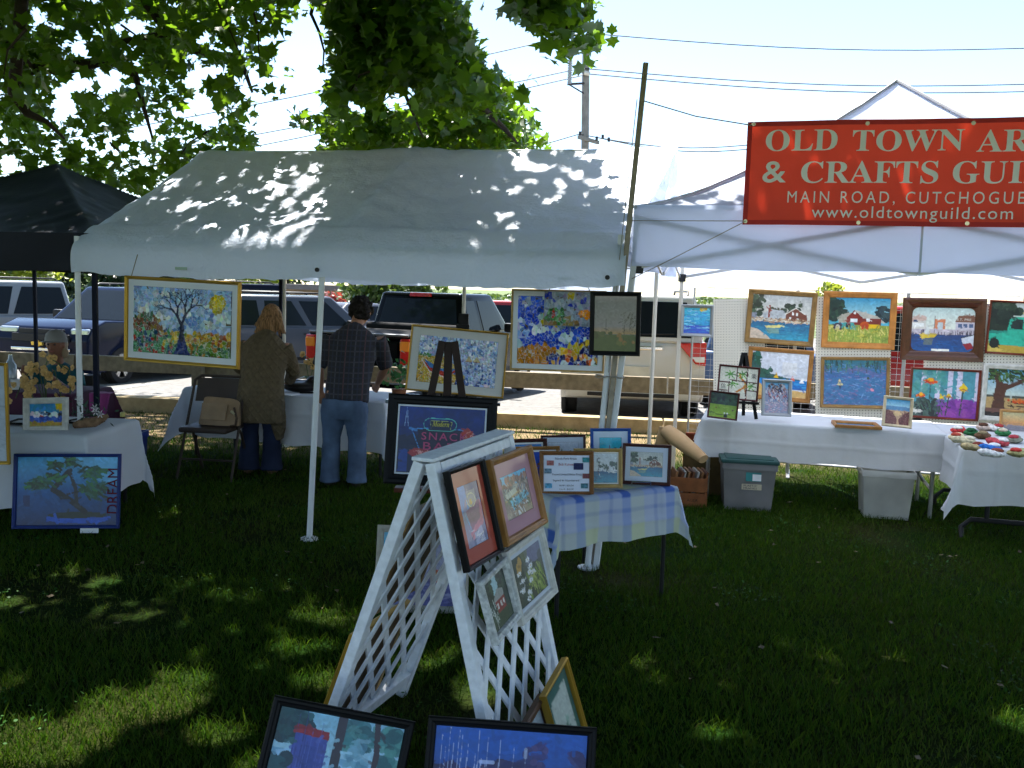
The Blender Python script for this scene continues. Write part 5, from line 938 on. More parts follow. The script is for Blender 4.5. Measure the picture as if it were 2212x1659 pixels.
def p_dune(w, h):
    p = Pt(w, h, '4a9ac8'); p.grad('3a94c8', 'a8d0dc', 0, .28); p.rect(0, .28, 1, .44, '6a94b8'); p.rect(0, .44, 1, 1, 'c8a484'); p.poly([(0, .42), (.3, .5), (.5, .8), (.5, 1), (0, 1)], '7a4f4a'); p.poly([(1, .44), (.72, .58), (.55, .8), (.6, 1), (1, 1)], '6a3a38'); p.strokes(60, 0, .5, .4, 1, .08, .014, -.6, ['8a5f58', '5f3a3a', '9a746a']); p.strokes(50, .6, .5, 1, .95, .14, .016, 1.5, ['54302f', '744844', '8a5f54'], 1, .15); p.ell(.5, .56, .16, .1, 'dfbf90'); return p
def p_sunset(w, h):
    p = Pt(w, h, 'd0b07a'); p.grad('c8c090', 'd89a5a', 0, .45); p.grad('8a7f84', '6f6c78', .55, 1); p.rect(0, .44, 1, .56, 'c28a58'); p.strokes(30, 0, .5, 1, 1, .2, .015, 0, ['7a7480', '94848a', '5f5f70'], .8, .05); return p
def p_palm(w, h):
    p = Pt(w, h, 'cfcfc0'); p.noise(.08, 8); p.line([(.34, .92), (.48, .78), (.66, .62), (.70, .5), (.56, .34), (.52, .2)], .05, 'b5742f'); p.line([(.66, .6), (.74, .95)], .03, 'a86a2f')
    for x, y in ((.28, .22), (.6, .2), (.82, .56), (.36, .52)):
        for a in range(7): p.line([(x, y), (x + .14 * math.cos(a * .9), y + .13 * math.sin(a * .9) + .03)], .03, random.choice(['4f8a3a', '3a7030', '6aa04a']))
    m = '451d1a'
    for pl in ([(.0, .5), (.28, .5)], [(.28, .42), (1, .46)], [(.45, 0), (.45, .44)], [(.72, 0), (.72, 1)], [(.26, .44), (.26, 1)], [(0, .76), (.26, .76)], [(.72, .72), (1, .72)]): p.line(pl, .03, m)
    return p
def p_field(w, h):
    p = Pt(w, h, '7f9a35'); p.rect(0, 0, 1, .46, '1c2f22'); p.blobs(60, 0, .02, 1, .44, .07, ['16261c', '24402c', '2f4a38', '121c16'], 1, .8); p.grad('6f8f2f', '84a03a', .46, 1); p.strokes(60, 0, .5, 1, 1, .1, .01, 0, ['92aa48', '64822c'], .7, .2); p.line([(.02, .82), (.98, .86)], .01, '20301f'); p.line([(.02, .86), (.98, .9)], .01, '20301f'); p.ell(.58, .80, .025, .03, 'e4e6e2').ell(.68, .80, .025, .03, 'd8dcd8'); p.rect(.56, .86, .68, .98, '1a241a'); p.ell(.25, .62, .03, .03, '6a4a35').ell(.86, .66, .03, .04, '54402f'); return p
def p_people(w, h):
    p = Pt(w, h, '8f94a8'); p.rect(0, 0, 1, .2, '6aa0c4'); p.blobs(60, .1, .05, .8, .35, .05, ['4a3a40', '6a4a4a', 'b5a8a4', '35303a']); p.strokes(90, 0, .2, 1, .7, .1, .03, 1.5, ['d8d4d8', 'b84a44', '5a4a68', '8a5f5f', '4a3038', 'cfa09a', '6a7fa8'], 1, .5); p.strokes(110, 0, .64, 1, 1, .1, .02, 0, ['c2a8b8', 'a88aa0', '8f9ab8', 'd8c4c8', 'b89aa4'], 1, .6); return p
def p_sea_glass(w, h):
    p = Pt(w, h, '4fb0d4'); p.grad('5fc4dc', '4aa0d4', 0, .65); p.ell(.72, .06, .14, .1, 'd8b84a'); p.rect(0, .68, 1, 1, '4a62c4'); p.strokes(90, 0, .05, 1, 1, .2, .02, 0, ['8fdcec', '3f8fc4', 'b0e4f0', '5a7ad0'], .8, .12); p.strokes(26, 0, 0, 1, .7, .3, .012, 0, ['2a6a94'], .7, .1); return p
def p_redsnack(w, h):
    p = Pt(w, h, '6a6f9a'); p.rect(0, 0, .38, .5, '5f8fd0'); p.rect(.35, 0, 1, .28, '38427a'); p.poly([(0, .5), (.3, .2), (.3, 1), (0, 1)], '8a86a8'); p.rect(.38, .12, .8, .38, '8f8f98'); p.poly([(.2, .42), (.9, .30), (.86, .62), (.34, .74)], '8f5a7a'); p.poly([(.22, .78), (.8, .60), (.92, .3), (1, .4), (.94, .7), (.3, .9)], 'c8708a'); ts = np.linspace(0, 6.28, 24); p.line([(.55 + .2 * math.cos(t), .27 + .11 * math.sin(t)) for t in ts], .02, 'd8d8a8'); p.ell(.52, .3, .07, .05, 'c8a84a'); p.line([(.16, .48), (.2, .55), (.32, .76)], .02, '7fb0e0'); p.poly([(.4, .8), (.8, .72), (.85, 1), (.4, 1)], 'a8a8c8'); p.strokes(12, .3, .75, .9, .98, .2, .02, -.3, ['e6e4ea', '4a4a6a'], .8); return p
def p_town(w, h):
    p = Pt(w, h, '8a7a70'); p.rect(0, 0, 1, .26, '5ab4dc'); p.blobs(40, 0, .1, 1, .3, .05, ['6a4a40', '8a5f54', '4a3f3a', '9a6f5f']); p.rect(0, .28, 1, .5, '8f8078'); p.strokes(80, 0, .28, 1, .55, .09, .03, 1.4, ['b09a8a', '5f5450', 'cabfb0', '7a4f4a', '8f94a0'], 1, .8); p.poly([(.1, .42), (.5, .34), (.52, .46), (.12, .54)], 'd8d2c4'); p.line([(.05, .58), (.6, .46)], .02, 'c8a878'); p.poly([(.2, .6), (.8, .5), (.95, .62), (.5, .74), (.3, .86)], '7fc4dc'); p.strokes(60, .1, .55, .95, .85, .08, .02, .4, ['3a4a4a', '5f7a5a', 'e0e8ec', '4f9ac0', '2a3a34'], 1, .9); p.rect(0, .84, 1, 1, 'a8977f'); p.strokes(20, .2, .8, .7, .98, .1, .03, 1.2, ['e0e4e4', '8a7a6a']); return p
def p_daisy(w, h):
    p = Pt(w, h, '3a4238'); p.noise(.4, 5); p.rect(.45, 0, 1, .35, '7a7a9a', .8); p.blobs(24, 0, 0, 1, 1, .1, ['4a4a3a', '2f382f', '6a6f4a', '54584f'], .7); p.strokes(60, .4, .45, .95, 1, .18, .02, 1.2, ['8a9a4a', '6a7f3a', 'a8b06a'], .9, .5); p.blobs(6, .1, .1, .3, .3, .06, ['b08a4a'])
    for x, y in ((.52, .22), (.58, .36), (.5, .46), (.18, .36), (.25, .52), (.2, .7), (.38, .8), (.5, .62), (.32, .92), (.62, .5)):
        for a in range(9): p.line([(x, y), (x + .06 * math.cos(a * .7), y + .05 * math.sin(a * .7))], .018, 'e4e6ea')
        p.ell(x, y, .015, .013, 'c2a048')
    return p
def p_house(w, h):
    p = Pt(w, h, '2c382f'); p.poly([(.2, .0), (.7, 0), (.6, .3), (.3, .4)], 'a8c4cc'); p.blobs(44, 0, .0, .35, .6, .08, ['24302a', '384a3a', '1c2620'], 1, .8); p.blobs(30, .65, .0, 1, .5, .08, ['24302a', '38463a', '1c2620'], 1, .8); p.poly([(.35, .42), (.55, .28), (.78, .36), (.78, .48), (.35, .52)], '9a9a98'); p.rect(.36, .5, .78, .72, '8a3a34'); 
    for x in (.42, .56, .68): p.rect(x, .54, x + .07, .66, 'd8d4cf')
    p.rect(0, .72, 1, 1, '3a4630'); p.strokes(20, .15, .5, .4, .9, .2, .02, 1.5, ['c8ccc8', '4a5a44'], 1, .3); return p
def p_shed(w, h):
    p = Pt(w, h, '7fb0cc'); p.grad('8fc0d8', 'a8cfe0', 0, .5); p.blobs(60, 0, 0, .24, .4, .06, ['1f4a4f', '2f6068', '163a44'], 1, .7); p.blobs(40, .5, .02, .78, .42, .05, ['3f7a80', '55908f', '2f6068'], .9, .8); p.blobs(36, .82, .05, 1, .6, .05, ['3f8080', '5a9a94', '2a6068'], .9, .8); p.poly([(.0, .55), (.3, .42), (.6, .6), (.8, .5), (1, .7), (1, 1), (0, 1)], '9fc8e4')
    p.poly([(.16, .28), (.42, .30), (.42, .98), (.14, .98)], '4552a0'); p.poly([(.14, .28), (.16, .18), (.42, .22), (.43, .32)], '8a2430'); p.rect(.24, .42, .34, .92, '3a4a94'); p.strokes(18, .16, .34, .4, .95, .5, .005, 1.57, ['34407f', '5a68b5'], .8, .03); p.rect(.47, 0, .54, 1, '35303c'); p.line([(.78, 0), (.82, .4), (.80, 1)], .045, '3a303a'); p.blobs(30, .58, .3, .74, .65, .04, ['6fa0b8', '84b4c8', '5f90a8'], .7, .9); p.rect(.655, .6, .665, .95, '4a5a6a'); p.blobs(20, .4, .75, .56, 1, .05, ['24505a', '1c3f48']); p.blobs(26, .6, .85, .95, 1, .05, ['4f94a0', '3f808a'], .9); p.blobs(30, 0, .6, .16, 1, .05, ['1a3a48', '24505a'], 1); return p
def p_masts(w, h):
    p = Pt(w, h, '1f5ab0'); p.grad('1d5cb8', '2a4f9a', 0, .5); p.blobs(70, 0, .42, 1, .7, .05, ['24225a', '35305f', '1a1a48', '2f2a68'], 1, .9); p.rect(0, .6, 1, 1, '1f1d4a'); p.blobs(24, .6, .15, .75, .55, .035, ['35306a', '4a3f74'], .9, 1.); p.blobs(12, .9, .2, .98, .5, .035, ['35306a', '2a2860'], .9, 1.); p.poly([(0, .75), (.06, .6), (.16, .7), (.2, 1), (0, 1)], '34529f')
    for x, t in ((.05, .1), (.075, .25), (.1, .02), (.125, .2), (.16, .05), (.18, .1), (.22, .2), (.27, .3), (.29, .04), (.31, .35), (.34, .4), (.35, .1), (.43, .12), (.52, .2), (.6, .22)): p.line([(x, t), (x - .008, .95)], .005, 'b4bede', .9)
    p.poly([(.66, .9), (.72, .78), (.82, .84), (.84, 1), (.66, 1)], '7a4a74'); p.rect(.54, .74, .58, .82, 'b0c4dc'); p.rect(.975, .5, 1, .95, '5a74b0'); p.strokes(14, .2, .85, .8, 1, .1, .01, 0, ['9aa4c8', '6a3a5a'], .8, .2); return p
def p_street(w, h):
    p = Pt(w, h, '7a7a9a'); p.poly([(.0, 0), (.6, 0), (.5, .3), (0, .45)], '5aa8cc'); p.poly([(0, .2), (.3, .45), (.3, 1), (0, 1)], '6f6a94'); p.rect(.5, .2, 1, .62, '8f90a8'); p.rect(.6, .5, .78, .68, 'a85a4a'); p.rect(.64, .54, .74, .64, 'c8a05a'); p.rect(0, .68, 1, 1, '54568a'); p.strokes(60, 0, .66, 1, 1, .2, .02, -.1, ['6a6a9a', '44467a', '8486a8'], .8, .2); p.rect(.2, .1, .3, .3, '70c0dc'); p.line([(.5, .1), (.46, .5)], .01, '24242c'); return p
def p_print(c0, c1, c2):
    def f(w, h):
        p = Pt(w, h, c0); p.rect(0, .55, 1, 1, c1); p.blobs(18, .3, .35, 1, .6, .05, [c2, '44584a', '6a4038'], 1, .8); p.strokes(24, 0, .6, 1, 1, .15, .02, 0, [c1, c2], .5, .1); p.poly([(.45, .2), (.55, .75), (.4, .75)], c2); return p
    return f
def p_greenmat(w, h):
    p = Pt(w, h, '2f5a54'); p.poly([(.2, .2), (.85, .15), (.85, .9), (.2, .95)], 'b9c0b8'); p.blobs(14, .3, .55, .7, .85, .06, ['8fa89a', '5f7a6a']); return p
def p_grey(w, h): return Pt(w, h, 'a8b2bc').noise(.06, 3)
TY = R(-13)
tm = pic('mosaic_picture', 'large gold-framed mosaic of a bare blue tree under a yellow sun', [(269, 595), (519, 609), (522, 798), (276, 778)], 5.98, .022, gold_f, p_tree, yaw=TY, matw=.042, matcol='d3d6da', part='mosaic', nx=200, rough=.3)
for px_, py_ in ((284, 596), (511, 608)):
    a = P(px_, py_, 6.0); cordobj([a, a + Vector((0, .10, .14))], 'short white cord holding the %s corner of the bare tree mosaic' % ('left' if px_ < 400 else 'right'), r=.003)
pic('framed_picture', 'gold-edged pale canvas cut off by the left edge', [(-150, 780), (21, 785), (20, 1001), (-150, 1004)], 5.5, .02, gold_f, p_grey, yaw=R(8))
pic('framed_picture', 'small white distressed frame with mosaic boats on the left table', [(49, 861), (145, 858), (153, 932), (55, 934)], 6.15, .042, wht_f, p_boats_small, yaw=R(6), lean=R(10), part='mosaic')
dr = pic('framed_picture', 'blue-framed bonsai picture leaning on the left table', [(34, 980), (265, 980), (257, 1141), (26, 1142)], 5.83, .022, navy_f, p_bonsai, yaw=R(5), lean=R(9), coat=.1, nx=150)
w, h = dr['w'], dr['h']; text('DREAM', Matrix.Translation((w * .43, -.012, h * .50)) @ Matrix.Rotation(R(-90), 4, 'Y'), h * .60, w * .105, mat('maroon_ink', (.10, .006, .02), .7), dr)
MB().box((w * .23, -.03, -.012), (w * .17, .004, .03)).build('price_tag', mat('paper_white', (.75, .75, .74), .9), dr)
ms_ = pic('framed_picture', 'wide black frame with a painted neon snack bar sign on the easel', [(846, 851), (1081, 862), (1060, 1056), (822, 1043)], 5.55, .062, blk_f, p_snack, yaw=R(3), lean=R(13), matw=.012, matcol='d6dbe4', nx=150, coat=.3)
w, h = ms_['w'], ms_['h']; pk = mat('neon_pink', (.55, .10, .22), .5); T3 = Matrix.Translation
text('SNACK', T3((w * .03, -.012, h * .545)), w * .42, h * .085, pk, ms_, spacing=1.25, bold=.01); text('BAR', T3((w * -.01, -.012, h * .435)), w * .30, h * .085, pk, ms_, spacing=1.25, bold=.01)
text(''.join(chr((0x1D468 if c.isupper() else 0x1D482) + ord(c) - (65 if c.isupper() else 97)) for c in 'Modern'), T3((w * -.01, -.012, h * .685)), w * .155, h * .062, mat('neon_yellow', (.60, .55, .10), .5), ms_)
pic('mosaic_picture', 'gold-framed mosaic of a beached boat and sails behind the easel', [(900, 703), (1107, 722), (1079, 861), (865, 841)], 6.9, .014, gold_f, p_beach_mosaic, yaw=R(2), lean=R(14), matw=.06, matcol='c6c7c2', part='mosaic', nx=170, rough=.25)
pic('mosaic_picture', 'bright blue and yellow glass mosaic in a white mount hanging by the poles', [(1105, 624), (1311, 628), (1304, 806), (1103, 798)], 6.05, .012, tan_f, p_abstract, yaw=R(-8), matw=.034, matcol='dfe4ea', part='mosaic', nx=160, rough=.25)
pic('mosaic_picture', 'grey glass mosaic panel hanging over the blue mosaic', [(1176, 629), (1282, 631), (1280, 706), (1175, 703)], 5.92, .004, sil_f, p_pane, yaw=R(-8), part='mosaic', t=.012, nx=90, rough=.2)
for a, c, lb in (((1183, 632, 5.9), (1197, 606, 5.6), 'left'), ((1276, 632, 5.9), (1262, 604, 5.6), 'right')): cordobj([P(*a), P(*c)], 'thin cord holding the %s top of the grey glass panel' % lb, r=.0025)
pic('framed_photograph', 'black-framed photograph of a dusk landscape tied to the tent poles', [(1277, 629), (1387, 631), (1381, 769), (1272, 767)], 5.36, .026, blk_f, p_sunset_photo, yaw=R(-10), coat=1., rough=.3)
# prints on the plaid table
pic('framed_print', 'mahogany-framed blue print at the back left of the plaid table', [(1088, 949), (1182, 946), (1182, 1026), (1088, 1028)], 5.16, .022, dkr_f, p_print('4a84c4', '2a4a94', '1a2a6a'), yaw=R(4), lean=R(8), matw=.012, coat=.4)
pic('framed_print', 'mahogany-framed print of a red barn with white mount', [(1168, 940), (1265, 939), (1265, 1024), (1168, 1026)], 5.3, .014, dkr_f, p_print('d8dce4', '8a4048', '4f6a58'), yaw=R(2), lean=R(8), matw=.03, matcol='d4dae4', coat=.4)
pic('framed_print', 'bright blue frame with a sailboat print on the plaid table', [(1274, 925), (1361, 925), (1364, 1024), (1276, 1025)], 5.2, .018, blu_f, p_print('3fb4c8', '3f9ac0', '24385a'), yaw=R(0), lean=R(8), matw=.036, matcol='c6d4e4', coat=.4)
pic('framed_print', 'oak-framed dark blue sea print behind the price notice', [(1107, 965), (1208, 963), (1210, 1052), (1108, 1054)], 4.86, .02, oak_f, p_print('2a50b8', '1c2f84', '14205a'), yaw=R(4), lean=R(8), matw=.012, coat=.4)
sg = pic('framed_notice', 'oak-framed price notice at the front of the plaid table', [(1166, 974), (1282, 974), (1282, 1071), (1164, 1070)], 4.66, .022, wood('dark_oak_frame', '7a4f2a'), p_text_sheet, yaw=R(0), lean=R(8), cat='notice', coat=.3)
w, h = sg['w'], sg['h']; ink = mat('notice_ink', (.03, .03, .07), .8); rink = mat('notice_red_ink', (.45, .10, .10), .8)
for s_, x, z, ww, hh, mm in (('North Fork Artist', -.01, .83, .40, .05, ink), ('Bob Kuhne', -.01, .70, .27, .055, rink), ('Framed Limited Edition Prints', .01, .475, .54, .045, ink), ('Signed & Numbered', -.01, .335, .48, .055, ink), ('8x10 - $25.00', -.0, .225, .26, .04, ink), ('11x14 - $45.00', -.0, .145, .26, .04, ink)): text(s_, T3((w * x, -.0095, h * z)), w * ww, h * hh, mm, sg, depth=.0004)
for i, (x, z, c) in enumerate(((-.34, .55, '6f8aa0'), (-.33, .22, '5a9ac0'), (.36, .80, '3f8a94'), (.22, .655, '2a2f5a'), (.36, .44, '7a4a50'), (.33, .22, '4f7a8a'), (-.30, .73, 'a86a6a'))):
    MB().box((w * x, -.0094, h * z), (w * (.13 if i != 3 else .18), .0008, h * (.11 if i != 3 else .15))).build('vignette', mat('vignette_' + c, c, .7, var=.5, scale=90), sg)
pic('framed_print', 'light wood frame with a print of moored boats beside the price notice', [(1238, 969), (1342, 968), (1346, 1054), (1240, 1053)], 4.79, .02, tan_f, lambda w, h: harborbase(Pt(w, h, 'c8d2d8'), .6, 'd0d8de', 'd6dade').blobs(20, .5, .3, 1, .55, .05, ['4a5f58', '5f7468', '38484a'], 1, .7).strokes(18, .05, .3, .9, .62, .3, .008, 1.5, ['e4e8ea', '8a8f98', '4a4a54'], 1, .05).strokes(14, 0, .58, 1, .66, .14, .02, 0, ['e6e8ea', 'b0b8c0'], 1, .05), yaw=R(-2), lean=R(8), matw=.008, coat=.4)
hp = pic('framed_print', 'dark frame with a harbor print standing on a silver wire stand', [(1342, 957), (1451, 961), (1447, 1050), (1345, 1044)], 4.93, .018, dkr_f, p_harbor, yaw=R(-4), lean=R(8), matw=.028, matcol='c6cee0', coat=.4)
b = P(1385, 1045, 4.86); mb = MB(); mb.tube([b + Vector((-.05, .0, -.008)), b + Vector((-.05, -.01, .012)), b + Vector((.05, -.01, .012)), b + Vector((.05, .0, -.008))], .004, 6)
tag(mb.build('wire_stand', chrome, None, True), 'small silver wire stand in front of the dark-framed harbor print', 'stand')
# white lattice A-frame
RA, rd, pr_ = Vector((-.262, 2.88, 1.10)), Vector((.372, .928, 0)), Vector((.928, -.372, 0)); RLn, sL, sR = .62, .41, .295
lat = mat('peeling_white_paint', (.78, .80, .84), .6, var=.10, scale=36, bump=.5, bscale=40, detail=8)
af = thing('lattice_stand', 'white folding lattice stand carrying framed prints', 'display stand', (RA.x, RA.y, 0))
def panel(sgn, s):
    top0 = RA + pr_ * sgn * .02; foot0 = Vector((RA.x, RA.y, 0)) + pr_ * sgn * s; dn = (foot0 - top0); Ls = dn.length; dn.normalize(); nrm = rd.cross(dn).normalized()
    pn = af
    def S(u, v, o=0.): return top0 + rd * u + dn * v + nrm * o
    for u in (.0, RLn - .0): MB().bar(S(u, 0), S(u, Ls), .038, .036, up=nrm).build('stile', lat, af, world=True, bevel=.004)
    for v in (.022, Ls - .10): MB().bar(S(.026, v), S(RLn - .026, v), .036, .034 if v < .1 else .05, up=dn).build('rail', lat, af, world=True, bevel=.004)
    u0, u1, v0, v1 = .019, RLn - .019, .036, Ls - .12
    for k in (-1, 1):
        c = -3.
        while c < 3.:
            # slat line v = v0 + c + k * 1.5 * (u - u0)
            pts = []
            for u in (u0, u1):
                v = v0 + c + k * 1.45 * (u - u0)
                if v0 <= v <= v1: pts.append((u, v))
            for v in (v0, v1):
                u = u0 + (v - v0 - c) / (k * 1.45)
                if u0 < u < u1: pts.append((u, v))
            if len(pts) >= 2 and math.hypot(pts[0][0] - pts[1][0], pts[0][1] - pts[1][1]) > .06: MB().bar(S(*pts[0], .004 * k), S(*pts[1], .004 * k), .026, .0075, up=nrm).build('slat', lat, af, world=True)
            c += .178
    return S, nrm
SR, nR = panel(1, sR); SLp, nL = panel(-1, sL)
MB().bar(RA + Vector((0, 0, .012)) - rd * .03, RA + rd * (RLn + .03) + Vector((0, 0, .012)), .078, .013).build('cap', lat, af, world=True, bevel=.004)
yR = R(68.2); lR = math.atan(sR / 1.1); pR = RA + pr_ * .02
def onR(o): return (pR + pr_ * (.026 + o) + rd * .3, yR, lR)
pic('framed_print', 'black-framed print in a red mount on the lattice stand', [(953, 1022), (1037, 992), (1072, 1196), (1003, 1237)], 3, .014, blk_f, p_redsnack, plane=onR(.012), matw=.048, matcol='b04a3a', coat=.8, nx=80)
pic('framed_print', 'oak-framed town print in a pink mount on the lattice stand', [(1044, 997), (1132, 965), (1177, 1127), (1089, 1181)], 3, .026, oak_f, p_town, plane=onR(.02), matw=.05, matcol='b98a98', coat=.5, nx=90)
pic('framed_print', 'white-framed daisy print on the lattice stand', [(1083, 1190), (1162, 1140), (1194, 1277), (1118, 1359)], 3, .028, wht_f, p_daisy, plane=onR(.012), matw=.016, matcol='c4cad4', coat=.4, nx=80)
pic('framed_print', 'peeling white frame with a red house print on the lattice stand', [(1030, 1255), (1087, 1201), (1111, 1336), (1058, 1401)], 3, .024, mat('peeling_frame', 'bfc0bd', .7, var=.35, scale=60), p_house, plane=onR(.026), coat=.4, nx=60)
pic('framed_print', 'gold-edged green-mounted print leaning at the foot of the lattice stand', [(1170, 1500), (1214, 1415), (1262, 1600), (1212, 1700)], 3, .016, gold_f, p_greenmat, plane=onR(.07), coat=.3)
pic('framed_print', 'brown wooden frame low on the right foot of the lattice stand', [(1128, 1552), (1165, 1498), (1200, 1640), (1165, 1720)], 3, .03, wood('brown_moulding', '5a3f2c'), p_grey, plane=onR(.05))
yL = R(-111.8); lL = math.atan(sL / 1.1)
for lb, v, u, ww, hh, fm in (('picture backed with brown board high on the left lattice panel', .22, .30, .34, .40, brn_f), ('gold-edged picture low on the outside of the left lattice panel', .66, .22, .40, .42, gold_f)):
    p0 = SLp(u, v + hh); M = Matrix.Translation(p0 - pr_ * (.03) ) @ (Matrix.Rotation(yL, 3, 'Z') @ Matrix.Rotation(-lL, 3, 'X')).to_4x4(); picture('framed_print', lb, M, ww, hh, .022, fm, p_grey, nx=24)
pic('framed_print', 'whitewashed frame with a purple street print standing behind the lattice stand', [(820, 1134), (1014, 1140), (1012, 1326), (803, 1318)], 4.62, .035, wwd_f, p_street, yaw=R(4), lean=R(8), coat=.3, nx=120)
pic('framed_picture', 'black-framed winter scene with a blue shed in the left foreground', [(590, 1500), (885, 1556), (866, 1775), (548, 1716)], 2.70, .028, blk_f, p_shed, yaw=R(6), lean=R(20), nx=190, coat=.15)
pic('framed_picture', 'black-framed harbor at dusk with pale masts in the right foreground', [(921, 1544), (1285, 1571), (1280, 1800), (912, 1775)], 2.62, .026, blk_f, p_masts, yaw=R(2), lean=R(20), nx=220, coat=.15)
# paintings on the wire wall
def wp_(name, label, cs, fw, fm, paint, **k): return pic(name, label, cs, 0, fw, fm, paint, plane=WP, **k)
wp_('painting', 'wide wood frame with a painting of harbor houses and a yellow boat', [(1619, 623), (1768, 633), (1755, 749), (1607, 739)], .045, brn_f, p_harbor, nx=120, coat=.5)
wp_('painting', 'oak-framed beach painting with small sails', [(1615, 747), (1761, 758), (1747, 871), (1611, 859)], .04, oak_f, p_beach, nx=110, coat=.7)
wp_('painting', 'golden oak frame with a red barn and tractors', [(1780, 629), (1941, 632), (1930, 756), (1773, 750)], .055, wood('golden_oak_frame', 'b5783a'), p_barn, nx=130)
wp_('painting', 'oak-framed blue lily pond painting', [(1773, 770), (1924, 772), (1919, 883), (1772, 880)], .03, brn_f, p_lily, nx=120)
dk = wp_('painting', 'wide dark walnut frame with a dock scene and rounded opening', [(1951, 642), (2133, 646), (2122, 782), (1943, 777)], .085, wal_f, p_dock, nx=110)
w, h = dk['w'], dk['h']
cr_ = MB()
for sx in (-1, 1):
    for sz in (0, 1):
        cx, cz = sx * (w / 2 - .085), (.085 if sz == 0 else h - .085); dz = 1 if sz == 0 else -1; r = .05
        pts = [(cx, cz)] + [(cx - sx * r + sx * r * math.cos(a), cz + dz * r - dz * r * math.sin(a)) for a in np.linspace(0, math.pi / 2, 7)]; cr_.prism(pts, -.012, -.009)
cr_.build('corner_fillet', wal_f, dk)
text('S.T. PRE', T3((w * .245, -.0095, h * .665)), w * .17, h * .035, mat('pale_letter', (.7, .66, .58), .7), dk)
wp_('painting', 'mahogany-framed green vintage pickup painting at the right edge', [(2135, 647), (2325, 657), (2322, 775), (2130, 763)], .018, wood('red_wood_frame', '6a2c1c'), p_truck, nx=130)
wp_('painting', 'mahogany-framed painting of red and yellow flowers before a fence', [(1966, 793), (2120, 799), (2112, 911), (1962, 900)], .02, wood('red_wood_frame', 0), p_flowers, nx=120)
wp_('painting', 'white-framed painting of a big tree and rail fence at the right edge', [(2123, 783), (2310, 795), (2306, 920), (2115, 908)], .045, wht_f, p_oak, nx=120)
pic('framed_picture', 'pine-framed sunset print standing behind the knitted ornaments', [(2159, 883), (2262, 890), (2262, 952), (2157, 945)], 7.2, .022, pine_f, p_sunset, yaw=R(-15), lean=R(8), coat=.6)
pic('framed_picture', 'cream-framed beach path print at the right end of the long table', [(1915, 856), (1979, 861), (1962, 926), (1898, 918)], 7.0, .022, crm_f, p_dune, yaw=R(-10), lean=R(12), coat=.3)
pic('framed_picture', 'dark-framed print of ducks in a green field on the long table', [(1536, 843), (1601, 851), (1589, 909), (1524, 901)], 7.22, .014, dkr_f, p_field, yaw=R(-10), lean=R(12), coat=.4)
pl = pic('framed_picture', 'dark red frame with a palm tree and brush characters on a small easel', [(1556, 787), (1644, 796), (1634, 868), (1545, 860)], 7.42, .014, wood('maroon_frame', '4a1a18'), p_palm, yaw=R(-8), lean=R(14), nx=80)
w, h = pl['w'], pl['h']; bi = mat('brush_ink', (.02, .02, .025), .7)
for s_, x, z in (('楽', .36, .74), ('信', -.36, .38), ('和', -.36, .17)): text(s_, T3((w * x, -.012, h * z)), w * .12, h * .15, bi, pl, 'character')
pic('framed_picture', 'silver-framed print of a crowd in a lane on the long table', [(1647, 818), (1711, 822), (1708, 900), (1643, 898)], 7.3, .026, sil_f, p_people, yaw=R(-6), lean=R(10), coat=.3)
pic('glass_picture', 'small grey-framed turquoise sea glass picture hung in the light', [(1472, 657), (1544, 659), (1538, 728), (1469, 726)], 8.45, .03, sil_f, p_sea_glass, yaw=R(-12), rough=.2)
Ml = TM(2.66, 7.02, R(-12)) @ Matrix.Translation((0, 0, .668)) @ Matrix.Rotation(R(-90), 4, 'X'); picture('framed_picture', 'oak frame lying flat on the long white table', Ml, .34, .26, .028, oak_f, p_lily, nx=40)
# ------------------------------------------------------------------ easels
walnut = wood('dark_easel_wood', '2c1d17', .6, 0.)
ap = P(966, 737, 5.68); ez = thing('easel', 'dark wooden easel holding the snack bar picture', 'easel', (ap.x, ap.y, 0))
for dx, fx, fy in ((-.03, -.27, -.10), (.045, .27, -.10)): MB().bar(ap + Vector((dx, 0, 0)), (ap.x + fx, ap.y + fy, 0), .045, .022, up=(0, 1, 0)).build('leg', walnut, ez, world=True, bevel=.003)
MB().bar(ap + Vector((.008, .012, -.005)), (ap.x + .01, ap.y - .06, .34), .05, .02, up=(0, 1, 0)).build('mast', walnut, ez, world=True, bevel=.003); MB().bar(ap + Vector((0, .03, -.05)), (ap.x + .02, ap.y + .55, 0), .04, .02, up=(1, 0, 0)).build('back_leg', walnut, ez, world=True)
p = ms_.matrix_world.translation; MB().bar((p.x - .26, p.y - .02, p.z - .02), (p.x + .26, p.y - .02, p.z - .02), .09, .026).build('ledge', wood('red_ledge_wood', '5a2c1c'), ez, world=True, bevel=.004)
ap = P(1002, 690, 7.12); ez = thing('easel', 'black easel with clamp behind the beached boat mosaic', 'easel', (ap.x, ap.y, 0))
MB().bar((ap.x, ap.y, .55), ap + Vector((0, 0, .03)), .05, .03, up=(0, 1, 0)).build('mast', blk_f, ez, world=True); MB().box(ap + Vector((-.005, -.03, -.06)), (.10, .05, .05)).build('clamp', blk_f, ez, world=True, bevel=.006); MB().box(ap + Vector((0, -.02, .0)), (.075, .05, .09)).build('clamp_head', blk_f, ez, world=True, bevel=.006)
for dx, dy in ((-.35, -.15), (.3, -.15), (0, .4)): MB().bar((ap.x, ap.y, .9), (ap.x + dx, ap.y + dy, 0), .035, .02, up=(0, 1, 0)).build('leg', blk_f, ez, world=True)
MB().bar((ap.x - .45, ap.y - .16, .80), (ap.x + .3, ap.y - .16, .78), .06, .02).build('ledge', blk_f, ez, world=True)
ap = P(1608, 762, 7.5); ez = thing('tabletop_easel', 'small black tabletop easel under the palm picture', 'easel', (ap.x, ap.y, .66))
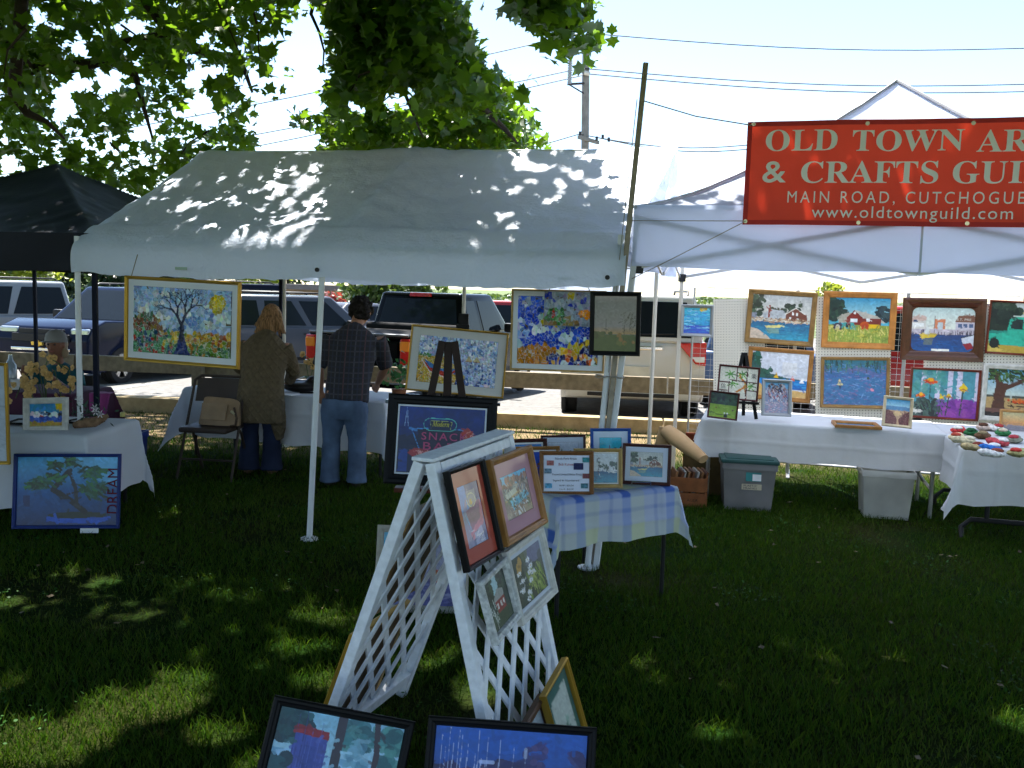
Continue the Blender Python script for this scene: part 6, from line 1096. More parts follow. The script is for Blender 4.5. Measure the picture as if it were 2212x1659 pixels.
for dx, fx, fy in ((-.01, -.12, -.08), (.01, .10, -.10), (0, .05, .12)): MB().bar(ap + Vector((dx, 0, 0)), (ap.x + fx, ap.y + fy, .668), .026, .014, up=(0, 1, 0)).build('leg', blk_f, ez, world=True)
q = pl.matrix_world.translation; MB().bar((q.x - .14, q.y - .01, q.z - .012), (q.x + .17, q.y - .03, q.z - .02), .03, .018).build('ledge', blk_f, ez, world=True)
# ------------------------------------------------------------------ people
def etube(mb, rings, n=14):
    k = len(mb.v); pts = [Vector(r[:3]) for r in rings]
    for i, r in enumerate(rings):
        d = (pts[min(i + 1, len(pts) - 1)] - pts[max(i - 1, 0)]).normalized(); x = Vector((1, 0, 0)) - d * d.x
        if x.length < .3: x = Vector((0, 1, 0)) - d * d.y
        x.normalize(); y = d.cross(x)
        for j in range(n): a = j / n * 2 * math.pi; mb.v.append(tuple(pts[i] + x * math.cos(a) * r[3] + y * math.sin(a) * r[4]))
    for i in range(len(pts) - 1):
        for j in range(n): a, b = k + i * n + j, k + i * n + (j + 1) % n; mb.f.append((a, b, b + n, a + n))
    mb.f.append(tuple(k + j for j in range(n))[::-1]); mb.f.append(tuple(k + (len(pts) - 1) * n + j for j in range(n)))
def ball(mb, c, rx, ry=None, rz=None, n=12):
    ry = ry or rx; rz = rz or rx; k = len(mb.v); m = 8
    for i in range(m + 1):
        t = math.pi * i / m; s = max(math.sin(t), .02)
        for j in range(n): a = j / n * 2 * math.pi; mb.v.append((c[0] + rx * s * math.cos(a), c[1] + ry * s * math.sin(a), c[2] + rz * math.cos(t)))
    for i in range(m):
        for j in range(n): a, b = k + i * n + j, k + i * n + (j + 1) % n; mb.f.append((a, b, b + n, a + n))
    mb.f.append(tuple(k + j for j in range(n))); mb.f.append(tuple(k + m * n + j for j in range(n)))
def blob(mb, name, m, parent, voxel=.014, it=4, tex=None):
    o = mb.build(name, m, parent); r = o.modifiers.new('r', 'REMESH'); r.mode = 'VOXEL'; r.voxel_size = voxel; r.use_smooth_shade = True
    s = o.modifiers.new('s', 'SMOOTH'); s.iterations = it; s.factor = .5
    if tex:
        t = bpy.data.textures.new('t', 'CLOUDS'); t.noise_scale = tex[0]; d = o.modifiers.new('d', 'DISPLACE'); d.texture = t; d.strength = tex[1]; d.mid_level = .5
    return o
def hand(mb, w, d, r=.0075, thumb=1):
    """palm and five bent fingers continuing from wrist w along d"""
    w, d = Vector(w), Vector(d).normalized(); s = d.cross(Vector((0, 1, 0)) if abs(d.y) < .8 else Vector((0, 0, 1))).normalized(); u = s.cross(d)
    etube(mb, [(*w, .022, .016), (*(w + d * .03), .034, .015), (*(w + d * .075), .036, .014), (*(w + d * .082), .02, .01)])
    for i, L in enumerate((.062, .072, .068, .052)):
        b = w + d * .074 + s * (.027 - .018 * i); c = u * .012
        etube(mb, [(*b, r, r), (*(b + d * L * .45 + c * .4), r * .95, r * .95), (*(b + d * L * .8 + c * 1.5), r * .85, r * .85), (*(b + d * L + c * 2.6), r * .6, r * .6)], 8)
    b = w + d * .028 + s * .028 * thumb; etube(mb, [(*b, r * 1.1, r * 1.1), (*(b + s * .026 * thumb + d * .02 + u * .006), r, r), (*(b + s * .034 * thumb + d * .05 + u * .012), r * .7, r * .7)], 8)
def face(mb, c, f, s=1.):
    """head with nose, ears, chin around centre c, looking along f"""
    c, f = Vector(c), Vector(f).normalized(); x = f.cross(Vector((0, 0, 1))).normalized(); u = x.cross(f)
    ball(mb, c, .074 * s, .09 * s, .105 * s); ball(mb, c + f * .03 * s - u * .055 * s, .052 * s, .058 * s, .05 * s); etube(mb, [(*(c + f * .085 * s + u * .01 * s), .008, .008), (*(c + f * .103 * s - u * .022 * s), .014, .012), (*(c + f * .088 * s - u * .032 * s), .01, .008)], 8)
    for k in (-1, 1): ball(mb, c + x * .076 * s * k - u * .01, .012 * s, .02 * s, .03 * s, 8)
    return x, u
def eyes(parent, c, f, s=1.):
    c, f = Vector(c), Vector(f).normalized(); x = f.cross(Vector((0, 0, 1))).normalized(); u = x.cross(f)
    for k in (-1, 1): m = MB(); ball(m, c + f * .082 * s + x * .03 * s * k + u * .006, .011, .009, .008, 8); m.build('eye', mat('eye', (.05, .04, .035), .2), parent, True)
    m = MB(); etube(m, [(*(c + f * .088 * s - x * .024 - u * .052 * s), .004, .004), (*(c + f * .094 * s - u * .054 * s), .006, .006), (*(c + f * .088 * s + x * .024 - u * .052 * s), .004, .004)], 8); m.build('mouth', mat('lips', (.30, .10, .09), .5), parent, True)
skin = mat('skin', (.36, .18, .11), .55, var=.08); 
def plaidmat(name):
    m = bpy.data.materials.new(name); m.use_nodes = True; n, l = m.node_tree.nodes, m.node_tree.links; b = n['Principled BSDF']; b.inputs['Roughness'].default_value = .9
    tc = n.new('ShaderNodeTexCoord'); sx = n.new('ShaderNodeSeparateXYZ'); l.new(tc.outputs['Object'], sx.inputs[0]); acc = None
    for ax, per, wd_, col in ((0, .075, .14, (.16, .13, .12)), (2, .085, .12, (.15, .12, .11)), (0, .0375, .3, (.03, .04, .07)), (2, .0425, .3, (.025, .03, .055)), (0, .15, .06, (.10, .03, .03))):
        a = n.new('ShaderNodeMath'); a.operation = 'MULTIPLY'; a.inputs[1].default_value = 1 / per; f = n.new('ShaderNodeMath'); f.operation = 'FRACT'; c = n.new('ShaderNodeMath'); c.operation = 'LESS_THAN'; c.inputs[1].default_value = wd_
        l.new(sx.outputs[ax], a.inputs[0]); l.new(a.outputs[0], f.inputs[0]); l.new(f.outputs[0], c.inputs[0]); mx = n.new('ShaderNodeMix'); mx.data_type = 'RGBA'; sc2 = n.new('ShaderNodeMath'); sc2.operation = 'MULTIPLY'; sc2.inputs[1].default_value = .55; l.new(c.outputs[0], sc2.inputs[0]); l.new(sc2.outputs[0], mx.inputs[0]); mx.inputs[7].default_value = (*col, 1)
        if acc: l.new(acc.outputs[2], mx.inputs[6])
        else: mx.inputs[6].default_value = (.022, .021, .026, 1)
        acc = mx
    l.new(acc.outputs[2], b.inputs['Base Color']); return m
def knitmat():
    m = mat('cable_knit', (.125, .095, .055), .95, var=.2, scale=30); n, l = m.node_tree.nodes, m.node_tree.links; b = n['Principled BSDF']; tc = n.new('ShaderNodeTexCoord'); hs = []
    for s in (1, -1):
        mp = n.new('ShaderNodeMapping'); mp.inputs['Rotation'].default_value = (0, R(38) * s, 0); w = n.new('ShaderNodeTexWave'); w.inputs['Scale'].default_value = 6.5; w.bands_direction = 'X'; w.inputs['Distortion'].default_value = 1.2; l.new(tc.outputs['Object'], mp.inputs[0]); l.new(mp.outputs[0], w.inputs[0]); hs.append(w)
    mxm = n.new('ShaderNodeMath'); mxm.operation = 'MAXIMUM'; l.new(hs[0].outputs['Fac'], mxm.inputs[0]); l.new(hs[1].outputs['Fac'], mxm.inputs[1]); pw = n.new('ShaderNodeMath'); pw.operation = 'POWER'; pw.inputs[1].default_value = 6; l.new(mxm.outputs[0], pw.inputs[0])
    bp = n.new('ShaderNodeBump'); bp.inputs['Strength'].default_value = .5; bp.inputs['Distance'].default_value = .012; l.new(pw.outputs[0], bp.inputs['Height']); l.new(bp.outputs[0], b.inputs['Normal']); return m
denim = mat('faded_denim', (.075, .115, .19), .9, var=.35, scale=7, bump=.3, bscale=25); ddenim = mat('dark_denim', (.016, .024, .055), .9, var=.25, scale=7, bump=.3, bscale=25); shoe = mat('shoe_leather', (.03, .022, .018), .6)
def legs(mb, hip, knee, ank, r, flare=1.):
    for s in (-1, 1): etube(mb, [(s * hip[0], hip[1], hip[2] + .04, r * .9, r * 1.05), (s * hip[0], hip[1], hip[2] - .06, r, r * 1.1), (s * knee[0], knee[1], knee[2], r * .72, r * .75), (s * ank[0], ank[1] + .01, ank[2] + .12, r * .68 * flare, r * .7 * flare), (s * ank[0], ank[1], ank[2], r * .78 * flare, r * .85 * flare)])
def shoes(root, ank, m):
    for s in (-1, 1): b = MB(); ball(b, (s * ank[0], ank[1] + .05, .035), .048, .13, .045); b.build('shoe', m, root, True)
def hairmat(name, c, v=.5):
    m = mat(name, c, .6, var=v, scale=1., bump=.9, bscale=1.); n, l = m.node_tree.nodes, m.node_tree.links; tc = n['Texture Coordinate']; mp = n.new('ShaderNodeMapping'); mp.inputs['Scale'].default_value = (85, 85, 9); l.new(tc.outputs['Object'], mp.inputs[0])
    for k in n:
        if k.type == 'TEX_NOISE': l.new(mp.outputs[0], k.inputs['Vector'])
    return m
# man in plaid, bending over the table
man = thing('person', 'person in a dark plaid shirt and faded jeans bending over the table', 'person', G(742, 1050))
b = MB(); etube(b, [(.045, .20, 1.24, .06, .06), (.055, .235, 1.33, .052, .055), (.06, .26, 1.38, .05, .055)]); hc, hf = (.075, .30, 1.425), (.05, .75, -.62); face(b, hc, hf)
for s, el, wr_ in ((-1, (-.235, .13, .98), (-.235, .20, .76)), (1, (.30, .24, .98), (.20, .44, .80))):
    sh = (.045 + s * .20, .18, 1.22); etube(b, [(*sh, .05, .05), (*Vector(sh).lerp(Vector(el), .5), .042, .042), (*el, .036, .036), (*Vector(el).lerp(Vector(wr_), .4), .036, .036), (*wr_, .024, .022)]); hand(b, wr_, Vector(wr_) - Vector(el), thumb=-s)
etube(b, [(.03, .05, .8, .12, .09), (.04, .13, 1.08, .15, .09), (.045, .18, 1.22, .14, .08)]); legs(b, (.085, 0, .76), (.10, .02, .42), (.105, -.02, .06), .075)
body = blob(b, 'body', skin, man, .009, 3)
b = MB(); etube(b, [(.015, .0, .70, .185, .135), (.02, .02, .80, .18, .13), (.03, .07, .95, .185, .13), (.04, .13, 1.10, .205, .13), (.045, .175, 1.21, .20, .115), (.05, .20, 1.27, .13, .095), (.055, .225, 1.31, .068, .07)])
for s, el in ((-1, (-.235, .13, .98)), (1, (.30, .24, .98))):
    sh = (.045 + s * .185, .17, 1.21); etube(b, [(*sh, .082, .085), (*Vector(sh).lerp(Vector(el), .5), .074, .076), (*Vector(sh).lerp(Vector(el), 1.05), .062, .064)])
blob(b, 'shirt', plaidmat('plaid_shirt'), man, .012, 4, (.09, .012))
b = MB(); etube(b, [(.01, .0, .56, .15, .11), (.01, .0, .66, .178, .13), (.015, .01, .78, .165, .118)]); legs(b, (.09, 0, .68), (.105, .02, .40), (.11, -.02, .035), .105, 1.05); blob(b, 'jeans', denim, man, .012, 4, (.07, .012)); shoes(man, (.11, -.02), shoe)
b = MB(); c = Vector(hc); 
for i in range(60):
    d = Vector((random.gauss(0, 1), random.gauss(0, 1), random.gauss(.35, 1))).normalized()
    if d.dot(Vector(hf).normalized()) > .45 and d.z < .6: continue
    ball(b, c + Vector((d.x * .082, d.y * .09, d.z * .10)) + Vector((0, -.008, .014)), .03, .03, .03, 8)
ball(b, c + Vector((0, -.012, .018)), .086, .096, .108); blob(b, 'hair', mat('dark_curly_hair', (.010, .007, .006), .7, bump=.6, bscale=60), man, .010, 1, (.03, .03))
# woman in the cable cardigan
wo = thing('person', 'person with reddish blond hair in a long tan cable-knit cardigan', 'person', G(562, 1022))
b = MB(); hc, hf = (.035, .26, 1.335), (.25, .8, -.6); face(b, hc, hf, .95); etube(b, [(.02, .16, 1.14, .05, .05), (.03, .22, 1.26, .042, .045), (.035, .24, 1.30, .042, .045)]); etube(b, [(0, .04, .8, .11, .08), (.01, .1, 1.0, .13, .085), (.015, .15, 1.14, .12, .07)])
for s, el, wr_ in ((-1, (-.24, .20, .90), (-.12, .40, .78)), (1, (.235, .20, .88), (.15, .40, .76))): sh = (.015 + s * .16, .13, 1.12); etube(b, [(*sh, .04, .04), (*el, .032, .032), (*wr_, .022, .02)]); hand(b, wr_, Vector(wr_) - Vector(el), thumb=-s)
legs(b, (.08, 0, .7), (.085, .02, .38), (.09, 0, .05), .065); blob(b, 'body', skin, wo, .009, 3)
b = MB(); etube(b, [(.0, -.02, .44, .225, .17), (0, -.01, .52, .222, .17), (0, .01, .70, .205, .155), (.005, .05, .86, .19, .14), (.01, .09, 1.0, .20, .13), (.015, .12, 1.10, .195, .115), (.02, .15, 1.17, .13, .09), (.025, .18, 1.21, .06, .06)])
etube(b, [(.17, .0, .30, .035, .05), (.16, .0, .40, .06, .09), (.13, 0, .55, .07, .1)])
for s, el, wr_ in ((-1, (-.24, .20, .90), (-.13, .38, .79)), (1, (.235, .20, .88), (.16, .38, .77))): sh = (.015 + s * .155, .12, 1.10); etube(b, [(*sh, .075, .08), (*Vector(sh).lerp(Vector(el), .6), .07, .07), (*el, .062, .062), (*wr_, .05, .048)])
blob(b, 'cardigan', knitmat(), wo, .012, 4, (.10, .015))
b = MB(); legs(b, (.085, 0, .70), (.09, .02, .38), (.10, 0, .03), .098, 1.25); etube(b, [(0, 0, .55, .15, .1), (0, 0, .72, .165, .11)]); blob(b, 'jeans', ddenim, wo, .012, 4, (.07, .01)); shoes(wo, (.10, .0), mat('tan_shoe', (.20, .12, .07), .6))
b = MB(); c = Vector(hc)
ball(b, c + Vector((-.004, -.015, .02)), .088, .096, .108)
for i in range(44):
    a = random.uniform(-2.6, -.1); l0 = c + Vector((math.cos(a) * .075, math.sin(a) * .07, random.uniform(-.02, .06))); dn = Vector((math.cos(a) * .05 + random.uniform(-.03, .03) - .02, -.03 + math.sin(a) * .03, -random.uniform(.10, .17)))
    etube(b, [(*l0, .02, .02), (*(l0 + dn * .5 + Vector((random.uniform(-.015, .015), -.012, 0))), .018, .018), (*(l0 + dn), .008, .008)], 7)
blob(b, 'hair', hairmat('reddish_blond_hair', (.26, .14, .06), .65), wo, .009, 1, (.03, .014))
# woman seated behind the purple table
p = P(122, 742, 8.45); sw = thing('person', 'person in a grey visor cap and teal top seated behind the orchid', 'person', (p.x, p.y, 0)); hz = p.z
b = MB(); hc, hf = (0, -.02, hz), (.05, -1, -.12); face(b, hc, hf); etube(b, [(0, .03, hz - .30, .06, .06), (0, .02, hz - .17, .05, .055), (0, 0, hz - .08, .05, .055)]); etube(b, [(0, .05, .40, .15, .11), (0, .05, hz - .45, .14, .1), (0, .04, hz - .26, .15, .08)])
for s in (-1, 1): sh = (s * .16, .03, hz - .26); el = (s * .24, -.08, hz - .50); wr_ = (s * .12, -.34, .76); etube(b, [(*sh, .045, .045), (*el, .036, .036), (*wr_, .023, .021)]); hand(b, wr_, Vector(wr_) - Vector(el), thumb=-s); etube(b, [(s * .09, .02, .42, .085, .085), (s * .11, -.38, .44, .065, .065), (s * .11, -.40, .06, .045, .05)])
blob(b, 'body', mat('tanned_skin', (.22, .10, .06), .55), sw, .009, 3); eyes(sw, hc, hf)
b = MB(); etube(b, [(0, .05, .38, .19, .14), (0, .05, hz - .5, .17, .125), (0, .04, hz - .32, .19, .11), (0, .03, hz - .22, .13, .085), (0, .02, hz - .18, .06, .06)])
for s in (-1, 1): etube(b, [(s * .15, .03, hz - .25, .07, .07), (s * .21, -.03, hz - .39, .066, .066)])
blob(b, 'top', mat('teal_cloth', (.008, .07, .08), .8, var=.35, scale=9), sw, .012, 4); b = MB(); MB().box((.13, -.105, hz - .40), (.10, .004, .05)).build('name_badge', mat('badge_blue', (.20, .30, .55), .5), sw)
b = MB(); etube(b, [(0, .05, .36, .17, .13), (0, 0, .44, .17, .12)]); [etube(b, [(s * .09, .02, .42, .1, .1), (s * .11, -.38, .44, .08, .08), (s * .11, -.40, .06, .06, .065)]) for s in (-1, 1)]; blob(b, 'trousers', ddenim, sw, .014, 3)
b = MB(); b.lathe([(.0, .115), (.05, .108), (.082, .075), (.092, .03), (.094, .0), (.086, .0)], (0, 0, hz + .015), n=18); b.v = [(x, y * 1.12 - .01, z) for x, y, z in b.v]; cp = b.build('cap', mat('grey_cap', (.24, .23, .21), .8), sw, True); MB().prism([(-.085, -.07), (.085, -.07), (.07, -.15), (.03, -.18), (-.03, -.18), (-.07, -.15)], hz + .018, hz + .026, 'xy').build('visor', mat('grey_cap', 0), cp)
b = MB(); ball(b, (0, .03, hz - .01), .086, .085, .09); ball(b, (.06, .03, hz - .08), .035, .04, .06); ball(b, (-.06, .03, hz - .08), .035, .04, .06); blob(b, 'hair', mat('fair_hair', (.30, .22, .13), .6), sw, .012, 2)
st_ = thing('folding_chair', 'folding chair under the seated person behind the purple table', 'chair', (p.x, p.y + .05, 0)); MB().box((0, 0, .32), (.42, .40, .03)).build('seat', mat('chair_brown', (.055, .040, .032), .5), st_, bevel=.01)
for sx in (-.19, .19):
    for sy in (-.17, .17): MB().tube([(sx, sy, 0), (sx, sy, .31)], .011, 8).build('leg', mat('chair_brown', 0), st_, True)
MB().box((0, .22, .62), (.42, .02, .2)).build('backrest', mat('chair_brown', 0), st_, bevel=.008)
# ------------------------------------------------------------------ brown folding chair with handbag
cbm = mat('chair_brown', 0); q = G(452, 1034); ch = thing('folding_chair', 'brown metal folding chair with a handbag on its seat', 'chair', (q.x, q.y + .12, 0), R(-6))
w2 = .235
for s in (-1, 1):
    MB().tube([(s * w2, -.20, 0), (s * (w2 - .005), -.03, .40), (s * (w2 - .01), .14, .80), (s * (w2 - .06), .16, .835)], .012, 8).build('front_leg', cbm, ch, True); MB().tube([(s * (w2 - .02), .26, 0), (s * (w2 - .02), .06, .37), (s * (w2 - .02), -.02, .42)], .012, 8).build('back_leg', cbm, ch, True)
MB().tube([(-w2 + .06, .16, .835), (w2 - .06, .16, .835)], .012, 8).build('top_rail', cbm, ch, True)
mb = MB(); n1 = 11
for j in range(2):
    pts = [(-.21 + .42 * i / 10, .105 + .03 * (1 - ((i - 5) / 5) ** 2) + j * .012) for i in range(n1)]
    mb.add([(x, y - .0, .62) for x, y in pts] + [(x * .97, y + .05, .815) for x, y in pts], [(i, i + 1, n1 + i + 1, n1 + i) for i in range(n1 - 1)])
mb.build('backrest', cbm, ch, True); MB().box((0, -.03, .42), (.41, .40, .045)).build('seat', cbm, ch, True, bevel=.02, seg=3)
for y in (-.13,): MB().tube([(-w2, y, .16), (w2, y, .16)], .009, 8).build('stretcher', cbm, ch, True)
bag = thing('handbag', 'slouchy tan leather handbag on the brown chair seat', 'bag', (q.x + .07, q.y + .06, .445), R(-8)); tanl = mat('tan_leather', (.30, .20, .115), .6, var=.15, scale=10, bump=.2, bscale=20)
mb = MB(); n1, n2 = 22, 14; vv = []
for j in range(n2):
    t = j / (n2 - 1)
    for i in range(n1):
        a = i / n1 * 2 * math.pi; cx, sx = math.cos(a), math.sin(a); e = .5; x = .175 * (1 - .10 * t) * math.copysign(abs(cx) ** e, cx); y = .065 * (1 - .7 * t ** 2) * math.copysign(abs(sx) ** e, sx); vv.append((x + .02 * t, y, .006 + t * (.20 - .03 * math.cos(i / n1 * 6.28 + 1)) ))
mb.add(vv, [(j * n1 + i, j * n1 + (i + 1) % n1, (j + 1) * n1 + (i + 1) % n1, (j + 1) * n1 + i) for j in range(n2 - 1) for i in range(n1)] + [tuple(range(n1))[::-1], tuple((n2 - 1) * n1 + i for i in range(n1))])
mb.build('body', tanl, bag, True); MB().box((-.02, -.066, .12), (.22, .012, .14), Matrix.Rotation(R(-14), 3, 'X')).build('flap', tanl, bag, True, bevel=.02, seg=3); MB().tube([(.15, -.05, .16), (.19, -.09, .08), (.18, -.09, .02), (.13, -.08, .01)], .010, 8).build('strap', mat('dark_strap', (.06, .035, .02), .5), bag, True); MB().tube([(.13, -.06, .13), (.17, -.075, .11)], .012, 8).build('buckle', mat('brass', 0), bag, True)
# ------------------------------------------------------------------ orchids and plants
petal = mat('orchid_petal', (.62, .40, .15), .6, var=.25, scale=60, trans=.35); stemm = mat('plant_stem', (.06, .09, .03), .6); potm = mat('terracotta', (.25, .10, .05), .8); leafm = mat('glossy_leaf', (.035, .09, .03), .35, trans=.2)
def flower_mesh():
    mb = MB()
    for k in range(5):
        a = k * 2 * math.pi / 5 + .3; ca, sa = math.cos(a), math.sin(a); L, wd_ = .03, .016
        pts = [(0, 0), (L * .5, wd_), (L * .9, wd_ * .6), (L, 0), (L * .9, -wd_ * .6), (L * .5, -wd_)]; mb.add([(x * ca - y * sa, -.006 * (x / L) ** 2 + .003 * (k % 2), x * sa + y * ca) for x, y in pts], [(0, 1, 2, 3, 4, 5)])
    ball(mb, (0, -.006, -.002), .007, .008, .007, 6); me = bpy.data.meshes.new('flower'); me.from_pydata(mb.v, [], mb.f); me.materials.append(petal); return me
FM = flower_mesh()
def orchid(label, base, sprays, nper, sc_=1.):
    t = thing('orchid', label, 'potted plant', base); MB().lathe([(.0, 0), (.045, 0), (.06, .09), (.065, .095), (.05, .09), (0, .085)], n=16).build('pot', potm, t, True)
    for k in range(5): a = k * 1.25; MB().add([(0, 0, .09), (.05 * math.cos(a) - .02 * math.sin(a), .05 * math.sin(a) + .02 * math.cos(a), .13), (.14 * math.cos(a), .14 * math.sin(a), .10), (.05 * math.cos(a) + .02 * math.sin(a), .05 * math.sin(a) - .02 * math.cos(a), .13)], [(0, 1, 2, 3)]).build('leaf', leafm, t)
    for pts in sprays:
        pts = [Vector(p) - Vector(base) for p in pts]; fine = []
        for i in range(len(pts) - 1): fine += [pts[i].lerp(pts[i + 1], s / 4) for s in range(4)]
        fine.append(pts[-1]); MB().tube(fine, .004, 6).build('stem', stemm, t, True)
        for k in range(nper):
            u = .35 + .65 * k / max(1, nper - 1); c = fine[min(len(fine) - 1, int(u * (len(fine) - 1)))] + Vector((random.uniform(-.05, .05), random.uniform(-.05, .02), random.uniform(-.05, .03)))
            o = bpy.data.objects.new('flower', FM); COL.objects.link(o); o.parent = t; MW[o.name] = MW[t.name]; s = sc_ * random.uniform(.75, 1.15); o.matrix_local = Matrix.Translation(c) @ Matrix.Rotation(random.uniform(-.7, .7), 4, 'Z') @ Matrix.Rotation(random.uniform(-.5, .5), 4, 'X') @ Matrix.Rotation(random.uniform(0, 6), 4, 'Y') @ Matrix.Scale(s, 4)
    return t
ob = P(100, 905, 6.62); ob.z = .622
orchid('yellow-orange orchid with drooping sprays on the left table', ob, [[ob + Vector((0, 0, .08)), P(95, 800, 6.6), P(105, 772, 6.6), P(150, 800, 6.55), P(152, 850, 6.5)], [ob + Vector((0, 0, .08)), P(85, 800, 6.6), P(75, 790, 6.55), P(50, 820, 6.5), P(34, 860, 6.5)], [ob + Vector((0, 0, .08)), P(100, 815, 6.6), P(118, 800, 6.5), P(128, 840, 6.45), P(134, 866, 6.45)], [ob + Vector((0, 0, .08)), P(82, 830, 6.6), P(70, 820, 6.5), P(66, 845, 6.45), P(76, 870, 6.45)]], 15, 1.)
ob = P(668, 838, 8.5); ob.z = .666
orchid('pale yellow orchid on the back table between the shoppers', ob, [[ob + Vector((0, 0, .08)), P(662, 790, 8.5), P(655, 765, 8.45), P(664, 772, 8.4), P(676, 792, 8.4)], [ob + Vector((0, 0, .08)), P(678, 790, 8.5), P(684, 776, 8.45), P(676, 786, 8.4)]], 7, 1.)
pb_ = P(862, 842, 7.95); pb_.z = .666; gp = thing('potted_plant', 'green leafy plant on the back table beside the boat mosaic', 'potted plant', pb_); MB().lathe([(0, 0), (.05, 0), (.065, .10), (.05, .1), (0, .09)], n=14).build('pot', potm, gp, True)
cl = rng.standard_normal((110, 3)) * np.array([.08, .06, .08]) + np.array([.0, 0, .23]); V, F = leaves(cl, rng.uniform(.03, .06, 110), .9, DIA, .5); link('foliage', npmesh('foliage', V, F), mat('bright_leaf', (.05, .17, .05), .45, trans=.3), gp)['kind'] = 'stuff'
# driftwood with small plants on the left table
dw = P(196, 925, 6.2); dw.z = .628; dt = thing('driftwood_planter', 'driftwood piece planted with spiky greens and white blooms', 'decoration', dw); MB().tube([(-.10, -.02, .02), (-.04, -.03, .04), (.03, -.01, .045), (.08, .01, .07), (.11, .02, .09)], [.022, .035, .034, .026, .012], 9).build('driftwood', mat('driftwood', (.20, .12, .07), .9, var=.4, scale=30, bump=.6, bscale=40), dt, True)
cl = rng.standard_normal((90, 3)) * np.array([.06, .04, .04]) + np.array([-.03, .03, .11]); V, F = leaves(cl, rng.uniform(.03, .055, 90), .9, np.array([(0, -.5), (.14, 0), (0, .5), (-.14, 0)]), .4); link('greens', npmesh('greens', V, F), mat('dusky_leaf', (.03, .07, .045), .5), dt)['kind'] = 'stuff'
for x, z in ((.05, .12), (.08, .105), (.045, .145), (-.06, .20)):
    mb = MB()
    for k in range(6): a = k * 1.047; mb.add([(x, -.03, z), (x + .02 * math.cos(a - .2), -.036, z + .02 * math.sin(a - .2)), (x + .032 * math.cos(a), -.034, z + .032 * math.sin(a)), (x + .02 * math.cos(a + .2), -.036, z + .02 * math.sin(a + .2))], [(0, 1, 2, 3)])
    mb.build('bloom', mat('white_bloom', (.65, .62, .64), .6), dt)
for (lb, px_, py_, y, sx, sy, rz, c) in (('dark-edged flat frame lying behind the small boats picture', 60, 918, 6.5, .30, .20, 5, 'b8bcc0'), ('flat pale print lying on the left table by the tent leg', 165, 916, 6.55, .22, .16, -12, 'c6c8ca')):
    q = G(px_, py_, .628); t = thing('flat_print', lb, 'picture', q, R(rz)); frame_ring(sx, sy, .012, .016).xf(Matrix.Rotation(R(-90), 4, 'X')).build('frame', blk_f, t); MB().box((0, sy / 2, .004), (sx - .02, sy - .02, .004)).build('print', mat('pale_sheet_' + c, c, .6), t)
q = G(265, 900, .626); tag(MB().lathe([(0, 0), (.018, 0), (.018, .03), (.015, .034), (0, .034)], q, n=12).build('candle', mat('yellow_wax', (.45, .38, .12), .5), None, True), 'small yellow candle at the back corner of the left table', 'candle')
# jar, bottle and mug at the far left
q = G(22, 868, .71); q.y = 7.72; q.x = (22 - 1106) / 2000 * 7.72
def lathed(name, label, cat, prof, c, m, n=18): tag(MB().lathe(prof, c, n=n).build(name, m, None, True), label, cat)
lathed('bottle', 'clear glass bottle at the left edge', 'bottle', [(0, 0), (.045, 0), (.048, .02), (.048, .18), (.018, .23), (.016, .27), (0, .27)], (q.x - .02, 7.72, .712), mat('bottle_glass', (.25, .30, .33), .08, spec=.8))
lathed('vase', 'blue rounded vase at the left edge', 'vase', [(0, 0), (.06, 0), (.10, .06), (.11, .12), (.09, .18), (.05, .21), (.055, .22), (0, .21)], (q.x - .12, 7.58, .712), mat('blue_glaze', (.03, .09, .22), .15, coat=.6))
lathed('mug', 'white lettered mug beside the blue vase', 'mug', [(0, 0), (.035, 0), (.038, .085), (.033, .085), (0, .08)], (q.x + .11, 7.55, .712), mat('white_glaze', (.62, .62, .60), .25))
# dark bag and papers on the back table
q = P(650, 838, 8.35); t = thing('shoulder_bag', 'dark shoulder bag lying on the back table', 'bag', (q.x, q.y, .667)); b = MB(); ball(b, (0, 0, .045), .17, .10, .05); ball(b, (.10, .03, .09), .06, .06, .06); ball(b, (-.05, .05, .08), .1, .05, .03); blob(b, 'body', mat('black_leather', (.014, .012, .012), .4, bump=.3, bscale=15), t, .014, 3); MB().tube([(.1, -.02, .12), (.18, -.06, .05), (.14, -.12, .01), (.02, -.14, .01)], .008, 6).build('strap', mat('black_leather', 0), t, True)
q = P(612, 848, 8.1); tag(MB().box((q.x, q.y, .671), (.24, .16, .006), Matrix.Rotation(R(-14), 3, 'Z')).build('paper_stack', mat('paper_white', 0), None), 'stack of white papers on the back table by the cardigan', 'paper')
q = P(838, 872, 7.72); tag(MB().tube([(q.x, q.y, .668), (q.x, q.y, .70)], .022, 12).build('glass_dish', mat('bottle_glass', 0), None, True), 'small glass dish on the right end of the back table', 'dish')
# ------------------------------------------------------------------ bins, crate, paper roll
def bin_(name, label, q, w, d, h, m, rz, taper=.88, wall=.006):
    t = thing(name, label, 'storage bin', q, rz); mb = MB(); o = []
    for (s, z) in ((taper, 0), (.985, h * .86), (1.04, h * .865), (1.04, h), (1.01, h), (.965, h * .86), (taper - .03, wall)): o.append([(sx * w / 2 * s, sy * d / 2 * s, z) for sx, sy in ((-1, -1), (1, -1), (1, 1), (-1, 1))])
    vv = sum(o, []); ff = [(k * 4 + j, k * 4 + (j + 1) % 4, (k + 1) * 4 + (j + 1) % 4, (k + 1) * 4 + j) for k in range(len(o) - 1) for j in range(4)] + [(3, 2, 1, 0), tuple(len(vv) - 4 + j for j in range(4))]
    mb.add(vv, ff).build('tub', m, t, True, bevel=.012); return t
q = G(1621, 1104); t = bin_('storage_bin', 'grey plastic storage bin with a green lid under the long table', (q.x, q.y + .16, 0), .40, .34, .37, mat('grey_plastic', (.20, .19, .19), .5), R(-8))
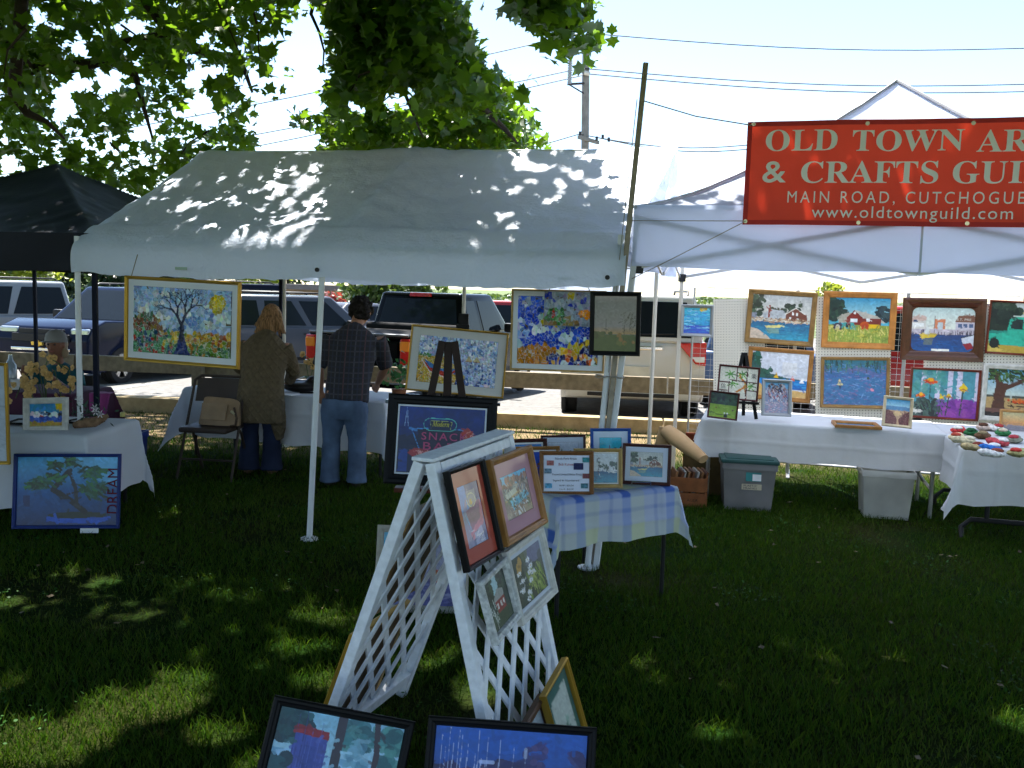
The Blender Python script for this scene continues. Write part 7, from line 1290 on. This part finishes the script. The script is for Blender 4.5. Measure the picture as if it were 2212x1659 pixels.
MB().box((0, 0, .385), (.44, .38, .03)).build('lid', mat('green_plastic', (.020, .065, .060), .45), t, True, bevel=.01); MB().box((0, 0, .40), (.36, .30, .016)).build('lid_top', mat('green_plastic', 0), t, True, bevel=.006)
Rf = Matrix.Rotation(R(-4), 3, 'X')
st2 = MB().box((.03, -.168, .27), (.115, .002, .07), Rf).build('sticker', mat('teal_sticker', (.03, .20, .20), .5), t); MB().box((.055, -.1695, .265), (.065, .002, .05), Rf).build('sticker_panel', mat('paper_white', 0), st2)
tp = MB().box((.02, -.163, .19), (.15, .002, .045), Rf).build('tape_label', mat('masking_tape', (.48, .42, .30), .8), t)
for s_, z in (('PLASTIC', .200), ('FRAMES', .180)): text(s_, Matrix.Translation((.01, -.1655 + (.19 - z) * -.05, z)) @ Matrix.Rotation(R(-4), 4, 'X'), .10, .014, ink, tp)
q = G(1925, 1124); clearp = mat('translucent_plastic', (.70, .70, .66), .35, trans=.6)
t = bin_('storage_bin', 'empty translucent plastic bin under the long table', (q.x, q.y + .16, 0), .37, .30, .37, clearp, R(-12), .86)
q = G(1486, 1096); cw = wood('crate_wood', '7a4a2a', .8, 0.); ct = thing('wooden_crate', 'old wooden crate full of small framed pieces beside the plaid table', 'crate', (q.x, q.y + .17, 0), R(-8))
for z in (.055, .175): MB().box((0, -.15, z), (.31, .012, .112)).build('front_board', cw, ct, bevel=.003); MB().box((0, .15, z), (.31, .012, .112)).build('back_board', cw, ct, bevel=.003)
for s in (-1, 1):
    for z in (.06, .185): MB().box((s * .16, 0, z), (.016, .29, .115)).build('end_board', cw, ct, bevel=.003)
MB().box((0, 0, .012), (.30, .29, .012)).build('bottom', cw, ct); text('AGER', Matrix.Translation((.055, -.1565, .055)), .085, .022, mat('stamp_ink', (.03, .02, .015), .9), ct)
for i in range(8):
    x = -.10 + .032 * i; lean_ = random.uniform(.1, .35); o = MB().box((0, 0, .12), (.016, .22, .24), Matrix.Rotation(lean_, 3, 'Y')).build('small_frame', wood(['crate_piece_a', 'crate_piece_b', 'crate_piece_c'][i % 3], ['8a5f3a', '6a3f28', '9a958c'][i % 3])); o.location = (ct.location.x + x, ct.location.y, .03)
    tag(o, 'narrow wooden frame packed upright in the crate, %s from the left' % ['first', 'second', 'third', 'fourth', 'fifth', 'sixth', 'seventh', 'eighth'][i], 'picture frame', 'small frames packed in the crate')
# open wooden box and brown paper roll behind the crate
q = P(1512, 985, 7.75); bx_ = thing('wooden_box', 'open wooden box with a sunlit red-brown rim behind the crate', 'box', (q.x + .05, q.y, 0), R(-12))
rw = wood('red_box_wood', '7a3a20', .7, 0.); MB().box((0, .17, .23), (.36, .014, .46)).build('back_board', rw, bx_); MB().box((0, -.17, .20), (.36, .014, .40)).build('front_board', wood('olive_box_wood', '5f4f30', .8, 0.), bx_)
for s in (-1, 1): MB().box((s * .18, 0, .20), (.014, .33, .40)).build('end_board', rw, bx_)
MB().box((0, 0, .02), (.34, .32, .02)).build('bottom', rw, bx_)
kraft = mat('kraft_paper', (.46, .29, .14), .8, var=.12, bump=.3, bscale=12)
a, c, d = P(1424, 990, 7.45), P(1440, 930, 7.42), P(1520, 992, 7.05); kp = thing('paper_roll', 'folded brown kraft paper roll lying across the crate', 'paper roll', (a.x, a.y, 0))
b = MB(); etube(b, [(*c, .065, .05), (*c.lerp(d, .3), .08, .055), (*c.lerp(d, .7), .065, .05), (*d, .045, .035)]); b.build('roll', kraft, kp, True, world=True); b = MB(); etube(b, [(*(c + Vector((0, .02, .02))), .06, .04), (*c.lerp(a, .4), .065, .05), (*a, .075, .05), (a.x, a.y, .12, .07, .05)]); b.build('bag', kraft, kp, True, world=True)
# blue tub behind the left table
q = G(300, 1000); t = bin_('storage_bin', 'blue plastic bin peeking out behind the left table', (-3.18, 7.45, 0), .34, .3, .40, mat('blue_plastic', (.015, .035, .22), .4), R(0))
# ------------------------------------------------------------------ knitted ornaments on the right table
cols = [('c23a3a', 'e4dcd0', 'red and white flecked', 2070, 935), ('2f6a3f', '244f30', 'dark green', 2098, 940), ('d8c8a0', 'b04a3a', 'cream and red', 2066, 950), ('6a4f38', '8a7a5a', 'brown and olive', 2122, 946), ('c2b896', 'd8d0b8', 'pale cream', 2086, 958), ('b8a478', '7a3a30', 'tan and rust', 2106, 972), ('2f6fc0', 'dfe4ea', 'bright blue and white', 2140, 974), ('e4e2de', '8a4a3a', 'white with brown face', 2146, 986), ('b84a50', 'e8e0dc', 'rose and white', 2160, 962), ('3a7a4a', 'c8b8a0', 'green and beige', 2166, 940), ('d8d4cc', 'a83a3a', 'white and crimson', 2150, 930), ('8a8a7a', 'b04048', 'grey and red', 2190, 955), ('a8a070', 'c8403a', 'olive and scarlet', 2198, 985), ('c8b0a0', '5a3a2a', 'beige and chocolate', 2126, 928)]
for i, (c0, c1, lb, px_, py_) in enumerate(cols):
    q = G(px_, py_, .668); t = thing('knitted_ornament', lb + ' knitted ornament on the right edge table', 'ornament', (q.x, q.y, .664), random.uniform(0, 3), 'knitted ornaments')
    b = MB(); ball(b, (0, 0, .022), .075, .055, .024); ball(b, (.05, .03, .03), .045, .04, .024); blob(b, 'knit', mat('knit_%d' % i, c0, .95, var=.45, scale=50, bump=.8, bscale=70), t, .010, 2, (.03, .016)); b = MB(); ball(b, (-.02, -.01, .045), .038, .032, .016, 8); b.build('patch', mat('knit_patch_%d' % i, c1, .95, var=.3, scale=70, bump=.6, bscale=70), t, True)
# ties round the poles
for px_, py_, y, lb in ((1318, 606, 5.5, 'top'), (1316, 812, 5.46, 'middle')):
    p0 = P(px_ - 24, py_, y); p1 = P(px_ + 26, py_ + 3, y); c = (p0 + p1) / 2; pts = [c + Vector((math.cos(a) * .085, math.sin(a) * .06, .006 * math.sin(3 * a))) for a in np.linspace(0, 2 * math.pi, 18)]
    cordobj(pts, 'white rope tied round the %s of the paired tent poles' % lb, 'rope_tie', .004)
